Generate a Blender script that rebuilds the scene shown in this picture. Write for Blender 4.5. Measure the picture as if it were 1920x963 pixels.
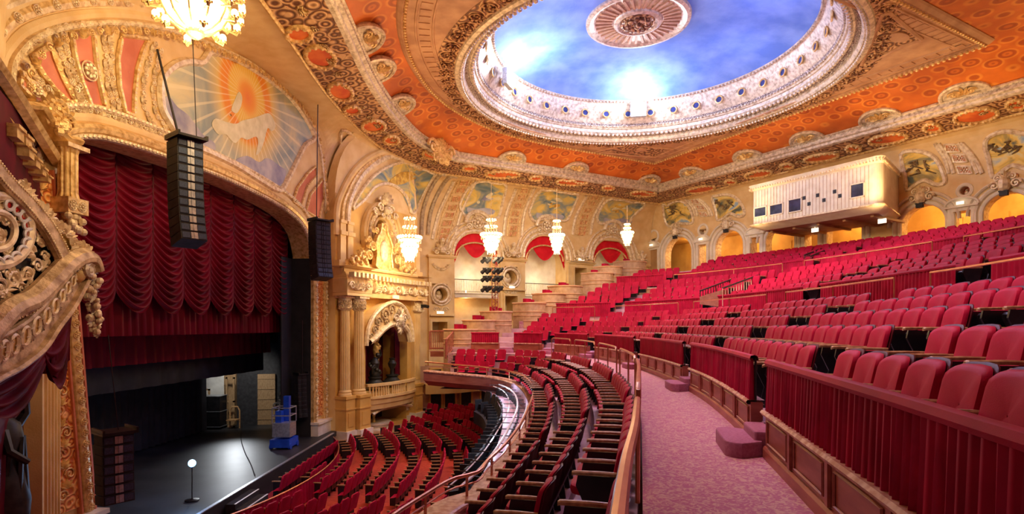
import bpy, bmesh, math, random
from mathutils import Vector, Matrix, geometry
from mathutils.bvhtree import BVHTree

random.seed(11)
PI = math.pi
SC = bpy.context.scene
for _o in list(bpy.data.objects):
    bpy.data.objects.remove(_o)
COL = SC.collection

# ------------------------------------------------------------------ camera
EYE = 6.05                      # eye above the orchestra floor (z = 0)
F, CX, CY = 1050.0, 960.0, 610.0
cam_data = bpy.data.cameras.new('camera')
cam = bpy.data.objects.new('camera', cam_data)
COL.objects.link(cam)
cam.location = (0, 0, EYE)
cam.rotation_euler = (PI / 2, 0, 0)
cam_data.sensor_width = 36
cam_data.lens = 36 * F / 1920
cam_data.shift_y = (CY - 481.5) / 1920
cam_data.clip_start = 0.05
cam_data.clip_end = 300
SC.camera = cam

# ------------------------------------------------------------------ light
SC.view_settings.view_transform = 'Standard'
SC.view_settings.look = 'None'
SC.view_settings.exposure = 0.45
SC.view_settings.gamma = 1
SC.view_settings.use_curve_mapping = False
W = bpy.data.worlds.new('world')
SC.world = W
W.use_nodes = True
W.node_tree.nodes['Background'].inputs[0].default_value = (1.0, 0.62, 0.55, 1)
W.node_tree.nodes['Background'].inputs[1].default_value = 0.09


def lamp(name, kind, loc, power, col, size=0.3, aim=None, angle=None, blend=0.6):
    l = bpy.data.lights.new(name, kind)
    l.energy = power
    l.color = col
    if kind == 'AREA':
        l.shape = 'DISK'
        l.size = size
    else:
        l.shadow_soft_size = size
    if kind == 'SPOT':
        l.spot_size = math.radians(angle or 90)
        l.spot_blend = blend
    o = bpy.data.objects.new(name, l)
    COL.objects.link(o)
    o.location = loc
    if aim is not None:
        o.rotation_euler = (Vector(aim) - Vector(loc)).to_track_quat('-Z', 'Y').to_euler()
    return o


# the dome's own floodlights and cove lights, the cornice cove, house floods
for _k in range(8):
    _a = _k * PI / 4 + 0.3
    lamp('dome_cove_light', 'POINT', (6.4 + 5.0 * math.cos(_a), 26.5 + 5.0 * math.sin(_a), EYE + 12.4), 100, (0.42, 0.44, 1.0), 0.6)
for _x, _y, _p in ((-2.5, 8, 600), (-2.5, 16, 650), (-2.8, 24, 700), (1.5, 34, 420), (7.5, 37.0, 200), (14.5, 34.0, 420), (18.5, 28, 800), (22, 21.5, 800), (8, 12, 700), (13, 16, 700)):
    lamp('ceiling_wash_light', 'SPOT', (_x, _y, EYE + 6.0), _p * 0.95, (1.0, 0.60, 0.25) if _x != 7.5 else (1.0, 0.3, 0.35), 1.0, (_x, _y, EYE + 12), 150, 1.0)
# house floods for the walls (warm) and for the balcony (rosy)
lamp('wall_flood_light', 'SPOT', (3.0, 22, EYE + 9.0), 2300, (1.0, 0.72, 0.36), 0.8, (-4.5, 38, EYE + 3.5), 95, 0.9)
lamp('wall_flood_light', 'SPOT', (6.0, 24, EYE + 9.0), 2300, (1.0, 0.76, 0.42), 0.8, (8, 46, EYE + 5.0), 90, 0.9)
lamp('wall_flood_light', 'SPOT', (8.0, 20, EYE + 8.0), 2600, (1.0, 0.78, 0.50), 0.8, (21, 33, EYE + 6.0), 100, 0.9)
lamp('proscenium_flood_light', 'SPOT', (0.5, 15, EYE + 8.0), 2000, (1.0, 0.66, 0.30), 0.8, (-10.5, 17.5, EYE + 7.6), 75, 0.9)
lamp('proscenium_flood_light', 'SPOT', (-2.0, 9, EYE + 4.0), 520, (1.0, 0.72, 0.40), 0.6, (-9.5, 11.0, EYE + 1.6), 60, 0.9)
lamp('balcony_flood_light', 'SPOT', (6.5, 18, EYE + 12.0), 5200, (1.0, 0.62, 0.92), 0.7, (3.0, 8.0, EYE - 1.5), 80, 0.9)
lamp('balcony_flood_light', 'SPOT', (5.0, 24, EYE + 12.0), 7000, (1.0, 0.62, 0.62), 0.7, (7.0, 24, EYE), 110, 0.9)
lamp('balcony_flood_light', 'SPOT', (1.5, 8, EYE + 8.0), 1900, (1.0, 0.64, 0.72), 0.6, (7.0, 7.5, EYE), 90, 0.9)
lamp('box_flood_light', 'SPOT', (0.0, 20, EYE + 3.5), 900, (1.0, 0.72, 0.34), 0.5, (-7.0, 31, EYE - 2.5), 60, 0.9)
lamp('orchestra_flood_light', 'SPOT', (-4.5, 14, EYE + 8.0), 1100, (1.0, 0.60, 0.50), 0.5, (-6.5, 22, 0), 55, 0.9)
lamp('stage_sheen_spot', 'SPOT', (-14.4, 29.2, 3.4), 520, (0.9, 0.95, 1.0), 0.3, (-10.2, 20.6, 0.8), 50, 1.0)  # added unseen spot, placed so its reflection shows on the stage floor


# ------------------------------------------------------------------ materials
def new_mat(name):
    m = bpy.data.materials.new(name)
    m.use_nodes = True
    nt = m.node_tree
    b = nt.nodes['Principled BSDF']
    return m, nt, b


def nd(nt, t, **kw):
    n = nt.nodes.new(t)
    for k, v in kw.items():
        setattr(n, k, v)
    return n


def pos(nt, scale=(1, 1, 1), obj=False):
    if obj:
        s = nd(nt, 'ShaderNodeTexCoord').outputs['Object']
    else:
        s = nd(nt, 'ShaderNodeNewGeometry').outputs['Position']
    mp = nd(nt, 'ShaderNodeMapping')
    mp.inputs['Scale'].default_value = scale
    nt.links.new(s, mp.inputs['Vector'])
    return mp.outputs[0]


def ramp(nt, fac, stops, interp='LINEAR'):
    r = nd(nt, 'ShaderNodeValToRGB')
    r.color_ramp.interpolation = interp
    e = r.color_ramp.elements
    while len(e) < len(stops):
        e.new(0.5)
    for i, (p, c) in enumerate(stops):
        e[i].position = p
        e[i].color = (c[0], c[1], c[2], 1)
    nt.links.new(fac, r.inputs[0])
    return r.outputs[0]


def M_noise(name, c1, c2, scale=3, rough=0.6, metal=0.0, bump=0.0, bscale=None, sheen=0, coat=0, detail=5, stretch=(1, 1, 1), obj=False, lo=0.35, hi=0.65):
    m, nt, b = new_mat(name)
    v = pos(nt, stretch, obj)
    n = nd(nt, 'ShaderNodeTexNoise')
    n.inputs['Scale'].default_value = scale
    n.inputs['Detail'].default_value = detail
    nt.links.new(v, n.inputs['Vector'])
    c = ramp(nt, n.outputs['Fac'], [(lo, c1), (hi, c2)])
    nt.links.new(c, b.inputs['Base Color'])
    b.inputs['Roughness'].default_value = rough
    b.inputs['Metallic'].default_value = metal
    b.inputs['Sheen Weight'].default_value = sheen
    if sheen:
        b.inputs['Sheen Roughness'].default_value = 0.4
        b.inputs['Sheen Tint'].default_value = (min(1, c2[0] * 1.6 + .25), c2[1] * 2 + .1, c2[2] * 2 + .16, 1)
    b.inputs['Coat Weight'].default_value = coat
    if sheen:
        b.inputs['Specular IOR Level'].default_value = 0.12
    if bump:
        n2 = nd(nt, 'ShaderNodeTexNoise')
        n2.inputs['Scale'].default_value = bscale or scale * 4
        n2.inputs['Detail'].default_value = 4
        nt.links.new(v, n2.inputs['Vector'])
        bp = nd(nt, 'ShaderNodeBump')
        bp.inputs['Strength'].default_value = bump
        bp.inputs['Distance'].default_value = 0.03
        nt.links.new(n2.outputs['Fac'], bp.inputs['Height'])
        nt.links.new(bp.outputs[0], b.inputs['Normal'])
    return m


def M_carved(name, c1, c2, c3, scale=6, rough=0.5, metal=0.15, strength=0.8, dist=0.06):
    """polychrome carved plaster: an antique glaze of three tones, ring-like scroll relief"""
    m, nt, b = new_mat(name)
    v = pos(nt)
    nz = nd(nt, 'ShaderNodeTexNoise')
    nz.inputs['Scale'].default_value = scale * 0.35
    nt.links.new(v, nz.inputs['Vector'])
    mx = nd(nt, 'ShaderNodeMixRGB')
    mx.inputs[0].default_value = 0.06
    nt.links.new(v, mx.inputs[1])
    nt.links.new(nz.outputs['Color'], mx.inputs[2])
    vo = nd(nt, 'ShaderNodeTexVoronoi')
    vo.inputs['Scale'].default_value = scale
    nt.links.new(mx.outputs[0], vo.inputs['Vector'])
    mu = nd(nt, 'ShaderNodeMath', operation='MULTIPLY')
    mu.inputs[1].default_value = 18
    nt.links.new(vo.outputs['Distance'], mu.inputs[0])
    si = nd(nt, 'ShaderNodeMath', operation='SINE')
    nt.links.new(mu.outputs[0], si.inputs[0])
    ma = nd(nt, 'ShaderNodeMapRange')
    ma.inputs[1].default_value = -1
    ma.inputs[2].default_value = 1
    nt.links.new(si.outputs[0], ma.inputs[0])
    c = ramp(nt, ma.outputs[0], [(0.05, c1), (0.45, c2), (0.9, c3)])
    nt.links.new(c, b.inputs['Base Color'])
    b.inputs['Roughness'].default_value = rough
    b.inputs['Metallic'].default_value = metal
    bp = nd(nt, 'ShaderNodeBump')
    bp.inputs['Strength'].default_value = strength
    bp.inputs['Distance'].default_value = dist
    nt.links.new(ma.outputs[0], bp.inputs['Height'])
    nt.links.new(bp.outputs[0], b.inputs['Normal'])
    return m


def M_emit(name, col, strength, base=(0.8, 0.8, 0.8)):
    m, nt, b = new_mat(name)
    b.inputs['Base Color'].default_value = (*base, 1)
    b.inputs['Emission Color'].default_value = (*col, 1)
    b.inputs['Emission Strength'].default_value = strength
    return m


def M_clouds(name, stops, scale=0.7, dist=1.2):
    m, nt, b = new_mat(name)
    v = pos(nt, (1, 1, 1.5))
    n = nd(nt, 'ShaderNodeTexNoise')
    n.inputs['Scale'].default_value = scale
    n.inputs['Detail'].default_value = 6
    n.inputs['Distortion'].default_value = dist
    nt.links.new(v, n.inputs['Vector'])
    c = ramp(nt, n.outputs['Fac'], stops)
    nt.links.new(c, b.inputs['Base Color'])
    b.inputs['Roughness'].default_value = 0.7
    return m


M = {}
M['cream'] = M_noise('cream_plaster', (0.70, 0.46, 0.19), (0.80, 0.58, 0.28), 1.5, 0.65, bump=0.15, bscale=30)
M['ochre'] = M_noise('ochre_plaster', (0.62, 0.34, 0.08), (0.74, 0.46, 0.13), 1.2, 0.6, bump=0.15, bscale=30)
M['pale'] = M_noise('pale_plaster', (0.72, 0.62, 0.46), (0.84, 0.76, 0.60), 2.0, 0.6, bump=0.1, bscale=30)
M['stone'] = M_noise('blocked_stone', (0.46, 0.27, 0.15), (0.60, 0.38, 0.23), 4, 0.7, bump=0.3, bscale=20)
M['gilt'] = M_noise('antique_gilt', (0.50, 0.27, 0.07), (0.86, 0.62, 0.28), 7, 0.42, 0.35, bump=0.25, bscale=26, lo=0.3, hi=0.6)
M['giltpale'] = M_noise('pale_gilt', (0.55, 0.38, 0.20), (0.90, 0.76, 0.52), 6, 0.45, 0.2, bump=0.2, bscale=26, lo=0.3, hi=0.6)
M['silver'] = M_noise('silvered_plaster', (0.36, 0.27, 0.18), (0.76, 0.65, 0.50), 6, 0.45, 0.25, bump=0.25, bscale=26, lo=0.3, hi=0.6)
M['carve'] = M_carved('carved_gilt_relief', (0.26, 0.12, 0.03), (0.62, 0.38, 0.12), (0.86, 0.66, 0.36), 5)
M['carvefine'] = M_carved('fine_carved_relief', (0.30, 0.15, 0.05), (0.66, 0.43, 0.18), (0.84, 0.68, 0.42), 11, dist=0.03)
M['carvesilver'] = M_carved('silvered_carved_relief', (0.16, 0.10, 0.08), (0.50, 0.40, 0.36), (0.80, 0.74, 0.70), 7)
M['carvebrown'] = M_carved('bronzed_ceiling_relief', (0.13, 0.045, 0.02), (0.36, 0.17, 0.07), (0.62, 0.37, 0.18), 2.2)
M['carveorange'] = M_carved('orange_scroll_panel', (0.55, 0.12, 0.02), (0.86, 0.30, 0.05), (0.90, 0.45, 0.14), 4, metal=0.0)
M['weathered'] = M_noise('weathered_gilt_plaster', (0.24, 0.13, 0.05), (0.70, 0.50, 0.28), 5, 0.5, 0.2, bump=0.4, bscale=22, lo=0.3, hi=0.62)
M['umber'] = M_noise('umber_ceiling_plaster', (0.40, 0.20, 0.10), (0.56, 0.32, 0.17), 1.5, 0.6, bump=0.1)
M['terracotta'] = M_noise('terracotta_field', (0.52, 0.13, 0.05), (0.66, 0.22, 0.11), 1.3, 0.6, bump=0.1)
M['coffer'] = M_noise('orange_coffer', (0.56, 0.20, 0.07), (0.70, 0.32, 0.14), 3, 0.6)
M['redgem'] = M_noise('ruby_inset', (0.35, 0.01, 0.01), (0.45, 0.02, 0.02), 5, 0.25)
M['oval'] = M_noise('vermilion_oval_field', (0.62, 0.07, 0.01), (0.85, 0.22, 0.04), 1.6, 0.5)
M['blue'] = M_noise('sky_blue_dome_paint', (0.10, 0.22, 0.66), (0.20, 0.35, 0.80), 0.8, 0.8, bump=0.25, bscale=9, detail=9)
M['velvet'] = M_noise('crimson_seat_velvet', (0.38, 0.005, 0.034), (0.52, 0.008, 0.054), 2.5, 0.55, sheen=0.06, bump=0.1, bscale=200, obj=True)
M['drape'] = M_noise('crimson_drapery_velvet', (0.30, 0.005, 0.030), (0.46, 0.008, 0.05), 2.5, 0.55, sheen=0.05)
M['curtain'] = M_noise('wine_stage_velvet', (0.10, 0.001, 0.008), (0.17, 0.002, 0.014), 1.0, 0.5, sheen=0.03)
M['swag'] = M_noise('scarlet_swag_cloth', (0.60, 0.008, 0.02), (0.72, 0.02, 0.03), 2.0, 0.5, sheen=0.2)
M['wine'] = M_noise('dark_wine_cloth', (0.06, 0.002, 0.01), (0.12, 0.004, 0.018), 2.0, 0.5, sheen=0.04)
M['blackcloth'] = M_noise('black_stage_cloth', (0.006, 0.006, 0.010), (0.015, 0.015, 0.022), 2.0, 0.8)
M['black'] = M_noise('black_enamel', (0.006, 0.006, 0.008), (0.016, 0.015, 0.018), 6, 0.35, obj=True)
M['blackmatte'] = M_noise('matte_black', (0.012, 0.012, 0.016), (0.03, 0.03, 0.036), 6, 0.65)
M['shell'] = M_noise('burgundy_lacquered_shell', (0.06, 0.006, 0.010), (0.10, 0.010, 0.016), 3, 0.42, obj=True)
M['shell'].node_tree.nodes['Principled BSDF'].inputs['Specular IOR Level'].default_value = 0.12
M['pit'] = M_noise('crimson_pit_carpet', (0.26, 0.010, 0.035), (0.36, 0.016, 0.05), 8, 0.9)
M['armwood'] = M_noise('worn_oak_arm', (0.30, 0.15, 0.06), (0.55, 0.34, 0.16), 14, 0.4, obj=True)
M['mahogany'] = M_noise('rosewood_panel_paint', (0.30, 0.07, 0.045), (0.42, 0.13, 0.085), 2, 0.4, stretch=(1, 1, 5))
M['peach'] = M_noise('peach_panel_paint', (0.62, 0.34, 0.18), (0.74, 0.44, 0.26), 2, 0.5)
M['ledge'] = M_noise('worn_painted_ledge', (0.42, 0.16, 0.08), (0.66, 0.42, 0.28), 9, 0.45, lo=0.4, hi=0.6)
M['brass'] = M_noise('aged_copper_rail', (0.50, 0.17, 0.09), (0.62, 0.27, 0.15), 5, 0.28, 0.7)
M['iron'] = M_noise('black_iron', (0.02, 0.02, 0.02), (0.05, 0.045, 0.04), 5, 0.5, 0.5)
M['marble'] = M_noise('white_marble', (0.66, 0.58, 0.50), (0.84, 0.79, 0.72), 2, 0.35, detail=9)
M['stage'] = M_noise('glossy_black_stage', (0.012, 0.013, 0.018), (0.035, 0.037, 0.045), 0.7, 0.47, bump=0.05, bscale=3)
M['redcarpet'] = M_noise('red_orange_carpet', (0.42, 0.035, 0.01), (0.56, 0.07, 0.025), 8, 0.9)
M['pinkfloor'] = M_noise('rose_concrete_floor', (0.48, 0.24, 0.30), (0.66, 0.42, 0.50), 2.2, 0.45)
M['steppink'] = M_noise('plum_carpeted_step', (0.36, 0.11, 0.19), (0.44, 0.16, 0.25), 30, 0.9)
M['white'] = M_noise('white_paint', (0.66, 0.66, 0.64), (0.80, 0.80, 0.78), 3, 0.5)
M['greywood'] = M_noise('raw_timber', (0.28, 0.17, 0.08), (0.42, 0.27, 0.14), 8, 0.6, stretch=(4, 4, 1))
M['bluelift'] = M_noise('blue_machine_paint', (0.01, 0.06, 0.55), (0.02, 0.10, 0.70), 3, 0.3)
M['steel'] = M_noise('brushed_steel', (0.40, 0.44, 0.50), (0.60, 0.64, 0.70), 12, 0.35, 0.7)
M['grille'] = M_noise('slate_speaker_grille', (0.03, 0.05, 0.10), (0.07, 0.10, 0.18), 40, 0.4, 0.3)
M['glass'] = M_noise('dark_booth_glass', (0.02, 0.03, 0.06), (0.05, 0.07, 0.14), 2, 0.08, coat=0.5)
M['lampglow'] = M_emit('glowing_crystal', (1.0, 0.78, 0.38), 4.5)
M['lampcore'] = M_emit('glowing_shade', (1.0, 0.86, 0.56), 2.4)
M['crystal'] = M_noise('cut_crystal', (0.8, 0.66, 0.42), (0.95, 0.85, 0.66), 12, 0.12, 0.2)
M['flood'] = M_emit('lit_flood_lens', (0.86, 0.92, 1.0), 60)
M['ghost'] = M_emit('lit_ghost_lamp', (0.16, 0.45, 1.0), 6)
M['exit'] = M_emit('lit_white_sign', (1.0, 0.92, 0.70), 0.9)
M['bulb'] = M_emit('lit_bulb', (1.0, 0.70, 0.30), 14)
M['led'] = M_emit('lit_step_marker', (0.55, 0.72, 1.0), 1.2)
M['exitred'] = M_emit('lit_red_sign', (1.0, 0.10, 0.03), 1.5)
M['hole'] = M_noise('deep_blue_oculus', (0.01, 0.015, 0.10), (0.02, 0.03, 0.18), 3, 0.5)
M['trousers'] = M_noise('pale_shirt_cloth', (0.5, 0.5, 0.55), (0.7, 0.7, 0.75), 5, 0.8)
M['skin'] = M_noise('skin', (0.5, 0.28, 0.18), (0.6, 0.36, 0.24), 5, 0.6)
M['mural'] = M_clouds('painted_cloud_sky', [(0.34, (0.13, 0.20, 0.22)), (0.45, (0.30, 0.33, 0.27)), (0.51, (0.56, 0.46, 0.18)), (0.58, (0.78, 0.55, 0.11)), (0.68, (0.82, 0.66, 0.28))], 0.6)
M['muralback'] = M_clouds('painted_autumn_sky', [(0.36, (0.10, 0.13, 0.10)), (0.44, (0.46, 0.34, 0.10)), (0.50, (0.84, 0.56, 0.10)), (0.56, (0.84, 0.68, 0.26)), (0.64, (0.30, 0.44, 0.56))], 0.6)
M['muralfig'] = M_noise('painted_golden_figure', (0.45, 0.22, 0.03), (0.80, 0.55, 0.10), 4, 0.7)
M['muralwhite'] = M_noise('painted_pale_horses', (0.64, 0.58, 0.32), (0.80, 0.74, 0.48), 3, 0.7)
M['muralcloud'] = M_noise('painted_violet_cloud', (0.26, 0.26, 0.36), (0.55, 0.52, 0.50), 1.2, 0.7)
M['muralbranch'] = M_noise('painted_branches', (0.09, 0.06, 0.03), (0.28, 0.17, 0.05), 5, 0.7)


def mat_carpet():
    m, nt, b = new_mat('rose_damask_carpet')
    v = pos(nt)
    n = nd(nt, 'ShaderNodeTexNoise')
    n.inputs['Scale'].default_value = 17
    n.inputs['Detail'].default_value = 2
    n.inputs['Distortion'].default_value = 1.6
    nt.links.new(v, n.inputs['Vector'])
    c = ramp(nt, n.outputs['Fac'], [(0.42, (0.46, 0.13, 0.24)), (0.50, (0.50, 0.20, 0.27)), (0.57, (0.62, 0.40, 0.33))])
    nt.links.new(c, b.inputs['Base Color'])
    b.inputs['Roughness'].default_value = 0.95
    b.inputs['Sheen Weight'].default_value = 0.2
    return m


def mat_orange():
    """stencilled ceiling cove: rings of scrolls on orange glaze"""
    m, nt, b = new_mat('stencilled_orange_glaze')
    v = pos(nt)
    vo = nd(nt, 'ShaderNodeTexVoronoi')
    vo.inputs['Scale'].default_value = 1.15
    vo.inputs['Randomness'].default_value = 0.25
    nt.links.new(v, vo.inputs['Vector'])
    c = ramp(nt, vo.outputs['Distance'], [(0.05, (0.50, 0.11, 0.015)), (0.11, (0.72, 0.20, 0.022)), (0.17, (0.70, 0.18, 0.02)), (0.23, (0.45, 0.09, 0.012)), (0.33, (0.50, 0.11, 0.015)), (0.37, (0.82, 0.30, 0.045)), (0.42, (0.80, 0.28, 0.04)), (0.47, (0.70, 0.18, 0.02))])
    n = nd(nt, 'ShaderNodeTexNoise')
    n.inputs['Scale'].default_value = 0.6
    n.inputs['Detail'].default_value = 5
    nt.links.new(v, n.inputs['Vector'])
    c2 = ramp(nt, n.outputs['Fac'], [(0.35, (0.62, 0.50, 0.45)), (0.65, (1.0, 1.0, 1.0))])
    mx = nd(nt, 'ShaderNodeMixRGB', blend_type='MULTIPLY')
    mx.inputs[0].default_value = 1
    nt.links.new(c, mx.inputs[1])
    nt.links.new(c2, mx.inputs[2])
    nt.links.new(mx.outputs[0], b.inputs['Base Color'])
    b.inputs['Roughness'].default_value = 0.5
    return m


def mat_sun(center, xdir):
    """painted sky with a sun: rings and rays around one point of the wall"""
    m, nt, b = new_mat('painted_sunburst_sky')
    g = nd(nt, 'ShaderNodeNewGeometry').outputs['Position']
    sub = nd(nt, 'ShaderNodeVectorMath', operation='SUBTRACT')
    sub.inputs[1].default_value = center
    nt.links.new(g, sub.inputs[0])
    dt = nd(nt, 'ShaderNodeVectorMath', operation='DOT_PRODUCT')
    dt.inputs[1].default_value = xdir
    nt.links.new(sub.outputs[0], dt.inputs[0])
    sz = nd(nt, 'ShaderNodeSeparateXYZ')
    nt.links.new(sub.outputs[0], sz.inputs[0])
    at = nd(nt, 'ShaderNodeMath', operation='ARCTAN2')
    nt.links.new(sz.outputs['Z'], at.inputs[0])
    nt.links.new(dt.outputs['Value'], at.inputs[1])
    m1 = nd(nt, 'ShaderNodeMath', operation='MULTIPLY')
    m1.inputs[1].default_value = 46
    nt.links.new(at.outputs[0], m1.inputs[0])
    s1 = nd(nt, 'ShaderNodeMath', operation='SINE')
    nt.links.new(m1.outputs[0], s1.inputs[0])
    ln = nd(nt, 'ShaderNodeVectorMath', operation='LENGTH')
    nt.links.new(sub.outputs[0], ln.inputs[0])
    n = nd(nt, 'ShaderNodeTexNoise')
    n.inputs['Scale'].default_value = 0.45
    n.inputs['Detail'].default_value = 6
    n.inputs['Distortion'].default_value = 0.8
    nt.links.new(g, n.inputs['Vector'])
    sky = ramp(nt, n.outputs['Fac'], [(0.34, (0.16, 0.28, 0.32)), (0.46, (0.40, 0.46, 0.38)), (0.56, (0.66, 0.60, 0.34)), (0.7, (0.80, 0.70, 0.42))])
    rr = nd(nt, 'ShaderNodeMath', operation='DIVIDE')
    rr.inputs[1].default_value = 5.0
    nt.links.new(ln.outputs['Value'], rr.inputs[0])
    rings = ramp(nt, rr.outputs[0], [(0.0, (0.78, 0.22, 0.03)), (0.10, (0.82, 0.34, 0.03)), (0.15, (0.82, 0.52, 0.08)), (0.23, (0.80, 0.50, 0.06)), (0.27, (0.80, 0.26, 0.02)), (0.33, (0.80, 0.30, 0.02)), (0.38, (0.80, 0.54, 0.12)), (1.0, (0.84, 0.70, 0.36))])
    fr = ramp(nt, rr.outputs[0], [(0.0, (1, 1, 1)), (0.34, (1, 1, 1)), (0.52, (0.25, 0.25, 0.25)), (1.0, (0, 0, 0))])
    mx = nd(nt, 'ShaderNodeMixRGB')
    nt.links.new(fr, mx.inputs[0])
    nt.links.new(sky, mx.inputs[1])
    nt.links.new(rings, mx.inputs[2])
    rf = ramp(nt, s1.outputs[0], [(0.72, (0, 0, 0)), (0.9, (1, 1, 1))])
    rm = ramp(nt, rr.outputs[0], [(0.08, (0, 0, 0)), (0.16, (0.4, 0.4, 0.4)), (0.75, (0.5, 0.5, 0.5)), (1.0, (0.2, 0.2, 0.2))])
    mm = nd(nt, 'ShaderNodeMixRGB', blend_type='MULTIPLY')
    mm.inputs[0].default_value = 1
    nt.links.new(rf, mm.inputs[1])
    nt.links.new(rm, mm.inputs[2])
    m2 = nd(nt, 'ShaderNodeMixRGB')
    nt.links.new(mm.outputs[0], m2.inputs[0])
    nt.links.new(mx.outputs[0], m2.inputs[1])
    m2.inputs[2].default_value = (0.90, 0.82, 0.52, 1)
    nt.links.new(m2.outputs[0], b.inputs['Base Color'])
    b.inputs['Roughness'].default_value = 0.7
    return m


M['carpet'] = mat_carpet()
M['orange'] = mat_orange()


# ------------------------------------------------------------------ mesh tools
V = Vector


def Z(h):
    return EYE + h


def frame(o, x, n=None, up=(0, 0, 1)):
    """matrix whose local x runs along x, z runs along up, y points along n"""
    x = V(x).normalized()
    up = V(up).normalized()
    y = V(n).normalized() if n is not None else up.cross(x).normalized()
    m = Matrix((x, y, up)).transposed().to_4x4()
    m.translation = V(o)
    return m


class MB:
    def __init__(s):
        s.v = []
        s.f = []
        s.M = Matrix.Identity(4)

    def at(s, m):
        s.M = m
        return s

    def add(s, vs, fs):
        b = len(s.v)
        s.v += [s.M @ V(p) for p in vs]
        s.f += [tuple(b + i for i in f) for f in fs]

    def box(s, x0, x1, y0, y1, z0, z1):
        s.add([(x0, y0, z0), (x1, y0, z0), (x1, y1, z0), (x0, y1, z0), (x0, y0, z1), (x1, y0, z1), (x1, y1, z1), (x0, y1, z1)],
              [(0, 3, 2, 1), (4, 5, 6, 7), (0, 1, 5, 4), (1, 2, 6, 5), (2, 3, 7, 6), (3, 0, 4, 7)])

    def grid(s, rows, cu=False, cv=False):
        nv, nu = len(rows), len(rows[0])
        vs = [p for r in rows for p in r]
        fs = []
        for j in range(nv if cv else nv - 1):
            for i in range(nu if cu else nu - 1):
                a = j * nu + i
                b = j * nu + (i + 1) % nu
                c = ((j + 1) % nv) * nu + (i + 1) % nu
                d = ((j + 1) % nv) * nu + i
                fs.append((a, b, c, d))
        s.add(vs, fs)

    def tube(s, pts, r, n=6, closed=False, cap=True):
        pts = [V(p) for p in pts]
        m = len(pts)
        rows = []
        ref = None
        for i, p in enumerate(pts):
            a = pts[(i - 1) % m] if (closed or i > 0) else p
            b = pts[(i + 1) % m] if (closed or i < m - 1) else p
            t = (b - a)
            t = t.normalized() if t.length > 1e-9 else V((0, 0, 1))
            if ref is None:
                ref = V((0, 0, 1)) if abs(t.z) < 0.9 else V((1, 0, 0))
            x = (ref - t * ref.dot(t))
            x = x.normalized() if x.length > 1e-6 else t.orthogonal().normalized()
            ref = x
            y = t.cross(x)
            rr = r[i] if isinstance(r, (list, tuple)) else r
            rows.append([p + x * (rr * math.cos(2 * PI * k / n)) + y * (rr * math.sin(2 * PI * k / n)) for k in range(n)])
        s.grid(rows, cu=True, cv=closed)
        if cap and not closed:
            b = len(s.v)
            s.f.append(tuple(b - n + k for k in range(n)))
            s.f.append(tuple(b - n * m + n - 1 - k for k in range(n)))

    def lathe(s, prof, n=16, a0=0, a1=2 * PI):
        full = abs(a1 - a0 - 2 * PI) < 1e-6
        cnt = n if full else n + 1
        rows = [[(r * math.cos(a0 + (a1 - a0) * k / n), r * math.sin(a0 + (a1 - a0) * k / n), z) for k in range(cnt)] for r, z in prof]
        s.grid(rows, cu=full)

    def ball(s, c, r, n=7, m=4):
        c = V(c)
        rx, ry, rz = (r, r, r) if not isinstance(r, (tuple, list)) else r
        rows = []
        for j in range(m + 1):
            t = PI * j / m
            rr = max(math.sin(t), 0.02)
            rows.append([(c.x + rx * rr * math.cos(2 * PI * k / n), c.y + ry * rr * math.sin(2 * PI * k / n), c.z + rz * math.cos(t)) for k in range(n)])
        s.grid(rows, cu=True)

    def prism(s, pts, y0, y1):
        """outline in the local x z plane pushed along local y"""
        n = len(pts)
        tri = geometry.tessellate_polygon([[V((a, b, 0)) for a, b in pts]])
        vs = [(a, y0, b) for a, b in pts] + [(a, y1, b) for a, b in pts]
        fs = [tuple(t) for t in tri] + [tuple(n + i for i in reversed(t)) for t in tri]
        fs += [(i, (i + 1) % n, n + (i + 1) % n, n + i) for i in range(n)]
        s.add(vs, fs)

    def sweep(s, path, prof, normals=None, closed=False, pclosed=False):
        """prof = (side, up) pairs carried along path"""
        P = [V(p) for p in path]
        m = len(P)
        rows = []
        for i, p in enumerate(P):
            a = P[(i - 1) % m] if (closed or i > 0) else p
            b = P[(i + 1) % m] if (closed or i < m - 1) else p
            t = (b - a)
            t = t.normalized() if t.length > 1e-9 else V((1, 0, 0))
            N = V(normals[i]) if normals else V((0, 0, 1))
            B = t.cross(N)
            B = B.normalized() if B.length > 1e-6 else t.orthogonal().normalized()
            N = B.cross(t)
            rows.append([p + B * x + N * y for x, y in prof])
        s.grid(rows, cu=pclosed, cv=closed)

    def build(s, name, mat, parent=None, smooth=False, **tags):
        me = bpy.data.meshes.new(name)
        inv = None
        vs = s.v
        if parent is not None:
            inv = parent.matrix_basis.inverted()
            vs = [inv @ p for p in s.v]
        me.from_pydata([tuple(p) for p in vs], [], s.f)
        me.materials.append(M[mat] if isinstance(mat, str) else mat)
        if smooth:
            me.polygons.foreach_set('use_smooth', [True] * len(me.polygons))
        me.update()
        bm = bmesh.new()
        bm.from_mesh(me)
        bmesh.ops.recalc_face_normals(bm, faces=bm.faces)
        bm.to_mesh(me)
        bm.free()
        if smooth and smooth != 'all':
            try:
                me.set_sharp_from_angle(angle=math.radians(38))
            except Exception:
                pass
        o = bpy.data.objects.new(name, me)
        COL.objects.link(o)
        if parent is not None:
            o.parent = parent
        tag(o, **tags)
        return o


def tag(o, label=None, cat=None, group=None, kind=None):
    if label:
        o['label'] = label
    if cat:
        o['category'] = cat
    if group:
        o['group'] = group
    if kind:
        o['kind'] = kind
    return o


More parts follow.
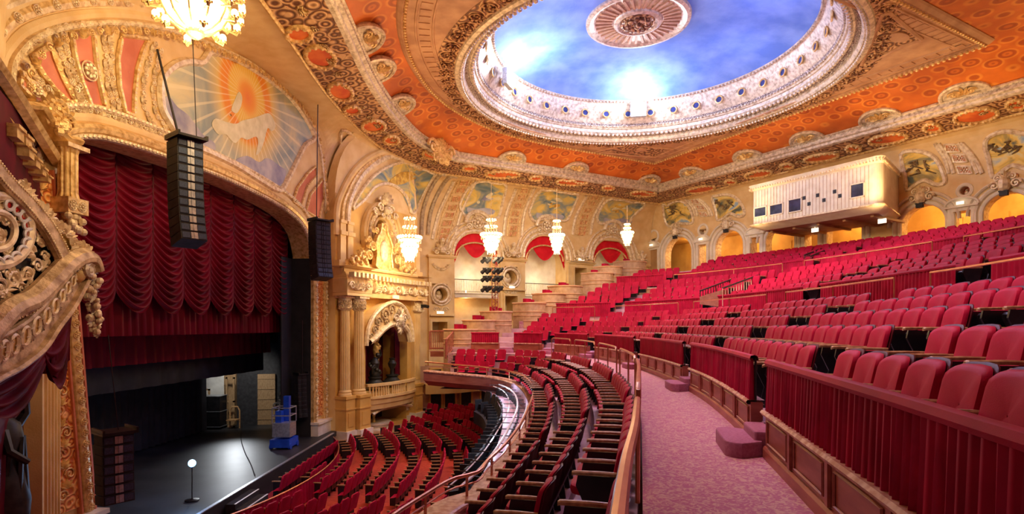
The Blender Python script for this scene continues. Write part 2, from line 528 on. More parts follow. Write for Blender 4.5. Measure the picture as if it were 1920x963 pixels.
def thing(name, label, cat, loc=(0, 0, 0), rotz=0, group=None, m=None):
    o = bpy.data.objects.new(name, None)
    COL.objects.link(o)
    o.empty_display_size = 0.2
    if m is not None:
        o.matrix_basis = m
    else:
        o.location = loc
        o.rotation_euler = (0, 0, rotz)
        o.matrix_basis = Matrix.Translation(V(loc)) @ Matrix.Rotation(rotz, 4, 'Z')
    return tag(o, label, cat, group)


def copy_thing(o, m, label, group=None):
    c = o.copy()
    COL.objects.link(c)
    c.matrix_basis = m
    c['label'] = label
    if group:
        c['group'] = group
    for ch in KIDS[o.name]:
        d = ch.copy()
        COL.objects.link(d)
        d.parent = c
        for g in KIDS.get(ch.name, []):
            e = g.copy()
            COL.objects.link(e)
            e.parent = d
    return c


KIDS = {}


def kids(o):
    for c in COL.objects:
        if c.parent is not None:
            KIDS.setdefault(c.parent.name, [])
            if c not in KIDS[c.parent.name]:
                KIDS[c.parent.name].append(c)


def struct(mb, name, mat, smooth=False):
    return mb.build(name, mat, smooth=smooth, kind='structure')


# ------------------------------------------------------------------ surfaces one can aim at
CAMP = V((0, 0, EYE))


def ray(px, py):
    return V(((px - CX) / F, 1.0, (CY - py) / F))


class Plane:
    def __init__(s, p, n):
        s.p = V(p)
        s.n = V(n).normalized()
        if s.n.dot(CAMP - s.p) < 0:
            s.n = -s.n

    def hit(s, px, py):
        d = ray(px, py)
        t = (s.p - CAMP).dot(s.n) / d.dot(s.n)
        return CAMP + d * t, s.n


class Surf:
    def __init__(s, mbs):
        vs, fs = [], []
        for mb in mbs:
            b = len(vs)
            vs += [tuple(p) for p in mb.v]
            for f in mb.f:
                fs.append(tuple(b + i for i in f))
        s.t = BVHTree.FromPolygons(vs, fs)

    def hit(s, px, py):
        loc = None
        for dy in range(0, 34, 3):
            d = ray(px, py + dy).normalized()
            loc, n, i, dist = s.t.ray_cast(CAMP, d)
            if loc is not None:
                break
        if loc is None:
            return None
        if n.dot(d) > 0:
            n = -n
        return loc, n


def crom(pts, n=6, closed=False):
    out = []
    m = len(pts)
    P = [V(p).to_3d() for p in pts]
    rng = range(m) if closed else range(m - 1)
    for i in rng:
        p0 = P[(i - 1) % m] if (closed or i > 0) else P[i]
        p1 = P[i]
        p2 = P[(i + 1) % m]
        p3 = P[(i + 2) % m] if (closed or i + 2 < m) else P[(i + 1) % m]
        for k in range(n):
            t = k / n
            out.append(0.5 * ((2 * p1) + (p2 - p0) * t + (2 * p0 - 5 * p1 + 4 * p2 - p3) * t * t + (3 * p1 - p0 - 3 * p2 + p3) * t ** 3))
    if not closed:
        out.append(P[-1])
    return out


def lin(pts, step=8, closed=False):
    out = []
    m = len(pts)
    for i in range(m if closed else m - 1):
        a = V(pts[i]).to_3d()
        b = V(pts[(i + 1) % m]).to_3d()
        k = max(1, int((b - a).length / step))
        for j in range(k):
            out.append(a.lerp(b, j / k))
    if not closed:
        out.append(V(pts[-1]).to_3d())
    return out


def trace(surf, pts, off=0.0):
    P, N = [], []
    for p in pts:
        h = surf.hit(p[0], p[1])
        if h:
            P.append(h[0] + h[1] * off)
            N.append(h[1])
    return P, N


def fill(mb, surf, outline, rings=5, off=0.03, center=None):
    """star-shaped outline (pixels) laid on a surface as a thin raised panel"""
    n = len(outline)
    cx = center[0] if center else sum(p[0] for p in outline) / n
    cy = center[1] if center else sum(p[1] for p in outline) / n
    rows = []
    for j in range(rings + 1):
        k = max(j / rings, 0.02)
        r = []
        for p in outline:
            h = surf.hit(cx + (p[0] - cx) * k, cy + (p[1] - cy) * k)
            if h is None:
                return False
            r.append(h[0] + h[1] * off)
        rows.append(r)
    last = []
    for p in outline:
        h = surf.hit(p[0], p[1])
        last.append(h[0])
    rows.append(last)
    mb.grid(rows, cu=True)
    return True


def ellipse(cx, cy, rx, ry, n=24, rot=0):
    c, s = math.cos(rot), math.sin(rot)
    return [(cx + rx * math.cos(2 * PI * k / n) * c - ry * math.sin(2 * PI * k / n) * s, cy + rx * math.cos(2 * PI * k / n) * s + ry * math.sin(2 * PI * k / n) * c) for k in range(n)]


BAR = [(-0.5, 0), (-0.35, 0.7), (0, 1), (0.35, 0.7), (0.5, 0)]


def bar(w, h):
    return [(a * w, b * h) for a, b in BAR]


# ------------------------------------------------------------------ ornament
def scroll(mb, m, size, r=None, turns=1.4, mirror=1, n=5):
    """volute in the local x z plane, standing proud along y"""
    r = r or size * 0.12
    pts = []
    k = 14
    for i in range(k + 1):
        t = i / k
        a = t * turns * 2 * PI
        rad = size * 0.5 * (1 - 0.82 * t)
        pts.append(m @ V((mirror * rad * math.cos(a), r * 0.8, rad * math.sin(a))))
    old = mb.M
    mb.M = Matrix.Identity(4)
    mb.tube(pts, [r * (1 - 0.35 * i / k) for i in range(k + 1)], n)
    mb.M = old
    mb.ball(m @ V((0, r, 0)), r * 1.1, 6, 3)


def leafy(mb, m, size, n=5, depth=0.25):
    """fan of lobes like a carved acanthus"""
    for k in range(n):
        a = PI * (0.12 + 0.76 * k / (n - 1))
        ln = size * (0.62 + 0.38 * math.sin(a))
        q = m @ Matrix.Rotation(-(a - PI / 2), 4, 'Y')
        rows = []
        for j in range(5):
            t = j / 4
            w = size * 0.16 * math.sin(PI * (0.12 + 0.8 * t))
            y = size * depth * math.sin(PI * t * 0.8)
            rows.append([q @ V((-w, 0, ln * t)), q @ V((0, y + size * 0.05, ln * t)), q @ V((w, 0, ln * t))])
        mb.grid(rows)


def rosette(mb, m, r, petals=8):
    for k in range(petals):
        a = 2 * PI * k / petals
        c = m @ V((r * 0.6 * math.cos(a), r * 0.12, r * 0.6 * math.sin(a)))
        mb.ball(c, r * 0.26, 6, 3)
    mb.ball(m @ V((0, r * 0.15, 0)), r * 0.3, 7, 4)
    ring = [m @ V((r * math.cos(2 * PI * k / 16), r * 0.08, r * math.sin(2 * PI * k / 16))) for k in range(16)]
    mb.tube(ring, r * 0.09, 5, closed=True)


def resample(P, N, step):
    out = []
    acc = 0.0
    nxt = step * 0.5
    for i in range(len(P) - 1):
        a, b = P[i], P[i + 1]
        L = (b - a).length
        if L < 1e-9:
            continue
        while nxt <= acc + L:
            t = (nxt - acc) / L
            out.append((a.lerp(b, t), (b - a).normalized(), N[i].lerp(N[i + 1], t).normalized()))
            nxt += step
        acc += L
    return out


def beads(mb, P, N, r, step=None):
    for p, t, n in resample(P, N, step or r * 2.3):
        mb.ball(p + n * r * 0.5, r, 6, 3)


def blocks(mb, P, N, w, h, d, step):
    for p, t, n in resample(P, N, step):
        u = n.cross(t).normalized()
        m = Matrix((t, n, u)).transposed().to_4x4()
        m.translation = p
        old = mb.M
        mb.M = m
        mb.box(-w / 2, w / 2, 0, d, -h / 2, h / 2)
        mb.M = old


def carving(mb, P, N, size, step=None, kind='mix'):
    """running ornament along a path: volutes, leaves and rosettes in turn"""
    i = 0
    for p, t, n in resample(P, N, step or size * 0.95):
        u = n.cross(t).normalized()
        if abs(u.z) > 0.5 and u.z < 0:
            u, t = -u, -t
        m = Matrix((t, n, u)).transposed().to_4x4()
        m.translation = p
        k = i % 3 if kind == 'mix' else {'scroll': 0, 'leaf': 1, 'rose': 2}[kind]
        if k == 0:
            scroll(mb, m, size * 0.9, mirror=1 if i % 2 else -1)
        elif k == 1:
            leafy(mb, m @ Matrix.Translation((0, 0, -size * 0.4)), size * 0.9)
        else:
            rosette(mb, m, size * 0.4, 6)
        i += 1


def holes_wall(mb, mbj, fr, outer, holes, depth, front=0.0):
    """wall in the local x z plane with cut-outs and their reveals (reveals go to -y)"""
    polys = [[V((a, b, 0)) for a, b in outer]] + [[V((a, b, 0)) for a, b in h] for h in holes]
    flat = [p for q in polys for p in q]
    tri = geometry.tessellate_polygon(polys)
    mb.M = fr
    mb.add([(p.x, front, p.y) for p in flat], [tuple(t) for t in tri])
    mbj.M = fr
    for h in holes:
        n = len(h)
        mbj.add([(a, front, b) for a, b in h] + [(a, front - depth, b) for a, b in h], [(i, (i + 1) % n, n + (i + 1) % n, n + i) for i in range(n)])


def arch(u0, u1, z0, zs, n=14, rise=None):
    c, r = (u0 + u1) / 2, (u1 - u0) / 2
    rise = rise or r
    pts = [(u0, z0), (u1, z0)]
    for k in range(n + 1):
        a = PI * k / n
        pts.append((c + r * math.cos(a), zs + rise * math.sin(a)))
    return pts


def pleats(P, N, z_drop, n_per_m=9, amp=0.03, seed=0, rows=5, gather=0.6):
    """hanging pleated cloth below a path: returns grid rows"""
    rnd = random.Random(seed)
    sp = resample(P, N, 1.0 / (n_per_m * 4))
    ph = 0
    offs = []
    for k in range(len(sp)):
        ph += 2 * PI / 4 * (0.75 + 0.5 * rnd.random())
        offs.append(math.sin(ph))
    out = []
    for j in range(rows + 1):
        t = j / rows
        r = []
        for k, (p, tt, n) in enumerate(sp):
            a = amp * (gather + (1 - gather) * t * 1.8) * offs[k]
            r.append(p + n * a + V((0, 0, -z_drop * t)))
        out.append(r)
    return out


# ================================================================== THE SETTING
US, UB = V((0.88, 0.475, 0)).normalized(), V((0.52, -0.854, 0)).normalized()
NS, NB = V((US.y, -US.x, 0)), V((UB.y, -UB.x, 0))       # both point into the house
WC = V((11.94, 48.2, 0))                               # far corner of the walls
SIDE0 = WC - US * 21.0
FS = frame(SIDE0, US, NS)
FB = frame(WC, UB, NB)
PD = V((0.0837, 0.9965, 0)).normalized()
PN = V((PD.y, -PD.x, 0))
PRO = V((-9.6, 26.9, 0)) - PD * 30
FP = frame(PRO, PD, PN)


def inv(fr, px, py):
    n = fr.col[1].to_3d()
    p, _ = Plane(fr.translation, n).hit(px, py)
    q = fr.inverted() @ p
    return q.x, q.z


PIER_L = (-8.9, 28.2)
BJ = (-5.9, 34.9)
BX = V((BJ[0] - PIER_L[0], BJ[1] - PIER_L[1], 0)).normalized()
BN = V((BX.y, -BX.x, 0))
FBOX = frame((PIER_L[0], PIER_L[1], 0), BX, BN)
BOXL = 7.34

# cornice line (inner nose), outer soffit line
CL = [(-4.6, 1.0), (-5.2, 6), (-5.5, 12), (-5.7, 18.8), (-5.95, 24.5), (-5.6, 29.5), (-4.9, 32.6), (-3.35, 35.2)]
CLC = crom([(a, b, 0) for a, b in CL], 5)
CORN = V((11.3, 43.2, 0))
CLP = CLC + [V((-3.35, 35.2, 0)).lerp(CORN, k / 12) for k in range(1, 13)]
CEND = CORN + UB * 34
CLP += [CORN.lerp(CEND, k / 20) for k in range(1, 21)]


def offset(poly, d, closed=False):
    out = []
    m = len(poly)
    for i, p in enumerate(poly):
        a = poly[max(i - 1, 0)]
        b = poly[min(i + 1, m - 1)]
        d1 = (p - a).normalized() if (p - a).length > 1e-9 else (b - p).normalized()
        d2 = (b - p).normalized() if (b - p).length > 1e-9 else d1
        n1, n2 = V((d1.y, -d1.x, 0)), V((d2.y, -d2.x, 0))
        n = (n1 + n2).normalized()
        out.append(p + n * (d / max(n.dot(n1), 0.5)))
    return out


SOF = offset(CLP, -2.1)


def at_z(poly, z):
    return [V((p.x, p.y, z)) for p in poly]


# ---- walls with their openings
ARCH_S = [(852, 934, 437), (984, 1061, 442), (1112, 1182, 448)]
holes, side_u = [], []
for x0, x1, yt in ARCH_S:
    u0, _ = inv(FS, x0, 500)
    u1, _ = inv(FS, x1, 500)
    _, zt = inv(FS, (x0 + x1) / 2, yt)
    r = (u1 - u0) / 2
    side_u.append((u0, u1, zt))
    holes.append(arch(u0, u1, Z(-2.6), zt - r * 0.95, rise=r * 0.95))
side_doors = []
for x0, x1, y0, y1 in ((808, 836, 603, 642), (944, 967, 555, 602), (1074, 1096, 503, 536)):
    u0, zb = inv(FS, x0, y1)
    u1, zt = inv(FS, x1, y0)
    side_doors.append((u0, u1, zb, zt))
    holes.append([(u0, zb), (u1, zb), (u1, zt), (u0, zt)])
side_rounds = []
for x, y, rp in ((825, 552, 11), (955, 520, 11)):
    u, z = inv(FS, x, y)
    u2, _ = inv(FS, x + rp, y)
    side_rounds.append((u, z, u2 - u))
    holes.append([(u + (u2 - u) * math.cos(2 * PI * k / 20), z + (u2 - u) * math.sin(2 * PI * k / 20)) for k in range(20)])
ZIS = Z(7.0)
side = MB()
sidej = MB()
SL = 21.0
holes_wall(side, sidej, FS, [(0, 0), (SL, 0), (SL, ZIS), (0, ZIS)], holes, 1.5)
struct(side, 'wall_side', 'cream')
struct(sidej, 'wall_side_reveals', 'cream')
mb = MB().at(FS)
mb.box(0, SL, -1.7, -1.5, 0, ZIS)
struct(mb, 'wall_side_recess', 'pale')

ARCH_B = [(1247, 1297, 443), (1341, 1394, 431), (1690, 1773, 383), (1843, 1935, 360)]
holes, back_u = [], []
for x0, x1, yt in ARCH_B:
    u0, _ = inv(FB, x0, 450)
    u1, _ = inv(FB, x1, 450)
    _, zt = inv(FB, (x0 + x1) / 2, yt)
    back_u.append((u0, u1, zt))
# two more arches hide behind the projection booth
w5 = back_u[2][1] - back_u[2][0]
g = (back_u[2][0] - back_u[1][0]) / 3
for k in (1, 2):
    back_u.append((back_u[1][0] + g * k, back_u[1][0] + g * k + w5, 0.5 * (back_u[1][2] + back_u[2][2])))
for u0, u1, zt in back_u:
    r = (u1 - u0) / 2
    holes.append(arch(u0, u1, Z(2.0), zt - r, rise=r))
back_doors = []
for x0, x1, y0 in ((1217, 1234, 467), (1311, 1326, 457), (1408, 1427, 443), (1788, 1822, 393), (1510, 1535, 436)):
    u0, _ = inv(FB, x0, y0)
    u1, zt = inv(FB, x1, y0)
    back_doors.append((u0, u1, zt))
    holes.append([(u0, Z(2.0)), (u1, Z(2.0)), (u1, zt), (u0, zt)])
back_rounds = []
for x, y, rp in ((1226, 443, 7), (1318, 431, 7), (1809, 357, 10)):
    u, z = inv(FB, x, y)
    u2, _ = inv(FB, x + rp, y)
    rr = (u2 - u)
    back_rounds.append((u, z, rr))
    holes.append([(u + rr * math.cos(2 * PI * k / 20), z + rr * math.sin(2 * PI * k / 20)) for k in range(20)])
ZIB = Z(7.5)
back = MB()
backj = MB()
holes_wall(back, backj, FB, [(0, 0), (34, 0), (34, ZIB), (0, ZIB)], holes, 0.7)
struct(back, 'wall_back', 'cream')
struct(backj, 'wall_back_reveals', 'giltpale')
mb = MB().at(FB)
mb.box(-6, 34, -4.2, -4.0, 0, Z(9))
mb.box(-6, 34, -4.0, -0.72, Z(7.3), Z(7.4))
mb.box(-6, -5.8, -4.0, -0.72, 0, Z(7.4))
for k in range(16):
    mb.box(0.3 + k * 2.1, 1.9 + k * 2.1, -4.0, -3.95, Z(4.4), Z(6.3))
struct(mb, 'wall_lobby', 'ochre')
mb = MB().at(FB)
mb.box(-6, 34, -4.0, -0.7, Z(1.9), Z(2.0))
struct(mb, 'floor_lobby', 'carpet')
for x in (1270, 1368, 1731, 1889, 1560):
    u, _ = inv(FB, x, 450)
    p = FB @ V((u, -2.4, Z(6.9)))
    lamp('lobby_ceiling_light', 'POINT', p, 130, (1.0, 0.62, 0.22), 0.25)
for x in (893, 1022, 1147):
    u, _ = inv(FS, x, 500)
    lamp('side_bay_light', 'POINT', FS @ V((u, -0.3, Z(3.4))), 45, (1.0, 0.85, 0.6), 0.25)

# box wall: hood opening and lower niche
bu = lambda px, py=600: inv(FBOX, px, py)
hood_u = (2.35, 6.25)
holes = [arch(hood_u[0], hood_u[1], Z(-3.6), Z(-0.3), rise=1.15), arch(2.55, 6.15, Z(-5.6), Z(-5.1), rise=0.75)]
uo, zo = inv(FBOX, 714, 447)
holes.append([(uo + 0.62 * math.cos(2 * PI * k / 24), zo + 1.05 * math.sin(2 * PI * k / 24)) for k in range(24)])
boxw = MB()
boxj = MB()
ZIX = Z(6.7)
holes_wall(boxw, boxj, FBOX, [(0, 0), (BOXL, 0), (BOXL, ZIX), (0, ZIX)], holes, 1.8)
struct(boxw, 'wall_box_bay', 'ochre')
struct(boxj, 'wall_box_reveals', 'ochre')
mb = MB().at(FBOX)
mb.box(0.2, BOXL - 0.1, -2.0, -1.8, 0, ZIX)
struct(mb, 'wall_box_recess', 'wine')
J2 = V((-6.9, 38.06, 0))
mb = MB()
mb.add([(BJ[0], BJ[1], 0), (J2.x, J2.y, 0), (J2.x, J2.y, ZIX), (BJ[0], BJ[1], ZIX)], [(0, 1, 2, 3)])
boxr = mb
struct(mb, 'wall_box_return', 'ochre')

# ---- proscenium wall with the stage opening
arch_px = [(8, 300), (12, 190), (12, 125), (28, 92), (62, 62), (125, 42), (199, 35), (274, 41), (345, 58), (399, 80), (470, 115), (530, 165), (575, 215), (598, 270), (606, 330), (611, 400)]
arch_pts = crom([(a, b, 0) for a, b in arch_px], 4)
arch_uz = [inv(FP, p.x, p.y) for p in arch_pts]
u_near = arch_uz[0][0]
u_far = 30 + 1.48
open_px = [(119, 300), (124, 275), (142, 262), (190, 262), (260, 280), (320, 300), (390, 325), (450, 350), (515, 383), (553, 410), (574, 440), (583, 480)]
open_uz = [inv(FP, p.x, p.y) for p in crom([(a, b, 0) for a, b in open_px], 3)]
UL, UR = open_uz[0][0], open_uz[-1][0]
pro = MB()
proj = MB()
outer = [(u_near, 0)] + [(u_far, 0), (u_far, arch_uz[-1][1])] + list(reversed(arch_uz))
ULb, zLb = inv(FP, 174, 955)
SHK = (ULb - UL) / (zLb - open_uz[0][1])
opening = [(UR, 0.70)] + list(reversed(open_uz)) + [(UL + SHK * (0.70 - open_uz[0][1]), 0.70)]
SH = Matrix.Identity(4)
SH[0][2] = SHK
SH[0][3] = -SHK * open_uz[0][1]
FPN = FP @ SH
holes_wall(pro, proj, FP, outer, [opening], 0.9)
struct(pro, 'wall_proscenium', 'cream')
struct(proj, 'wall_proscenium_reveals', 'gilt')
PROS = Surf([pro])
PPL = Plane(PRO, PN)

mb = MB()
q_ = FP @ V((u_far, 0, 0))
mb.add([(q_.x, q_.y, 0), (PIER_L[0], PIER_L[1], 0), (PIER_L[0], PIER_L[1], Z(6.7)), (q_.x, q_.y, Z(6.7))], [(0, 1, 2, 3)])
struct(mb, 'wall_proscenium_return', 'cream')

# spandrel between the great arch and the cornice
mb = MB()
up = [p for p in SOF if 5.0 < p.y < 31.0 and p.x < -6.0]
rows = []
A3 = [FP @ V((u, 0, z)) for u, z in arch_uz]
# evenly resample both lines
def even(P, n):
    L = [0]
    for i in range(1, len(P)):
        L.append(L[-1] + (P[i] - P[i - 1]).length)
    out = []
    j = 0
    for k in range(n):
        s = L[-1] * k / (n - 1)
        while j < len(P) - 2 and L[j + 1] < s:
            j += 1
        t = (s - L[j]) / max(L[j + 1] - L[j], 1e-9)
        out.append(P[j].lerp(P[j + 1], min(max(t, 0), 1)))
    return out


n_sp = 60
E1, E2 = even(A3, n_sp), even(at_z(up, Z(10.0)), n_sp)
for j in range(7):
    t = j / 6
    rows.append([E1[i].lerp(V((E2[i].x, E2[i].y, E1[i].z)), 1 - math.cos(t * PI / 2)) + V((0, 0, (E2[i].z - E1[i].z) * math.sin(t * PI / 2))) for i in range(n_sp)])
mb.grid(rows)
spandrel = mb
struct(mb, 'ceiling_spandrel', 'cream')

# vaults over box bay, side wall and back wall
low_box = [V((PIER_L[0], PIER_L[1], ZIX)), V((BJ[0], BJ[1], ZIX)), V((J2.x, J2.y, ZIX))]
low_box = [FP @ V((31.4, 0, Z(5.6)))] + low_box
s_l = [p for p in SOF if 28.5 < p.y and p.x < -4.9 and p.y < 38]
VA, VB = even(low_box, 40), even(at_z(s_l, Z(10.0)), 40)
mb = MB()
rows = []
for j in range(9):
    t = j / 8
    rows.append([VA[i].lerp(V((VB[i].x, VB[i].y, VA[i].z)), 1 - math.cos(t * PI / 2)) + V((0, 0, (VB[i].z - VA[i].z) * math.sin(t * PI / 2))) for i in range(40)])
mb.grid(rows)
vbox = mb
struct(mb, 'ceiling_box_vault', 'cream')
s_side = [p for p in SOF if (p.y > 34.5 and p.x > -6.2) or p.x > 8]
ic = max(range(len(s_side)), key=lambda i: s_side[i].y)
sa, sb = s_side[:ic + 1], s_side[ic:]
mb = MB()
VA, VB = even([V((J2.x, J2.y, ZIS)), V((WC.x, WC.y, ZIS))], 50), even(at_z(sa, Z(10.0)), 50)
rows = []
for j in range(9):
    t = j / 8
    rows.append([VA[i].lerp(V((VB[i].x, VB[i].y, VA[i].z)), 1 - math.cos(t * PI / 2)) + V((0, 0, (VB[i].z - VA[i].z) * math.sin(t * PI / 2))) for i in range(50)])
mb.grid(rows)
vside = mb
struct(mb, 'ceiling_side_vault', 'cream')
mb = MB()
w_end = WC + UB * 33
sb = [p for p in sb if (p - CORN).dot(UB) < 33.5]
VA, VB = even([V((WC.x, WC.y, ZIB)), V((w_end.x, w_end.y, ZIB))], 60), even(at_z(sb, Z(10.0)), 60)
rows = []
for j in range(9):
    t = j / 8
    rows.append([VA[i].lerp(V((VB[i].x, VB[i].y, VA[i].z)), 1 - math.cos(t * PI / 2)) + V((0, 0, (VB[i].z - VA[i].z) * math.sin(t * PI / 2))) for i in range(60)])
mb.grid(rows)
vback = mb
struct(mb, 'ceiling_back_vault', 'cream')
SIDES = Surf([side, vside])
BACKS = Surf([back, vback])
BOXS = Surf([boxw, vbox, boxr, spandrel, side, vside])

# ---- cornice with soffit
prof = [(0.0, 0.55), (0.10, 0.55), (0.12, 0.47), (0.02, 0.42), (0.02, 0.30), (0.08, 0.27), (0.08, 0.21), (-0.06, 0.16), (-0.06, 0.04), (-0.14, 0.0), (-0.30, -0.02)]
mb = MB()
vis = CLP
mb.sweep(at_z(vis, Z(10.35)), prof)
struct(mb, 'trim_cornice', 'silver')
mb = MB()
o1, o2 = at_z(offset(CLP, -0.28), Z(10.34)), at_z(SOF, Z(10.0))
mb.grid([o1, [a.lerp(b, 0.5) for a, b in zip(o1, o2)], o2])
soff = mb
struct(mb, 'ceiling_soffit', 'carvebrown')
SOFS = Surf([soff])
mb = MB()
d1 = offset(CLP, -0.02)
blocks(mb, at_z(d1, Z(10.72)), [V((0, 0, 1))] * len(d1), 0.10, 0.14, 0.09, 0.2)
struct(mb, 'trim_cornice_dentils', 'silver')
mb = MB()
ln = at_z(offset(CLP, -2.05), Z(9.98))
beads(mb, ln[20:], [V((0, 0, -1))] * len(ln[20:]), 0.06, 0.19)
mb.tube(ln, 0.07, 6)
struct(mb, 'trim_soffit_beads', 'gilt')

# ---- orange cove and dome panel
def polar(poly, th, c=None):
    c = c or DC
    d = V((math.cos(th), math.sin(th), 0))
    best = None
    for i in range(len(poly)):
        a, b = poly[i] - c, poly[(i + 1) % len(poly)] - c
        e = b - a
        den = d.x * e.y - d.y * e.x
        if abs(den) < 1e-9:
            continue
        t = (a.x * e.y - a.y * e.x) / den
        s = (a.x * d.y - a.y * d.x) / den
        if t > 0 and -1e-6 <= s <= 1 + 1e-6 and (best is None or t > best):
            best = t
    return best


DC = V((6.4, 26.5, 0))
PK, PK2 = V((10.1, 39.8, 0)), V((19.5, 22.9, 0))
PE = [PK] + crom([(5.8, 37.5, 0), (2.0, 35.5, 0), (-1.4, 32.65, 0), (-3.7, 28.7, 0), (-4.45, 24.2, 0), (-3.9, 20.0, 0), (-2.1, 16.4, 0), (1.2, 14.0, 0), (5.2, 15.0, 0)], 5) + [PK2]
RING = [p.copy() for p in CLP] + [V((24, 3, 0))]
ths = [2 * PI * k / 120 for k in range(120)]
for q in (PK, PK2, CORN):
    ths.append(math.atan2((q - DC).y, (q - DC).x) % (2 * PI))
ths.sort()
PEr = [V((DC.x + math.cos(t) * polar(PE, t), DC.y + math.sin(t) * polar(PE, t), 0)) for t in ths]
RGr = [V((DC.x + math.cos(t) * polar(RING, t), DC.y + math.sin(t) * polar(RING, t), 0)) for t in ths]
mb = MB()
rows = []
for j in range(7):
    t = j / 6
    rows.append([V((a.x, a.y, 0)).lerp(V((b.x, b.y, 0)), t) + V((0, 0, Z(10.9) + 0.75 * math.sin(t * PI / 2))) for a, b in zip(RGr, PEr)])
mb.grid(rows, cu=True)
cove = mb
struct(mb, 'ceiling_cove', 'orange')
COVES = Surf([cove])
mb = MB()
RO = 8.8
circ = [V((DC.x + RO * math.cos(t), DC.y + RO * math.sin(t), 0)) for t in ths]
mb.grid([at_z([a.lerp(b, j / 4) for a, b in zip(circ, PEr)], Z(11.6)) for j in range(5)], cu=True)
dpan = mb
struct(mb, 'ceiling_dome_panel', 'umber')
DPS = Surf([dpan])
# mouldings of the panel edge
mb = MB()
pp = at_z(PEr, Z(11.62))
mb.sweep(pp, [(-0.12, 0.1), (-0.16, -0.06), (0.0, -0.14), (0.14, -0.06), (0.2, 0.0)], closed=True)
struct(mb, 'trim_panel_edge', 'umber')
mb = MB()
pq = at_z(offset(PEr, -0.28), Z(11.56))
PEc = pp + [pp[0]]
shr = lambda poly, k: [DC + (p - DC) * (1 - k / (p - DC).length) for p in poly]
bd = at_z(shr([V((p.x, p.y, 0)) for p in PEc], 0.12), Z(11.48))
beads(mb, bd, [V((0, 0, -1))] * len(bd), 0.075, 0.21)
struct(mb, 'trim_panel_beads', 'gilt')
mb = MB()
for k in (0.55, 1.25):
    q = at_z(shr(PEr, k), Z(11.6))
    mb.sweep(q, [(-0.05, 0), (-0.03, -0.05), (0.03, -0.05), (0.05, 0)], closed=True)
q = shr([V((p.x, p.y, 0)) for p in PEc], 0.9)
blocks(mb, at_z(q, Z(11.6)), [V((0, 0, -1))] * len(q), 0.32, 0.42, 0.03, 0.46)
struct(mb, 'trim_panel_fret', 'umber')
# dome ring mouldings: lathed about the dome centre
DM = Matrix.Translation((DC.x, DC.y, EYE))
mb = MB().at(DM)
mb.lathe([(9.1, 11.6), (9.05, 11.5), (8.9, 11.46), (8.8, 11.52), (8.7, 11.5), (8.62, 11.62), (8.62, 11.8)], 120)
mb.lathe([(8.45, 11.95), (8.4, 11.86), (8.3, 11.84), (8.2, 11.95), (8.2, 12.12), (8.12, 12.14), (8.05, 12.3)], 120)
struct(mb, 'trim_dome_ring', 'silver', smooth=True)
mb = MB().at(DM)
mb.lathe([(8.62, 11.8), (8.5, 11.93), (8.45, 11.95)], 120)
mb.lathe([(8.05, 12.3), (7.98, 12.4)], 120)
struct(mb, 'ceiling_dome_guilloche', 'carvesilver', smooth=True)
mb = MB().at(DM)
mb.lathe([(7.98, 12.4), (7.75, 12.75), (7.55, 13.2), (7.42, 13.45), (7.3, 13.5), (7.25, 13.58)], 120)
drum = mb
struct(mb, 'ceiling_dome_drum', 'silver', smooth=True)
mb = MB().at(DM)
mb.lathe([(7.25, 13.56), (6.6, 13.85), (5.5, 14.1), (4.0, 14.3), (2.5, 14.42), (0.05, 14.5)], 96)
domes = mb
struct(mb, 'ceiling_dome', 'blue', smooth=True)
mb = MB().at(DM)
mb.lathe([(9.0, 11.58), (9.9, 11.585)], 120)
struct(mb, 'ceiling_rosette_band', 'carvebrown', smooth=True)
mb = MB()
for k in range(72):
    a = 2 * PI * k / 72
    m = Matrix.Translation((DC.x + 9.45 * math.cos(a), DC.y + 9.45 * math.sin(a), Z(11.58))) @ Matrix.Rotation(a, 4, 'Z') @ Matrix.Rotation(PI / 2, 4, 'X')
    m = m @ Matrix.Rotation(PI, 4, 'X')
    rosette(mb, m, 0.3, 6)
struct(mb, 'trim_rosettes', 'carvebrown')
mb = MB()
for r, z, s, st in ((8.8, 11.47, 0.07, 0.19), (8.25, 11.85, 0.10, 0.27), (7.27, 13.48, 0.07, 0.21), (8.02, 12.28, 0.06, 0.2)):
    ring = [V((DC.x + r * math.cos(2 * PI * k / 120), DC.y + r * math.sin(2 * PI * k / 120), Z(z))) for k in range(121)]
    beads(mb, ring, [V((0, 0, -1))] * 121, s, st)
struct(mb, 'trim_dome_beads', 'silver')
# drum ornament: leafy garlands with round openings between
NO = 36
mb = MB()
mh = MB()
mr = MB()
for k in range(NO):
    a = 2 * PI * (k + 0.5) / NO
    c = V((math.cos(a), math.sin(a), 0))
    p = V((DC.x, DC.y, 0)) + c * 7.66 + V((0, 0, Z(12.95)))
    m = frame(p, V((-c.y, c.x, 0)), -c)
    scroll(mb, m @ Matrix.Translation((-0.32, 0, 0.1)), 0.3)
    scroll(mb, m @ Matrix.Translation((0.32, 0, 0.1)), 0.3, mirror=-1)
    leafy(mb, m @ Matrix.Translation((0, 0, 0.18)), 0.36)
    ring = [m @ V((0.2 * math.cos(t * PI / 6), 0.05, -0.08 + 0.2 * math.sin(t * PI / 6))) for t in range(12)]
    mr.tube(ring, 0.045, 5, closed=True)
    mh.add([m @ V((0.19 * math.cos(t * PI / 6), 0.04, -0.08 + 0.19 * math.sin(t * PI / 6))) for t in range(12)], [tuple(range(12))])
struct(mb, 'trim_drum_garlands', 'silver')
struct(mr, 'trim_drum_oculi', 'gilt')
struct(mh, 'trim_drum_oculus_shades', 'hole')
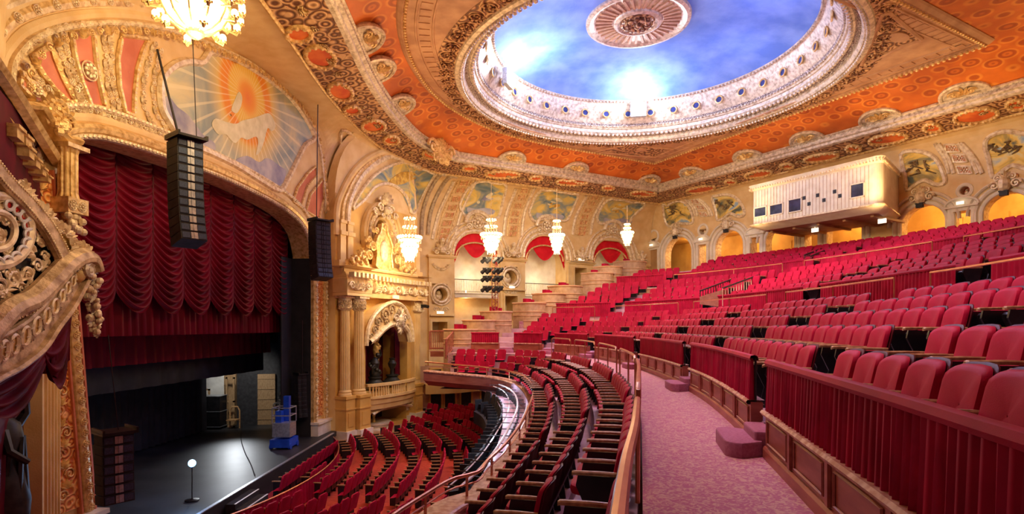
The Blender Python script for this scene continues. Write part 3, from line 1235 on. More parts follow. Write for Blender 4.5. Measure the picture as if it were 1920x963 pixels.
# fringe of small leaves below the blue dome
mb = MB()
for k in range(110):
    a = 2 * PI * k / 110
    c = V((math.cos(a), math.sin(a), 0))
    m = frame(V((DC.x, DC.y, 0)) + c * 7.28 + V((0, 0, Z(13.6))), V((-c.y, c.x, 0)), -c)
    mb.M = m
    mb.prism([(-0.09, 0), (0.09, 0), (0.06, 0.14), (0, 0.24), (-0.06, 0.14)], 0.0, 0.05)
struct(mb, 'trim_dome_fringe', 'giltpale')
# central medallion
mb = MB().at(Matrix.Translation((DC.x - 0.45, DC.y, EYE)))
mb.lathe([(2.45, 14.44), (2.42, 14.3), (2.25, 14.26), (2.1, 14.34), (2.0, 14.38), (1.15, 14.36), (1.1, 14.26), (0.95, 14.2), (0.85, 14.3), (0.05, 14.36)], 72)
struct(mb, 'trim_medallion', 'silver', smooth=True)
mb = MB()
for k in range(36):
    a = 2 * PI * k / 36
    mb.M = Matrix.Translation((DC.x - 0.45, DC.y, EYE)) @ Matrix.Rotation(a, 4, 'Z')
    mb.box(1.2, 1.98, -0.055, 0.055, 14.30, 14.38)
struct(mb, 'trim_medallion_flutes', 'umber')
mb = MB()
m0 = Matrix.Translation((DC.x - 0.45, DC.y, EYE + 14.34)) @ Matrix.Rotation(PI / 2, 4, 'X') @ Matrix.Rotation(PI, 4, 'X')
rosette(mb, m0, 0.75, 10)
rosette(mb, m0, 0.42, 7)
struct(mb, 'trim_medallion_rose', 'carvebrown')
# carved triangular fields in the corners of the panel
tri_px = [[(1612, 128), (1655, 25), (1668, 22), (1728, 72), (1690, 85), (1645, 108)], [(1115, 283), (1180, 268), (1225, 275), (1262, 278), (1228, 293), (1185, 290)]]
for t in tri_px:
    mb = MB()
    if fill(mb, DPS, [tuple(p)[:2] for p in lin([(a, b, 0) for a, b in t], 8, True)], 4, 0.03):
        struct(mb, 'trim_corner_relief', 'carvebrown')
    mb = MB()
    P, N = trace(DPS, lin([(a, b, 0) for a, b in t], 8, True), 0.02)
    mb.tube(P, 0.09, 6, closed=True)
    struct(mb, 'trim_corner_frame', 'umber')
for x, y in ((1686, 67), (1203, 279)):
    mb = MB()
    fill(mb, DPS, ellipse(x, y, 20 if x > 1500 else 10, 9 if x > 1500 else 3, 20), 3, 0.08)
    struct(mb, 'trim_corner_boss', 'umber')

# ---- cornice cresting medallions and soffit ovals
crest_px = [(655, 97), (685, 155), (733, 222), (958, 307), (1075, 322), (1215, 345), (1302, 335), (1405, 304), (1512, 270), (1648, 231), (1812, 184)]
cl2 = [V((p.x, p.y, Z(10.9))) for p in CLP]


def near_cl(px, py):
    best = None
    for i in range(len(cl2) - 1):
        for k in range(6):
            q = cl2[i].lerp(cl2[i + 1], k / 6)
            x = CX + F * q.x / q.y
            y = CY - F * (q.z - EYE) / q.y
            e = (x - px) ** 2 + 0.3 * (y - py) ** 2
            if q.y > 3 and (best is None or e < best[0]):
                best = (e, q, (cl2[i + 1] - cl2[i]).normalized())
    return best


n_ = 0
for px, py in crest_px:
    e, q, t = near_cl(px, py)
    n = V((t.y, -t.x, 0))
    upv = (n * 0.93 + V((0, 0, 0.36))).normalized()
    dn = t.cross(upv)
    dn = dn if dn.z < 0 else -dn
    m = frame(q + n * 0.10 + V((0, 0, 0.0)), t, dn, upv)
    n_ += 1
    mb = MB().at(m)
    half = [(0.95 * math.cos(PI * k / 14), 0.85 * math.sin(PI * k / 14)) for k in range(15)]
    mb.prism(half, -0.12, 0.02)
    P = [m @ V((a, 0.04, b)) for a, b in half]
    mb.M = Matrix.Identity(4)
    mb.tube(P, 0.09, 6)
    struct(mb, 'trim_cornice_crest', 'silver')
    mb = MB()
    for s in (-1, 1):
        scroll(mb, m @ Matrix.Translation((s * 0.36, 0.05, 0.28)), 0.42, mirror=s)
    leafy(mb, m @ Matrix.Translation((0, 0.05, 0.1)), 0.55)
    struct(mb, 'trim_crest_relief', 'gilt')
bigo = [(517, 58, 34, 16), (600, 105, 32, 20, .3), (638, 170, 26, 16, .3), (700, 235, 24, 12), (816, 287, 26, 10), (942, 326, 36, 6), (1072, 340, 32, 6), (1206, 362, 27, 5), (1314, 354, 30, 6, -.15), (1422, 325, 28, 6, -.15), (1540, 294, 36, 7, -.15), (1665, 259, 40, 9, -.15), (1830, 216, 46, 13, -.15)]
smallo = [(560, 62, 26, 14), (660, 205, 17, 8), (733, 261, 16, 8), (880, 314, 14, 5), (1005, 333, 13, 4), (1140, 351, 12, 4), (1370, 340, 12, 4), (1475, 310, 14, 4.5), (1600, 277, 15, 6), (1748, 238, 18, 8), (1905, 195, 20, 9)]
mo, mf = MB(), MB()
for o in bigo + smallo:
    el = ellipse(o[0], o[1], o[2] * 0.8, o[3] * 0.8, 22, o[4] if len(o) > 4 else 0)
    b4 = len(mo.v)
    if all(SOFS.hit(p[0], p[1]) for p in el):
        mm = MB()
        fill(mm, SOFS, el, 3, 0.03)
        struct(mm, 'trim_soffit_oval', 'oval')
        el2 = ellipse(o[0], o[1], o[2] * 0.9, o[3] * 0.95, 26, o[4] if len(o) > 4 else 0)
        P, N = trace(SOFS, el2, 0.03)
        if len(P) == 26:
            P2 = P + [P[0]]
            N2 = N + [N[0]]
            mm = MB()
            mm.tube(P, 0.09, 6, closed=True)
            beads(mm, P2, N2, 0.10, 0.26)
            struct(mm, 'trim_oval_frame', 'gilt')
mb = MB()
q = at_z(offset(CLP, -1.1), Z(10.17))
carving(mb, q[8:], [V((0, 0, -1))] * len(q[8:]), 0.42, 1.15)
struct(mb, 'trim_soffit_carving', 'carve')

# ---- side vault: ribs, murals, frames
def P3(pts, n=5, closed=False):
    return [(p.x, p.y) for p in crom([(a, b, 0) for a, b in pts], n, closed)]


side_mural = [
    [(862, 388), (866, 372), (878, 352), (892, 341), (915, 338), (938, 340), (949, 348), (944, 370), (938, 395), (932, 408), (912, 410), (898, 402), (884, 400), (872, 404)],
    [(992, 398), (996, 385), (1005, 365), (1018, 354), (1040, 352), (1065, 354), (1083, 362), (1078, 380), (1068, 403), (1060, 413), (1045, 412), (1030, 408), (1012, 412), (1000, 414)],
    [(1119, 408), (1126, 390), (1138, 375), (1155, 370), (1180, 371), (1205, 376), (1208, 384), (1196, 395), (1184, 408), (1176, 420), (1155, 416), (1140, 415), (1126, 419)],
]
for mpx in side_mural:
    o = P3(mpx, 3, True)
    mb = MB()
    if fill(mb, SIDES, o, 6, 0.04):
        struct(mb, 'trim_side_mural', 'mural')
    P, N = trace(SIDES, o, 0.04)
    mb = MB()
    mb.tube(P, 0.12, 6, closed=True)
    struct(mb, 'trim_mural_frame', 'giltpale')
    cx = sum(p[0] for p in mpx) / len(mpx)
    cy = sum(p[1] for p in mpx) / len(mpx)
    rf = random.Random(int(cx))
    for q in range(7):
        ex, ey = cx + rf.uniform(-13, 13), cy - 4 + rf.uniform(-9, 7)
        mb = MB()
        if fill(mb, SIDES, ellipse(ex, ey, rf.uniform(3, 9), rf.uniform(1.2, 3.2), 12, rf.uniform(-.9, .5)), 1, 0.06 + .004 * q):
            struct(mb, 'trim_mural_figure', ('muralwhite' if cx < 950 else 'muralfig') if q % 2 else ('muralcloud' if cx < 950 else 'muralwhite'))
    mb = MB()
    cl = [(cx - 30, cy + 12), (cx - 14, cy + 15), (cx + 4, cy + 13), (cx + 22, cy + 18), (cx + 14, cy + 26), (cx - 8, cy + 22), (cx - 26, cy + 26)]
    if fill(mb, SIDES, P3(cl, 3, True), 3, 0.06):
        struct(mb, 'trim_mural_cloud', 'muralcloud')

# coffered ribs: (bottom x, y) -> (top x, y)
for (xa, ya, xb, yb, w) in ((831, 448, 872, 338, 11), (961, 442, 985, 352, 9), (1090, 440, 1117, 366, 9)):
    mid = ((xa + xb) / 2 - 7, (ya + yb) / 2)
    c = crom([(xa, ya, 0), (mid[0], mid[1] + 3, 0), (xb, yb, 0)], 12)
    for s, ww, mt in ((-1.9, 0.10, 'giltpale'), (1.9, 0.10, 'giltpale'), (-1.15, 0.05, 'gilt'), (1.15, 0.05, 'gilt')):
        P, N = trace(SIDES, [(p.x + s * w, p.y) for p in c], 0.02)
        if len(P) > 3:
            mb = MB()
            mb.sweep(P, bar(ww * 2.4, ww), N)
            if abs(s) > 1.5:
                beads(mb, P, N, 0.06, 0.17)
            struct(mb, 'trim_rib_moulding', mt)
    k = 8 if xa < 900 else 7
    for i in range(k):
        t = (i + 0.5) / k
        j = t * (len(c) - 1)
        p = c[int(j)].lerp(c[min(int(j) + 1, len(c) - 1)], j % 1)
        h = (yb - ya) / k * 0.34
        sx = w * 0.75 * (1 - 0.12 * t)
        sl = (xb - xa) / (yb - ya)
        q4 = [(p.x - sx - h * sl, p.y - h), (p.x + sx - h * sl, p.y - h), (p.x + sx + h * sl, p.y + h), (p.x - sx + h * sl, p.y + h)]
        mb = MB()
        if fill(mb, SIDES, [tuple(q)[:2] for q in lin([(a, b, 0) for a, b in q4], 6, True)], 1, 0.03):
            struct(mb, 'trim_rib_coffer', 'coffer')
        P, N = trace(SIDES, lin([(a, b, 0) for a, b in q4], 6, True), 0.03)
        if len(P) > 3:
            mb = MB()
            mb.tube(P, 0.05, 5, closed=True)
            h_ = SIDES.hit(p.x, p.y)
            if h_:
                m = frame(h_[0] + h_[1] * 0.03, US, h_[1], h_[1].cross(US) * (1 if h_[1].cross(US).z > 0 else -1))
                rosette(mb, m, 0.17, 6)
            struct(mb, 'trim_coffer_rose', 'gilt')
# arch mouldings on the side wall
for (u0, u1, zt), (x0, x1, yt) in zip(side_u, ARCH_S):
    c, r = (u0 + u1) / 2, (u1 - u0) / 2
    mb = MB()
    for rr, w, h in ((r + 0.10, 0.22, 0.12), (r + 0.42, 0.26, 0.16), (r + 0.78, 0.18, 0.20)):
        P = [FS @ V((c + rr * math.cos(PI * k / 28), 0.0, zt - r * 0.95 + rr * math.sin(PI * k / 28))) for k in range(29)]
        mb.sweep(P, bar(w * 1.1, h), [NS] * 29)
    struct(mb, 'trim_arch_moulding', 'giltpale')
    # crown cartouche
    m = FS @ Matrix.Translation((c, 0.15, zt + 0.75))
    mb = MB()
    ring = [m @ V((0.95 * math.cos(PI * k / 16), 0.1, -0.1 + 0.85 * math.sin(PI * k / 16))) for k in range(17)]
    mb.sweep(ring, bar(0.32, 0.18), [NS] * 17)
    rosette(mb, m, 0.42, 7)
    for s in (-1, 1):
        scroll(mb, m @ Matrix.Translation((s * 0.62, 0.0, -0.35)), 0.5, mirror=s)
    leafy(mb, m @ Matrix.Translation((0, 0.05, 0.25)), 0.5)
    struct(mb, 'trim_arch_crown', 'giltpale')
# pilasters between the side arches: caps, pediments, rounds, door frames
pil = []
for x0, x1, yc in ((802, 850, 481), (936, 982, 487), (1063, 1110, 493), (1184, 1212, 498)):
    u0, z = inv(FS, x0, yc)
    u1, _ = inv(FS, x1, yc)
    mb = MB().at(FS)
    mb.box(u0, u1, 0.0, 0.22, 0, z - 0.05)
    mb.box(u0 - 0.06, u1 + 0.06, 0.0, 0.34, z - 0.05, z + 0.03)
    mb.box(u0 - 0.12, u1 + 0.12, 0.0, 0.42, z + 0.03, z + 0.12)
    if len(pil) < 3:
        pil.append((u0, u1, z))
    # the pilaster panel is cut where the door and the round are, by setting it on edges only
    mb2 = MB().at(FS)
    if x0 < 1150:
        du0, du1, dzb, dzt = side_doors[len(pil) - 1]
        mb2.box(u0, u1, 0, 0.2, dzt + 0.35, z - 0.05) if False else None
        for a, b in ((u0, du0 - 0.02), (du1 + 0.02, u1)):
            mb2.box(a, b, 0, 0.22, 0.2, z - 0.05)
        zr = side_rounds[len(pil) - 1] if len(pil) <= 2 else None
        if zr:
            mb2.box(du0 - 0.02, du1 + 0.02, 0, 0.22, dzt + 0.04, zr[1] - zr[2] - 0.25)
            mb2.box(du0 - 0.02, du1 + 0.02, 0, 0.22, zr[1] + zr[2] + 0.3, z - 0.05)
        else:
            mb2.box(du0 - 0.02, du1 + 0.02, 0, 0.22, dzt + 0.04, z - 0.05)
        mb2.box(u0 - 0.06, u1 + 0.06, 0.0, 0.34, z - 0.05, z + 0.03)
        mb2.box(u0 - 0.12, u1 + 0.12, 0.0, 0.42, z + 0.03, z + 0.12)
        mb2.box(u0 + 0.06, u1 - 0.06, 0.2, 0.42, dzt + 0.40, dzt + 0.50)
        mb = mb2
    struct(mb, 'trim_pilaster', 'cream')
    # crouched ornament above the cap
    c = (u0 + u1) / 2
    m = FS @ Matrix.Translation((c, 0.25, z + 0.12))
    mb = MB()
    for s in (-1, 1):
        scroll(mb, m @ Matrix.Translation((s * 0.42, 0, 0.26)), 0.5, mirror=s)
    leafy(mb, m @ Matrix.Translation((0, 0.05, 0.25)), 0.85)
    mb.ball(m @ V((0, 0.1, 0.35)), 0.24)
    mb.ball(m @ V((0, 0.12, 1.05)), 0.17)
    struct(mb, 'trim_pilaster_crest', 'giltpale')
    if x0 < 1000:
        zr = side_rounds[len(pil) - 1]
        m = FS @ Matrix.Translation((zr[0], 0.22, zr[1]))
        mb = MB()
        for rr, w in ((zr[2] + 0.1, 0.2), (zr[2] + 0.3, 0.14)):
            P = [m @ V((rr * math.cos(2 * PI * k / 24), 0.0, rr * math.sin(2 * PI * k / 24))) for k in range(24)]
            mb.sweep(P, bar(w, 0.1), [NS] * 24, closed=True)
        for s in (-1, 1):
            scroll(mb, m @ Matrix.Translation((s * 0.35, 0, -zr[2] - 0.62)), 0.4, mirror=s)
        leafy(mb, m @ Matrix.Translation((0, 0, -zr[2] - 0.75)), 0.4)
        # festoon on the panel above
        P = [m @ V((0.6 * t, 0.03, 2.1 - 0.35 * (1 - t * t))) for t in [k / 8 - 1 for k in range(17)]]
        carving(mb, P, [NS] * 17, 0.26, 0.2, 'leaf')
        struct(mb, 'trim_roundel_frame', 'giltpale')
        mb = MB().at(m)
        mb.ball((0, -0.75, -0.1), (zr[2] * 0.8, 0.3, zr[2] * 0.75), 14, 8)
        mb.ball((0, -0.65, zr[2] * 0.25), (zr[2] * 0.42, 0.3, zr[2] * 0.5), 12, 8)
        t = mb.build('portrait_bust', 'giltpale', smooth=True)
        tag(t, 'plaster bust in the round niche above the ' + ('leftmost pier doorway' if x0 < 900 else 'pier doorway beside the lighting tower'), 'bust')
    if x0 < 1150:
        du0, du1, dzb, dzt = side_doors[len(pil) - 1]
        mb = MB().at(FS)
        for a, b in ((du0 - 0.16, du0), (du1, du1 + 0.16)):
            mb.box(a, b, 0.0, 0.3, dzb, dzt + 0.16)
        mb.box(du0, du1, 0, 0.3, dzt, dzt + 0.16)
        struct(mb, 'door_%d' % len(pil), 'cream')
        mb = MB().at(FS)
        mb.box(du0 + 0.3, du1 - 0.3, 0.34, 0.40, dzt + 0.56, dzt + 0.72)
        t = mb.build('door_sign', 'exit')
        tag(t, 'small lit white sign over the ' + ('doorway nearest the box bay', 'doorway beside the lighting tower', 'doorway between the second and third red swags')[len(pil) - 1], 'sign')
# balustraded ledge across the side arches
for k, (u0, u1, zt) in enumerate(side_u[:2]):
    _, zl = inv(FS, 890 if k == 0 else 1020, 549 if k == 0 else 555)
    mb = MB().at(FS)
    mb.box(u0, u1, -1.5, 0.05, zl - 0.35, zl)
    mb.box(u0, u1, 0.0, 0.12, zl - 0.35, zl - 0.25)
    mb.box(u0, u1, 0.0, 0.12, zl - 0.08, zl)
    struct(mb, 'trim_gallery_ledge', 'pale')
    t = thing('gallery_railing', 'thin iron railing on the ledge in the ' + ('first' if k == 0 else 'second') + ' red-swagged arch', 'railing', m=Matrix.Translation(FS @ V(((u0 + u1) / 2, 0, zl))))
    mb = MB().at(FS)
    mb.box(u0, u1, -0.06, -0.02, zl + 0.92, zl + 0.97)
    mb.box(u0, u1, -0.06, -0.02, zl + 0.08, zl + 0.11)
    mb.build('top_rail', 'iron', t)
    mb = MB().at(FS)
    nb = 26
    for i in range(nb + 1):
        u = u0 + 0.05 + (u1 - u0 - 0.1) * i / nb
        mb.box(u - 0.012, u + 0.012, -0.05, -0.03, zl, zl + 0.94)
    mb.build('balusters', 'giltpale', t)
# scarlet swags in the side arches
for k, (u0, u1, zt) in enumerate(side_u):
    c, r = (u0 + u1) / 2, (u1 - u0) / 2
    cy = zt - r * 0.95
    nm = ('leftmost', 'middle', 'rightmost')[k]
    t = thing('arch_swag', 'scarlet swag with gold braid filling the head of the %s side arch' % nm, 'swag', m=Matrix.Translation(FS @ V((c, -0.3, cy))), group='scarlet swags in the side arches')
    mb = MB().at(FS)
    top = [(c + r * math.cos(a), cy + r * 0.95 * math.sin(a)) for a in [PI * (1 - i / 40) * 1.0 for i in range(41)]]
    rows = []
    for j in range(9):
        row = []
        for i, (a, b) in enumerate(top):
            x = (a - c) / r
            s = i / 40
            low = cy + (0.55 * r if abs(x) < 0.62 else 0.0)
            hang = 0.62 * math.cos(x / 0.62 * PI / 2) if abs(x) < 0.62 else 0.42 * math.sin((abs(x) - 0.62) / 0.38 * PI)
            bot = (cy + 0.5 * r - hang * r * 0.9) if abs(x) < 0.62 else (cy + 0.5 * r - (abs(x) - 0.62) / 0.38 * r * 0.95)
            zz = b + (bot - b) * j / 8
            row.append((a, -0.25 + 0.07 * math.sin(j * 2.4 + 2.0 * abs(x)), zz))
        rows.append(row)
    mb.grid(rows)
    mb.build('cloth', 'swag', t, smooth='all')
    mb = MB()
    P = [FS @ V((c + r * 0.9 * math.cos(a), -0.12, cy - 0.1 + r * 0.62 * math.sin(a))) for a in [PI * i / 30 for i in range(31)]]
    mb.tube(P, 0.06, 6)
    mb.build('gold_braid', 'gilt', t)

# ---- back wall: murals, ribs, arches, pedimented doors
bmur = [[(1243, 375), (1250, 385), (1262, 378), (1275, 376), (1288, 382), (1297, 398), (1300, 416), (1288, 419), (1270, 418), (1255, 424), (1247, 410)],
        [(1336, 370), (1345, 366), (1362, 364), (1380, 370), (1393, 386), (1396, 402), (1385, 406), (1370, 400), (1358, 408), (1346, 412), (1343, 395)],
        [(1690, 290), (1710, 282), (1735, 286), (1755, 298), (1768, 322), (1772, 342), (1755, 346), (1735, 338), (1718, 345), (1701, 356), (1698, 330)],
        [(1853, 258), (1880, 246), (1918, 250), (1948, 262), (1965, 320), (1930, 318), (1900, 310), (1880, 322), (1862, 332), (1855, 300), (1848, 275)]]
for mpx in bmur:
    o = P3(mpx, 3, True)
    mb = MB()
    if fill(mb, BACKS, o, 6, 0.04):
        struct(mb, 'trim_back_mural', 'muralback')
    P, N = trace(BACKS, o, 0.04)
    mb = MB()
    mb.tube(P, 0.12, 6, closed=True)
    struct(mb, 'trim_mural_frame', 'giltpale')
    cx = sum(p[0] for p in mpx) / len(mpx)
    cy = sum(p[1] for p in mpx) / len(mpx)
    h = (max(p[1] for p in mpx) - min(p[1] for p in mpx))
    w = (max(p[0] for p in mpx) - min(p[0] for p in mpx))
    rb = random.Random(int(cx))
    mb = MB()
    for i in range(9):
        x, y = cx - w * 0.1 + rb.uniform(-.25, .25) * w, cy - h * 0.2 + rb.uniform(-.12, .16) * h
        P, N = trace(BACKS, [(x, y), (x + rb.uniform(-.1, .1) * w, y + .08 * h), (x + rb.uniform(-.2, .2) * w, y + .16 * h)], 0.06)
        if len(P) == 3:
            mb.tube(P, [0.10, 0.06, 0.03], 4)
            mb.ball(P[0], (0.16, 0.16, 0.05), 6, 3) if i % 3 == 0 else None
    struct(mb, 'trim_mural_branches', 'muralbranch')
for (u0, u1, zt) in back_u:
    c, r = (u0 + u1) / 2, (u1 - u0) / 2
    cy = zt - r
    mb = MB()
    for rr, w, h in ((r + 0.08, 0.20, 0.10), (r + 0.34, 0.24, 0.16), (r + 0.62, 0.16, 0.20)):
        P = [FB @ V((c - rr, 0, Z(2.2)))] + [FB @ V((c - rr * math.cos(PI * k / 24), 0.0, cy + rr * math.sin(PI * k / 24))) for k in range(25)] + [FB @ V((c + rr, 0, Z(2.2)))]
        if u0 < 3 or rr < r + 0.5:
            mb.sweep(P, bar(w * 1.1, h), [NB] * 27)
        else:
            mb.sweep(P[1:-1], bar(w * 1.1, h), [NB] * 25)
    struct(mb, 'trim_arch_moulding', 'pale')
    m = FB @ Matrix.Translation((c, 0.2, zt + 0.35))
    mb = MB()
    mb.ball(m @ V((0, 0.15, 0)), (0.30, 0.22, 0.38), 8, 6)
    for s in (-1, 1):
        scroll(mb, m @ Matrix.Translation((s * 0.42, 0.05, 0.0)), 0.45, mirror=s)
        scroll(mb, m @ Matrix.Translation((s * 0.30, 0.05, 0.36)), 0.34, mirror=-s)
    leafy(mb, m @ Matrix.Translation((0, 0.08, 0.26)), 0.42)
    leafy(mb, m @ Matrix.Translation((0, 0.08, -0.3)) @ Matrix.Rotation(PI, 4, 'Y'), 0.3)
    struct(mb, 'trim_arch_mask', 'giltpale')
    if zt > 0 and not (5.0 < c < 20.5 and c not in [(a + b) / 2 for a, b, _ in back_u[:4]]):
        mb = MB().at(m)
        mb.box(-0.16, 0.16, 0.04, 0.26, -0.56, -0.34)
        mb.box(-0.19, 0.19, 0.02, 0.28, -0.36, -0.31)
        t = mb.build('keystone_speaker', 'blackmatte')
        k_ = [round(a) for a, _, _ in back_u].index(round(u0))
        tag(t, 'small dark box under the carved mask of the %s rear arch' % ('corner', 'second', 'tall arch right of the projection booth', 'rightmost', 'hidden', 'hidden')[k_] if k_ != 2 else 'small dark box under the carved mask right of the projection booth', 'speaker')
for i, (u0, u1, zt) in enumerate(back_doors):
    mb = MB().at(FB)
    for a, b in ((u0 - 0.22, u0), (u1, u1 + 0.22)):
        mb.box(a, b, 0, 0.14, Z(2.2), zt + 0.18)
    mb.box(u0, u1, 0, 0.14, zt, zt + 0.18)
    mb.box(u0 - 0.35, u1 + 0.35, 0, 0.25, zt + 0.18, zt + 0.27)
    c = (u0 + u1) / 2
    hw = (u1 - u0) / 2 + 0.35
    seg = [(c - hw, zt + 0.27), (c + hw, zt + 0.27)] + [(c + hw * math.cos(PI * k / 10), zt + 0.27 + 0.42 * math.sin(PI * k / 10)) for k in range(1, 10)]
    mb.prism(seg, 0, 0.12)
    P = [FB @ V((a, 0.16, b)) for a, b in seg[1:] + [seg[0]]]
    mb.M = Matrix.Identity(4)
    mb.tube(P, 0.07, 6)
    struct(mb, 'door_%d' % (i + 4), 'pale')
    if i in (0, 1, 3):
        mb = MB().at(FB)
        mb.box(c - 0.16, c + 0.16, 0.26, 0.34, zt + 0.32, zt + 0.47)
        t = mb.build('door_sign', 'exit')
        tag(t, 'small lit white sign on the pediment of the ' + {0: 'corner doorway in the rear wall', 1: 'doorway between the two left rear arches', 3: 'doorway right of the projection booth'}[i], 'sign')
for j, (u, z, r) in enumerate(back_rounds):
    m = FB @ Matrix.Translation((u, 0, z))
    mb = MB()
    P = [m @ V(((r + 0.08) * math.cos(2 * PI * k / 20), 0.0, (r + 0.08) * math.sin(2 * PI * k / 20))) for k in range(20)]
    mb.sweep(P, bar(0.2, 0.1), [NB] * 20, closed=True)
    struct(mb, 'trim_roundel_frame', 'pale')
    mb = MB().at(m)
    mb.add([((r + .02) * math.cos(2 * PI * k / 20), -0.5, (r + .02) * math.sin(2 * PI * k / 20)) for k in range(20)], [tuple(range(20))])
    struct(mb, 'trim_roundel_back', 'terracotta')
    mb = MB().at(m)
    mb.ball((0, -0.3, -r * 0.45), (r * 0.5, 0.14, r * 0.45), 12, 8)
    mb.ball((0, -0.28, r * 0.15), (r * 0.26, 0.14, r * 0.36), 12, 8)
    t = mb.build('portrait_bust', 'giltpale', smooth=True)
    tag(t, 'pale bust in the round niche above the ' + ('corner doorway of the rear wall', 'doorway between the left rear arches', 'doorway right of the booth')[j], 'bust')
# ribs on the back vault
for (xa, ya, xb, yb, w, k) in ((1320, 405, 1298, 372, 8, 3), (1811, 325, 1778, 268, 15, 3)):
    c = crom([(xa, ya, 0), ((xa + xb) / 2 + 5, (ya + yb) / 2, 0), (xb, yb, 0)], 10)
    for s in (-1.5, 1.5, -2.1, 2.1):
        P, N = trace(BACKS, [(p.x + s * w * (1 - 0.2 * i / 20), p.y) for i, p in enumerate(c)], 0.02)
        if len(P) > 3:
            mb = MB()
            mb.sweep(P, bar(0.2, 0.1), N)
            beads(mb, P, N, 0.06, 0.18)
            struct(mb, 'trim_rib_moulding', 'giltpale')
    for i in range(k):
        p = c[int((i + 0.5) / k * (len(c) - 1))]
        h = abs(yb - ya) / k * 0.36
        sx = w * 0.85
        q4 = [(p.x - sx - 2, p.y - h), (p.x + sx - 2, p.y - h), (p.x + sx + 2, p.y + h), (p.x - sx + 2, p.y + h)]
        mb = MB()
        if fill(mb, BACKS, [tuple(q)[:2] for q in lin([(a, b, 0) for a, b in q4], 6, True)], 1, 0.03):
            struct(mb, 'trim_rib_coffer', 'coffer')
        P, N = trace(BACKS, lin([(a, b, 0) for a, b in q4], 6, True), 0.03)
        h_ = BACKS.hit(p.x, p.y)
        if h_ and len(P) > 3:
            mb = MB()
            mb.tube(P, 0.06, 5, closed=True)
            uu = h_[1].cross(UB)
            m = frame(h_[0] + h_[1] * 0.03, UB, h_[1], uu if uu.z > 0 else -uu)
            rosette(mb, m, 0.2, 6)
            struct(mb, 'trim_coffer_rose', 'giltpale')

# ---- box vault: mural and great arch mouldings
m0 = [(660, 392), (668, 372), (690, 340), (716, 318), (745, 306), (775, 304), (800, 308), (818, 316), (806, 340), (792, 365), (778, 395), (770, 398), (762, 372), (745, 352), (722, 344), (700, 352), (684, 372)]
o = P3(m0, 3, True)
mb = MB()
for q in (m0,):
    ctr = (738, 330)
    if fill(mb, BOXS, o, 8, 0.04, ctr):
        struct(mb, 'trim_box_mural', 'mural')
P, N = trace(BOXS, o, 0.05)
mb = MB()
mb.tube(P, 0.10, 6, closed=True)
struct(mb, 'trim_mural_frame', 'giltpale')
mb = MB()
if fill(mb, BOXS, P3([(728, 352 - 10), (742, 328), (757, 322), (775, 325), (778, 334), (765, 340), (750, 346)], 3, True), 3, 0.08):
    struct(mb, 'trim_mural_figure', 'muralfig')
for dx, rad, mt in ((0, 0.14, 'giltpale'), (-10, 0.10, 'gilt'), (-22, 0.16, 'cream')):
    pts = [(652 + dx, 440), (652 + dx, 400), (658 + dx, 370), (678 + dx * 0.8, 330 + dx * 0.3), (708 + dx * 0.5, 303 + dx * 0.5), (745, 288 + dx * 0.45), (790, 288 + dx * 0.3)]
    P, N = trace(BOXS, P3(pts, 5), 0.02)
    if len(P) > 4:
        mb = MB()
        mb.sweep(P, bar(rad * 2.4, rad), N)
        if dx > -20:
            beads(mb, P, N, 0.06, 0.17)
        struct(mb, 'trim_great_moulding', mt)
for pts in ([(790, 440), (792, 400), (802, 365), (818, 335), (835, 318)], [(802, 440), (806, 402), (818, 368), (836, 338), (856, 322)]):
    for S_ in (BOXS, SIDES):
        P, N = trace(S_, P3(pts, 5), 0.02)
        if len(P) > 12:
            mb = MB()
            mb.sweep(P, bar(0.3, 0.14), N)
            struct(mb, 'trim_great_moulding', 'giltpale')
# projecting cartouche where the two cornices meet
h_ = near_cl(816, 280)
q = h_[1]
m = frame(q + V((0.2, -0.2, -0.7)), h_[2], V((h_[2].y, -h_[2].x, 0)))
mb = MB()
for s in (-1, 1):
    scroll(mb, m @ Matrix.Translation((s * 0.8, 0.1, 0.2)), 0.9, mirror=s)
    scroll(mb, m @ Matrix.Translation((s * 0.5, 0.1, -0.4)), 0.6, mirror=-s)
for k in range(5):
    leafy(mb, m @ Matrix.Translation((0, 0.1, 0)) @ Matrix.Rotation((k - 2) * 0.9, 4, 'Y'), 0.9)
struct(mb, 'trim_corner_cartouche', 'gilt')

# ---- spandrel triangle and mouldings of the great proscenium arch
SPS = Surf([spandrel])
for t in ([(638, 250), (655, 248), (690, 282), (700, 296), (672, 302), (648, 318), (640, 322)],):
    P, N = trace(SPS, P3(t, 3, True), 0.03)
    if len(P) > 5:
        mb = MB()
        mb.tube(P, 0.10, 6, closed=True)
        struct(mb, 'trim_spandrel_frame', 'giltpale')
ap = [(a, b) for a, b in arch_px[1:]]
Pa = A3
Na = [PN] * len(A3)
ctr = FP @ V((22.5, 0, Z(5.0)))


def inset(P, k):
    out = []
    for p in P:
        d = (ctr - p)
        out.append(p + d * (k / d.length))
    return out


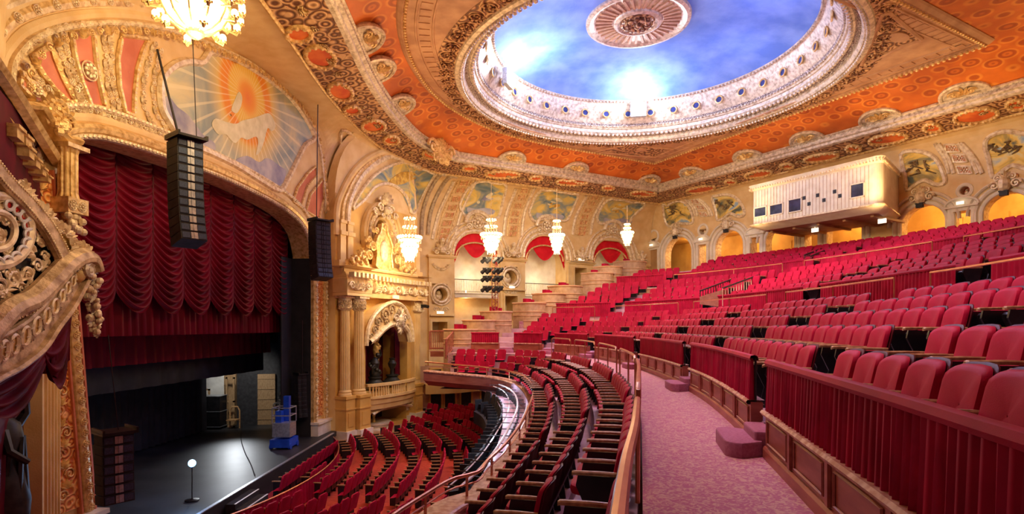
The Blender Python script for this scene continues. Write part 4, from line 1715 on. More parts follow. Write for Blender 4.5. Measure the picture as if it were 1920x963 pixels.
for k, w, h, mt, bd_ in ((-0.78, 0.26, 0.16, 'giltpale', 0), (-0.46, 0.34, 0.12, 'gilt', 0), (-0.14, 0.28, 0.10, 'cream', 0), (0.10, 0.16, 0.12, 'giltpale', 0.05)):
    P = inset(Pa, k)
    mb = MB()
    mb.sweep(P, bar(w, h), Na)
    if bd_:
        beads(mb, [p + PN * h * 0.5 for p in P], Na, bd_, bd_ * 3)
    struct(mb, 'trim_proscenium_arch', mt)
mb = MB()
carving(mb, [p + PN * 0.12 for p in inset(Pa, -0.46)], Na, 0.26, 0.62, 'rose')
struct(mb, 'trim_arch_roses', 'giltpale')
mb = MB()
for k in range(46):
    t, = (k / 46,)
    P = [p + V((0.3, 0, 0.12)) for p in inset(Pa, -0.42)]
carving(mb, [p + PN * 0.25 for p in inset(Pa, 0.32)], Na, 0.24, 0.3, 'mix')
struct(mb, 'trim_arch_leaves', 'gilt')
# terracotta petals
petals = [[(36, 137), (48, 150), (62, 168), (84, 184), (104, 200), (88, 201), (62, 190), (34, 160)],
          [(58, 107), (75, 95), (92, 85), (100, 112), (115, 148), (137, 190), (128, 193), (100, 168), (78, 140)],
          [(131, 64), (152, 62), (172, 61), (175, 95), (181, 142), (194, 203), (168, 198), (150, 152), (138, 108)],
          [(226, 66), (250, 68), (276, 73), (264, 98), (254, 132), (249, 180), (248, 216), (232, 210), (221, 160), (218, 110)],
          [(547, 378), (556, 352), (575, 325), (590, 312), (592, 330), (574, 350), (562, 388)], [(572, 395), (580, 365), (604, 335), (606, 370), (596, 410)]]
for i, p in enumerate(petals):
    o = [(a.x, a.y) for a in lin([(a, b, 0) for a, b in p], 9, True)]
    mb = MB()
    fill(mb, PROS, o, 3, 0.03)
    struct(mb, 'trim_petal_field', 'terracotta')
    P, N = trace(PROS, o, 0.04)
    mb = MB()
    mb.tube(P, 0.07, 6, closed=True)
    beads(mb, P + [P[0]], N + [N[0]], 0.055, 0.14)
    struct(mb, 'trim_petal_frame', 'gilt')
# carved ribs between petals
for pts in ([(40, 120), (62, 140), (92, 172), (118, 198)], [(98, 62), (112, 100), (130, 145), (152, 196)], [(112, 56), (125, 100), (142, 150), (160, 200)], [(190, 55), (196, 100), (198, 150), (212, 208)], [(203, 56), (206, 100), (208, 150), (224, 212)], [(290, 78), (278, 110), (268, 150), (268, 200), (285, 232), (305, 250)], [(300, 90), (290, 130), (285, 170), (292, 215), (315, 245)],
            [(30, 110), (60, 80), (110, 52), (190, 46), (270, 52), (300, 68)], [(60, 200), (110, 208), (165, 206), (220, 222), (270, 240), (320, 258)]):
    P, N = trace(PROS, P3(pts, 6), 0.04)
    mb = MB()
    carving(mb, P, N, 0.2, 0.19)
    struct(mb, 'trim_carved_rib', 'giltpale')
# mural with the sun
mu = [(395, 97), (440, 110), (490, 140), (530, 170), (560, 205), (583, 245), (586, 262), (570, 272), (555, 300), (535, 340), (520, 357), (480, 335), (440, 310), (400, 290), (365, 275), (335, 262), (322, 240), (312, 225), (300, 200), (298, 160), (305, 140), (325, 122), (350, 115), (375, 117), (385, 105)]
sunp, _ = PROS.hit(463, 183)
M['sun'] = mat_sun(tuple(sunp), tuple(PD))
o = P3(mu, 3, True)
mb = MB()
fill(mb, PROS, o, 8, 0.03)
struct(mb, 'trim_proscenium_mural', 'sun')
P, N = trace(PROS, o, 0.04)
mb = MB()
mb.tube(P, 0.13, 6, closed=True)
beads(mb, P + [P[0]], N + [N[0]], 0.08, 0.2)
struct(mb, 'trim_mural_frame', 'giltpale')
for pts, mt in (([(395, 232), (402, 222), (420, 228), (440, 232), (452, 226), (470, 222), (482, 218), (500, 212), (508, 218), (515, 236), (508, 246), (500, 240), (494, 262), (486, 284), (478, 290), (482, 268), (478, 256), (462, 262), (450, 258), (440, 268), (430, 262), (422, 252), (408, 252), (400, 244)], 'muralwhite'),
                ([(432, 206), (438, 188), (446, 172), (452, 182), (450, 198), (442, 212)], 'muralwhite'),
                ([(304, 190), (314, 180), (330, 200), (350, 215), (366, 236), (380, 254), (400, 268), (398, 284), (366, 270), (338, 258), (324, 236), (312, 218)], 'muralcloud'),
                ([(440, 300), (462, 292), (484, 304), (500, 296), (524, 312), (535, 322), (520, 350), (480, 330), (450, 312)], 'muralcloud')):
    oo = P3(pts, 3, True)
    mb = MB()
    if len(pts) > 20:
        mb2 = []
        tri = geometry.tessellate_polygon([[V((a, b, 0)) for a, b in oo]])
        pts3 = [PROS.hit(a, b) for a, b in oo]
        mb.add([h[0] + h[1] * 0.045 for h in pts3], [tuple(t) for t in tri])
    else:
        fill(mb, PROS, oo, 3, 0.045)
    struct(mb, 'trim_mural_figure', mt)
for x, y, r in ((162, 133, 0.23), (62, 168, 0.16)):
    h = PROS.hit(x, y)
    m = frame(h[0] + PN * 0.08, PD, PN)
    mb = MB()
    rosette(mb, m, r, 8)
    rosette(mb, m, r * 0.5, 6)
    mb.at(m)
    struct(mb, 'trim_petal_rose', 'giltpale')
# mouldings round the stage opening
OP = [FP @ V((u, 0, z)) for u, z in open_uz]
octr = FP @ V(((UL + UR) / 2, 0, Z(0)))


def outset(P, k):
    out = []
    for i, p in enumerate(P):
        a, b = P[max(i - 1, 0)], P[min(i + 1, len(P) - 1)]
        t = (b - a).normalized()
        u = t.cross(PN)
        if u.dot(p - octr) < 0:
            u = -u
        out.append(p + u * k)
    return out


OPF = [FP @ V((UL, 0, 0.75))] + OP + [FP @ V((UR, 0, 0.75))]
for k, w, h, mt in ((0.06, 0.16, 0.12, 'giltpale'), (0.26, 0.28, 0.16, 'gilt'), (0.52, 0.26, 0.06, 'cream'), (0.78, 0.18, 0.14, 'giltpale')):
    P = outset(OP, k)
    mb = MB()
    mb.sweep(P, bar(w, h), [PN] * len(P))
    if mt == 'giltpale':
        beads(mb, [p + PN * h * .6 for p in P], [PN] * len(P), 0.055, 0.15)
    struct(mb, 'trim_opening_moulding', mt)
# vertical gilded panels either side of the opening
for side_, ua, ub in (('far', UR, u_far), ('near', UL - 1.55, UL)):
    z1 = open_uz[-1][1] - 0.2 if side_ == 'far' else Z(3.6)
    w = ub - ua
    FQ = FP if side_ == 'far' else FPN
    mb = MB().at(FQ)
    mb.box(ua + w * 0.25, ub - w * 0.27, 0.02, 0.08, 1.6, z1 - 0.1)
    struct(mb, 'trim_scroll_panel', 'carveorange')
    mb = MB()
    for uu in (ua + w * 0.14, ub - w * 0.16):
        P = [FQ @ V((uu, 0.05, 1.4 + k * 0.2)) for k in range(int((z1 - 1.4) / 0.2) + 1)]
        mb.sweep(P, bar(w * 0.2, 0.16), [PN] * len(P))
    struct(mb, 'trim_twisted_border', 'gilt')
    mb = MB()
    for uu in (ua + w * 0.14, ub - w * 0.16):
        P = [FQ @ V((uu, 0.2, 1.4 + k * 0.2)) for k in range(int((z1 - 1.4) / 0.2) + 1)]
        carving(mb, P, [PN] * len(P), 0.24, 0.27, 'rose' if side_ == 'near' else 'mix')
    for k in range(int((z1 - 2.0) / 0.5) if side_ == 'near' else 0):
        m = FQ @ Matrix.Translation(((ua + ub) / 2 - 0.12 * (-1) ** k, 0.08, 2.0 + k * 0.5))
        scroll(mb, m, 0.3, .022, mirror=(-1) ** k)
        leafy(mb, m @ Matrix.Translation((0.14 * (-1) ** k, 0, 0.15)), 0.24)
    struct(mb, 'trim_border_roses', 'gilt' if side_ == 'near' else 'giltpale')
    mb = MB().at(FQ)
    for uu in (ua + w * 0.02, ua + w * 0.26, ub - w * 0.28, ub - w * 0.03):
        mb.box(uu - 0.025, uu + 0.025, 0, 0.14, 1.4, z1)
    struct(mb, 'trim_panel_fillet', 'terracotta' if side_ == 'near' else 'gilt')
    mb = MB().at(FQ)
    mb.box(ua, ub, 0, 0.35, 0, 1.4)
    mb.box(ua - 0.05, ub + 0.05, 0, 0.42, 1.3, 1.42)
    struct(mb, 'trim_plinth', 'marble')
mb = MB().at(FP)
mb.box(UR - .05, UR - .01, -0.95, 0.0, 0.76, Z(3.2))
mb.box(UR - 1.0, UR - .01, -1.0, -0.95, 0.76, Z(3.2))
struct(mb, 'wall_stage_leg', 'blackcloth')
# upper gilded strip beside the arch foot
P, N = trace(PROS, P3([(604, 505), (604, 460), (603, 420)], 8), 0.05)
if len(P) > 3:
    mb = MB()
    carving(mb, P, N, 0.4, 0.3)
    struct(mb, 'trim_carved_rib', 'gilt')

# ---- brown panel putting the shade under the balcony into the colour, with doorways
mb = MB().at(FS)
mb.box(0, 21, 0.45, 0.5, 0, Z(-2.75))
struct(mb, 'wall_shade_panel', 'umber')
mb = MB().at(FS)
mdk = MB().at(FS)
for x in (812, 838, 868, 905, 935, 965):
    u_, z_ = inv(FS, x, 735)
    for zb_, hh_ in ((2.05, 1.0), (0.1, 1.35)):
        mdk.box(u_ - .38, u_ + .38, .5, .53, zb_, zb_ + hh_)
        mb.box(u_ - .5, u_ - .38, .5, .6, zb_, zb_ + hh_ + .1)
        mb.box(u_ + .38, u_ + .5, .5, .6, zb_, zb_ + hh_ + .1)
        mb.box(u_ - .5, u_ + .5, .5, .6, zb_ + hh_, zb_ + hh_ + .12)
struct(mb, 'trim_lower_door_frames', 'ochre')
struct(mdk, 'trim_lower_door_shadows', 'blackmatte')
mb = MB().at(FS)
us_ = [.3 + k * .35 for k in range(30)]
mb.grid([[(u, .9 + .5 * abs(math.sin(u * .75)), z) for u in us_] for z in (1.45, 1.6, 2.05, 2.12)])
mb.grid([[(u, .5, 2.12) for u in us_], [(u, .9 + .5 * abs(math.sin(u * .75)), 2.12) for u in us_]])
struct(mb, 'trim_lower_gallery', 'ochre')

# ---- floors: orchestra, stage
SX = -8.8
mb = MB()
mb.box(-9.6, 16, -4, 46, -0.2, 0.0)
struct(mb, 'floor_orchestra', 'redcarpet')
mb = MB().at(FBOX)
mb.box(-0.6, 9, 0.0, 1.6, 0.0, 0.015)
struct(mb, 'floor_side_aisle', 'carpet')
mb = MB()
mb.box(-24, SX, 4, 33, 0.55, 0.75)
struct(mb, 'floor_stage', 'stage')
mb = MB()
mb.box(SX, SX + 0.04, 4, 27.6, -0.1, 0.745)
struct(mb, 'wall_stage_front', 'blackcloth')
mb = MB()
mb.box(SX - 0.06, SX + 0.05, 4, 27.6, 0.745, 0.775)
struct(mb, 'trim_stage_edge', 'steel')
mb = MB()
mb.box(-24.2, -24, 4, 33, 0, 20)
mb.box(-24, -10.0, 32.6, 32.8, 0, 20)
mb.box(-24, -10.0, 4.0, 4.2, 0, 20)
mb.box(-24, -10.6, 4, 33, 15.0, 15.2)
struct(mb, 'wall_stage_house', 'blackcloth')


# ================================================================== THE BALCONY
BC = crom([(0.2, -4.0, 0), (1.0, -1.5, 0), (1.42, .4, 0), (1.78, 1.95, 0), (2.1, 3.2, 0), (2.75, 6.0, 0), (3.35, 8.7, 0), (3.8, 11.3, 0), (4.12, 14.5, 0), (4.25, 18, 0), (4.1, 21.5, 0), (3.6, 25, 0), (2.6, 27.8, 0), (.9, 29.6, 0), (-.9, 30.3, 0), (-2.6, 30.7, 0), (-6.5, 31.4, 0)], 30)
BS = [0.0]
for i in range(1, len(BC)):
    BS.append(BS[-1] + (BC[i] - BC[i - 1]).length)
STEP = 0.1
NB_ = int(BS[-1] / STEP)
base = []
j = 0
for k in range(NB_):
    s = k * STEP
    while BS[j + 1] < s:
        j += 1
    base.append(BC[j].lerp(BC[j + 1], (s - BS[j]) / (BS[j + 1] - BS[j])))
nrm = []
for k in range(NB_):
    a, b = base[max(k - 12, 0)], base[min(k + 12, NB_ - 1)]
    t = (b - a).normalized()
    nrm.append(V((t.y, -t.x, 0)))
for _ in range(3):
    nrm = [(nrm[max(k - 8, 0)] + nrm[k] + nrm[min(k + 8, NB_ - 1)]).normalized() for k in range(NB_)]


def PS(s, o, z=0.0):
    k = min(max(s / STEP, 0), NB_ - 1.001)
    i = int(k)
    f = k - i
    p = base[i].lerp(base[i + 1], f) + nrm[i].lerp(nrm[i + 1], f) * o
    return V((p.x, p.y, z))


def NSV(s):
    i = int(min(max(s / STEP, 0), NB_ - 1))
    return nrm[i]


def s_at(px, o, h):
    """arc position whose point at offset o, height h shows at column px (far branch excluded by order)"""
    best = None
    for k in range(NB_):
        p = PS(k * STEP, o)
        if p.y < 0.6:
            continue
        e = abs(CX + F * p.x / p.y - px)
        if best is None or e < best[0]:
            best = (e, k * STEP)
    return best[1]


def stretch(a, o):
    return max((PS(a + .2, o) - PS(a - .2, o)).length / .4, .5)


LB0, LBD = V((-2.4, 30.5, 0)), V((0.72, 0.69, 0)).normalized()
LBN = V((LBD.y, -LBD.x, 0))


def inside(p, m=0.0):
    return (p - LB0).dot(LBN) > m and (p - WC).dot(NB) > 0.35


def s_max(o, m=0.0):
    k = NB_ - 2
    while k > 0 and not inside(PS(k * STEP, o), m):
        k -= 1
    return k * STEP


S_END = s_max(0.0)
AIS = [s_at(px, 0, 0) for px in (1421, 1286, 1194, 1108, 1028, 950)]
AIS = [AIS[0] - 6.2] + AIS
z_aisle = -1.45

# tiers: rows (offset of the seat line, floor height)
T1 = [(0.62 + 0.86 * k, z_aisle + 0.27 + 0.25 * k) for k in range(5)]
Z2 = 0.28
G_ = lambda s: min(max((s - 10) / 22, 0), 1)
O2 = 4.75
T2 = [(6.6 + 0.86 * k, (lambda s, k=k: Z2 + 0.40 + (0.20 + 0.12 * G_(s)) * k)) for k in range(5)]
Z3 = lambda s: 1.78 + 0.62 * G_(s)
O3 = 10.75
T3 = [(12.5 + 0.88 * k, (lambda s, k=k: Z3(s) + 0.20 + (0.15 + 0.13 * G_(s)) * min(k, 5) + 0.08 * max(0, k - 5))) for k in range(13)]


def strip(mb, o0, o1, z0, z1, s0=0.0, ds=0.35, m=-1.3):
    """one step: riser at o0 from z0 up to z1, tread from o0 to o1 at z1"""
    s1 = max(s_max(o0, m), s_max(o1, m))
    n = int((s1 - s0) / ds)
    S = [s0 + (s1 - s0) * k / n for k in range(n + 1)]
    f0 = z0 if callable(z0) else (lambda s: z0)
    f1 = z1 if callable(z1) else (lambda s: z1)
    mb.grid([[PS(s, o0, Z(f0(s))) for s in S], [PS(s, o0, Z(f1(s))) for s in S], [PS(s, o1, Z(f1(s))) for s in S]])


mb = MB()
S = [k * 0.35 for k in range(int(BS[-1] / 0.35) - 1) if k < 30 or PS(k * 0.35, -1).x / PS(k * 0.35, -1).y > -0.112]
mb.grid([[PS(s, -1.32, Z(z_aisle - 0.6)) for s in S], [PS(s, -1.32, Z(z_aisle)) for s in S], [PS(s, 0.0, Z(z_aisle)) for s in S]])
strip(mb, 5.0 - 0.25, 6.15, Z2 - 0.5, Z2)
strip(mb, 10.75, 12.05, lambda s: Z3(s) - 0.5, Z3)
struct(mb, 'floor_cross_aisle', 'carpet')
mb = MB()
for k, (o, z) in enumerate(T1):
    strip(mb, o - 0.52 if k else 0.12, (o + 0.34) if k < 4 else O2, z - 0.3, z)
for k, (o, z) in enumerate(T2):
    strip(mb, o - 0.48, (o + 0.38) if k < 4 else O3, lambda s: z(s) - 0.4, z)
for k, (o, z) in enumerate(T3):
    strip(mb, o - 0.45, o + 0.43, lambda s: z(s) - 0.4, z)
struct(mb, 'floor_balcony_steps', 'pinkfloor')

# ---- wainscot below the velvet, in lengths between the gangways
LEDGE = 0.50          # above the aisle
RAILTOP = 1.07
segs = []
prev = 0.4
for a in AIS:
    segs.append((prev, a - 0.42))
    prev = a + 0.42
segs.append((prev, S_END))
ordn = ['nearest', 'second nearest', 'third nearest', 'fourth nearest', 'fifth nearest', 'sixth nearest', 'seventh nearest', 'farthest']
for i, (s0, s1) in enumerate(segs):
    if s1 - s0 < 0.5:
        continue
    S = [s0 + (s1 - s0) * k / max(2, int((s1 - s0) / 0.25)) for k in range(max(2, int((s1 - s0) / 0.25)) + 1)]
    w = ordn[i]
    t = thing('parapet_panelling', '%s length of rosewood-coloured panelling along the pink cross aisle' % w, 'panelling', m=Matrix.Translation(PS((s0 + s1) / 2, 0, Z(z_aisle))), group='panelling lengths beside the cross aisle')
    mb = MB()
    up = V((0, 0, 1))
    mb.grid([[PS(s, 0, Z(z_aisle)) for s in S], [PS(s, 0, Z(z_aisle + LEDGE)) for s in S], [PS(s, 0.14, Z(z_aisle + LEDGE)) for s in S], [PS(s, 0.14, Z(z_aisle)) for s in S]], cv=True)
    mb.add([PS(s0, 0, Z(z_aisle)), PS(s0, .14, Z(z_aisle)), PS(s0, .14, Z(z_aisle + LEDGE)), PS(s0, 0, Z(z_aisle + LEDGE)), PS(s1, 0, Z(z_aisle)), PS(s1, .14, Z(z_aisle)), PS(s1, .14, Z(z_aisle + LEDGE)), PS(s1, 0, Z(z_aisle + LEDGE))], [(0, 1, 2, 3), (4, 5, 6, 7)])
    mb.build('board', 'mahogany', t)
    mb = MB()
    mb.sweep([PS(s, -0.0, Z(z_aisle)) for s in S], [(0.0, 0.0), (-0.03, 0.0), (-0.03, 0.10), (-0.015, 0.13), (0.0, 0.13)])
    npan = max(1, int((s1 - s0) / 1.05))
    for q in range(npan):
        a, b = s0 + (s1 - s0) * (q + 0.12) / npan, s0 + (s1 - s0) * (q + 0.88) / npan
        pts = [PS(a + (b - a) * x / 4, -0.008, Z(z_aisle + zz)) for x, zz in ((0, .18), (1, .18), (2, .18), (3, .18), (4, .18), (4, .42), (3, .42), (2, .42), (1, .42), (0, .42))]
        mb.tube(pts, 0.012, 4, closed=True)
    for q in range(npan + 1):
        a = s0 + (s1 - s0) * q / npan
        if q in (0, npan):
            continue
        c = PS(a, -0.012, Z(z_aisle + 0.3))
        m = frame(c, NSV(a).cross(V((0, 0, 1))), -NSV(a))
        mb.M = m
        mb.box(-0.035, 0.035, -0.01, 0.015, -0.16, 0.16)
        mb.M = Matrix.Identity(4)
    mb.build('mouldings', 'mahogany', t)
    mb = MB()
    mb.sweep([PS(s, 0.04, Z(z_aisle + LEDGE)) for s in S], [(0.12, -0.03), (-0.08, -0.03), (-0.10, 0.0), (-0.08, 0.025), (0.12, 0.025)])
    mb.build('ledge', 'ledge', t)
    t = thing('velvet_rail', '%s run of pleated crimson velvet on the rail beside the pink cross aisle' % w, 'curtain', m=Matrix.Translation(PS((s0 + s1) / 2, 0.05, Z(z_aisle + LEDGE))), group='velvet rail curtains beside the cross aisle')
    P = [PS(s, 0.02, Z(z_aisle + RAILTOP - 0.03)) for s in S]
    N = [-NSV(s) for s in S]
    near = i < 3
    rows = pleats(P, N, RAILTOP - LEDGE - 0.05, 11 if near else 9, 0.034 if near else 0.022, seed=i, rows=6 if near else 3)
    mb = MB()
    mb.grid(rows)
    mb.build('pleated_cloth', 'drape', t, smooth='all')
    mb = MB()
    mb.sweep([PS(s, 0.04, Z(z_aisle + RAILTOP)) for s in S], [(0.05, -0.05), (-0.04, -0.06), (-0.055, -0.03), (-0.04, 0.005), (0.0, 0.015), (0.04, 0.0), (0.05, -0.05)])
    mb.build('padded_top', 'velvet', t, smooth=True)
    mb = MB()
    for s in (s0 + 0.03, s1 - 0.03):
        mb.tube([PS(s, 0.06, Z(z_aisle + LEDGE)), PS(s, 0.06, Z(z_aisle + RAILTOP - 0.03))], 0.015, 5)
    mb.build('end_posts', 'iron', t)
# carpeted steps at the gangways
for i, a in enumerate(AIS):
    t = thing('gangway_step', 'plum carpeted step block in the %s gap of the velvet rail' % ordn[i], 'step', m=Matrix.Translation(PS(a, -0.2, Z(z_aisle))), group='carpeted steps up from the cross aisle')
    for nm, ww, o0, o1, h in (('lower_block', 0.52, -0.42, -0.02, 0.17), ('upper_block', 0.34, -0.1, 0.3, 0.27)):
        pts = []
        mb = MB()
        m = frame(PS(a, (o0 + o1) / 2, Z(z_aisle)), NSV(a).cross(V((0, 0, 1))), NSV(a))
        mb.M = m
        d = (o1 - o0) / 2
        rr = 0.16 if nm == 'lower_block' else 0.03
        out = []
        for cx, cy, a0 in ((ww - rr, d - .02, 0), (-ww + rr, d - .02, PI / 2), (-ww + rr, -d + rr, PI), (ww - rr, -d + rr, 1.5 * PI)):
            r2 = 0.02 if cy > 0 else rr
            for q in range(5):
                an = a0 + q * PI / 8
                out.append((cx + r2 * math.cos(an), cy + r2 * math.sin(an)))
        rows = [[(x * k, y * k, zz) for x, y in out] for k, zz in ((1, 0), (1, h - 0.03), (0.98, h - 0.008), (0.94, h), (0.02, h))]
        mb.grid(rows, cu=True)
        mb.build(nm, 'steppink', t, smooth=True)

# ---- upper velvet rails, peach fronts and copper guard rails
def upper_rail(oV, zF, oR, name_, lo, hi, first=0.55, front_top=0.0):
    ais = [a for a in AIS]
    zf = zF if callable(zF) else (lambda s: zF)
    se = s_max(oV, 0.0)
    cuts = []
    p = 0.4
    for a in ais:
        q_ = 0.5 / stretch(a, oV)
        cuts.append((p, a - q_))
        p = a + q_
    cuts.append((p, se))
    for i, (s0, s1) in enumerate(cuts):
        s1 = min(s1, se)
        if s1 - s0 < 0.6:
            continue
        n = max(3, int((s1 - s0) / 0.4))
        S = [s0 + (s1 - s0) * k / n for k in range(n + 1)]
        t = thing('velvet_rail', '%s run of pleated crimson velvet on the %s rail of the balcony' % (ordn[i], name_), 'curtain', m=Matrix.Translation(PS((s0 + s1) / 2, oV, Z(zf((s0 + s1) / 2)))), group='velvet curtains on the %s rail' % name_)
        rows = pleats([PS(s, oV, Z(zf(s) + hi - 0.03)) for s in S], [-NSV(s) for s in S], hi - lo, 7, 0.035, seed=i + 40, rows=3)
        mb = MB()
        mb.grid(rows)
        mb.build('pleated_cloth', 'drape', t, smooth='all')
        mb = MB()
        mb.sweep([PS(s, oV + 0.02, Z(zf(s) + hi)) for s in S], [(0.06, -0.06), (-0.05, -0.07), (-0.06, -0.03), (-0.04, 0.01), (0.05, 0.0)])
        mb.build('padded_top', 'drape', t, smooth=True)
        # guard rail before the cross aisle
        g0, g1 = s0 + 0.15, min(s1 - 0.15, s_max(oR, 0.0))
        if g1 - g0 > 1:
            S2 = [g0 + (g1 - g0) * k / n for k in range(n + 1)]
            t = thing('guard_rail', '%s copper guard rail in front of the %s velvet rail' % (ordn[i], name_), 'railing', m=Matrix.Translation(PS((g0 + g1) / 2, oR, Z(zf((g0 + g1) / 2)))), group='guard rails of the %s cross aisle' % name_)
            zt = lambda s: Z(zf(s) + 0.82)
            mb = MB()
            mb.tube([PS(s, oR, zt(s)) for s in S2], 0.024, 6)
            mb.build('handrail', 'brass', t, smooth=True)
            for s in (g0, (g0 + g1) / 2, g1):
                mb = MB()
                mb.tube([PS(s, oR, Z(zf(s))), PS(s, oR, zt(s))], 0.02, 6)
                mb.build('post', 'brass', t, smooth=True)
    # peach front wall under the cross aisle
    se2 = s_max(oR, -1.0)
    n = int(se2 / 0.4)
    S = [se2 * k / n for k in range(n + 1)]
    mb = MB()
    mb.grid([[PS(s, oR - 0.06, Z(zf(s) - .62)) for s in S], [PS(s, oR - 0.06, Z(zf(s) + 0.02)) for s in S], [PS(s, oR + 0.06, Z(zf(s) + 0.02)) for s in S]])
    mb.sweep([PS(s, oR - 0.07, Z(zf(s) + 0.02)) for s in S], [(-0.0, -0.05), (-0.04, -0.03), (-0.04, 0.02), (0.1, 0.03)])
    mb.sweep([PS(s, oR - 0.07, Z(zf(s) - .42)) for s in S], [(-0.0, -0.02), (-0.02, 0), (0, 0.02)])
    struct(mb, 'wall_aisle_front', 'peach')


upper_rail(6.05, Z2, O2 + 0.05, 'middle', 0.30, 1.12)
upper_rail(11.95, Z3, O3 + 0.05, 'upper', 0.30, 1.05)

# ================================================================== SEATS
def seat_meshes():
    """one folding theatre seat facing local -y; returns dict of mesh builders by part"""
    parts = {}
    w = 0.245
    # upholstered back front: rounded top, slight curve
    def back(off, thick, tw, top, bot, mbk):
        out = []
        n = 7
        for k in range(n + 1):
            t = k / n
            out.append((-tw, bot + (top - 0.11 - bot) * t))
        for k in range(1, 8):
            a = PI * (1 - k / 8)
            out.append((tw * (math.cos(a) * 0.45 + (-0.55 if a > PI / 2 else 0.55) * 1.0) if False else tw * math.copysign(abs(math.cos(a)) ** 0.55, math.cos(a)), top - 0.11 + 0.11 * math.sin(a) ** 0.8))
        for k in range(n + 1):
            t = 1 - k / n
            out.append((tw, bot + (top - 0.11 - bot) * t))
        rows = []
        m = len(out)
        for sc, yy in ((0.02, thick), (0.8, thick), (0.93, thick * 0.8), (1.0, thick * 0.3), (1.0, 0.0), (0.02, 0.0)):
            r = []
            for x, z in out:
                zc = (top + bot) / 2
                x2, z2 = x * sc, zc + (z - zc) * sc
                lean = (z2 - 0.45) * 0.22
                bow = 0.05 * (x2 / w) ** 2
                r.append((x2, off + lean - yy - bow, z2))
            rows.append(r)
        mbk.grid(rows, cu=True)
    b = MB()
    back(0.10, 0.07, w * 0.97, 0.93, 0.40, b)
    parts['backrest'] = (b, 'velvet', True)
    b = MB()
    back(0.135, 0.035, w * 1.02, 0.945, 0.30, b)
    parts['back_shell'] = (b, 'shell', True)
    b = MB()   # tipped-up cushion
    rows = []
    for sc, yy in ((0.02, -0.10), (0.85, -0.10), (1, -0.06), (1, 0.0), (0.02, 0.0)):
        r = []
        for k in range(20):
            a = 2 * PI * k / 20
            x = w * 0.95 * sc * math.copysign(abs(math.cos(a)) ** 0.4, math.cos(a))
            z = 0.40 + 0.20 * sc * math.copysign(abs(math.sin(a)) ** 0.5, math.sin(a))
            r.append((x, -0.02 + yy + (0.62 - z) * 0.5 - 0.06, z + 0.0))
        rows.append(r)
    b.grid(rows, cu=True)
    parts['seat_up'] = (b, 'black', True)
    b = MB()
    rows = []
    for sc, zz in ((0.02, 0.47), (0.8, 0.47), (0.96, 0.45), (1, 0.41), (0.95, 0.37), (0.02, 0.36)):
        r = []
        for k in range(20):
            a = 2 * PI * k / 20
            x = w * 0.95 * sc * math.copysign(abs(math.cos(a)) ** 0.4, math.cos(a))
            y = -0.17 + 0.23 * sc * math.copysign(abs(math.sin(a)) ** 0.5, math.sin(a))
            r.append((x, y, zz - (0.06 - y) * -0.10))
        rows.append(r)
    b.grid(rows, cu=True)
    parts['seat_down'] = (b, 'velvet', True)
    for s, nm in ((-1, 'left'), (1, 'right')):
        b = MB()
        x0 = s * 0.262
        prof = [(-0.30, 0.0), (0.04, 0.0), (0.0, 0.28), (0.10, 0.62), (-0.30, 0.62), (-0.32, 0.52), (-0.22, 0.30)]
        b.M = Matrix(((0, 1, 0, 0), (1, 0, 0, 0), (0, 0, 1, 0), (0, 0, 0, 1)))
        b.prism(prof, x0 - 0.018, x0 + 0.018)
        parts['standard_' + nm] = (b, 'black', False)
        b = MB()
        rows = []
        for y, ww, zt in ((-0.36, 0.02, 0.645), (-0.34, 0.032, 0.655), (-0.1, 0.03, 0.66), (0.1, 0.022, 0.655)):
            rows.append([(x0 - ww, y, zt - 0.03), (x0 - ww, y, zt - 0.005), (x0 - ww * 0.5, y, zt + 0.006), (x0 + ww * 0.5, y, zt + 0.006), (x0 + ww, y, zt - 0.005), (x0 + ww, y, zt - 0.03)])
        b.grid(rows)
        b.add(rows[0], [tuple(range(6))])
        parts['arm_' + nm] = (b, 'armwood', False)
    return parts


SP = seat_meshes()


def seat_proto(down, end):
    t = thing('theatre_seat', 'x', 'theatre seat')
    for key, nm in (('backrest', 'backrest'), ('back_shell', 'back_shell'), ('seat_down' if down else 'seat_up', 'seat'), ('standard_left', 'side_panel'), ('arm_left', 'armrest')) + ((('standard_right', 'side_panel'), ('arm_right', 'armrest')) if end else ()):
        b, mt, sm = SP[key]
        c = MB()
        c.v, c.f = list(b.v), list(b.f)
        o = c.build(nm, mt, t, smooth=sm)
    return t


# low-poly version for the far crowd of seats
def far_seat(mb, m, mode):
    mb.M = m
    w = 0.235
    if mode == 'back':
        mb.add([(-w, .10, .42), (w, .10, .42), (w, .21, .86), (w * .7, .22, .93), (-w * .7, .22, .93), (-w, .21, .86), (-w, .16, .42), (w, .16, .42), (w, .27, .86), (w * .7, .27, .93), (-w * .7, .27, .93), (-w, .27, .86)],
               [(0, 1, 2, 3, 4, 5), (6, 7, 8, 9, 10, 11), (0, 5, 11, 6), (5, 4, 10, 11), (4, 3, 9, 10), (3, 2, 8, 9), (2, 1, 7, 8)])
        mb.add([(-w, -.12, .40), (w, -.12, .40), (w, .10, .44), (-w, .10, .44)], [(0, 1, 2, 3)])
    elif mode == 'dark':
        mb.box(-0.28, -0.245, -0.28, 0.05, 0, 0.60)
        mb.box(-w, w, -0.02, 0.08, 0.18, 0.40)
    else:
        mb.box(-0.29, -0.235, -0.32, 0.10, 0.60, 0.635)


def far_seat_line(ms, mats_=('velvet', 'black', 'armwood')):
    pass


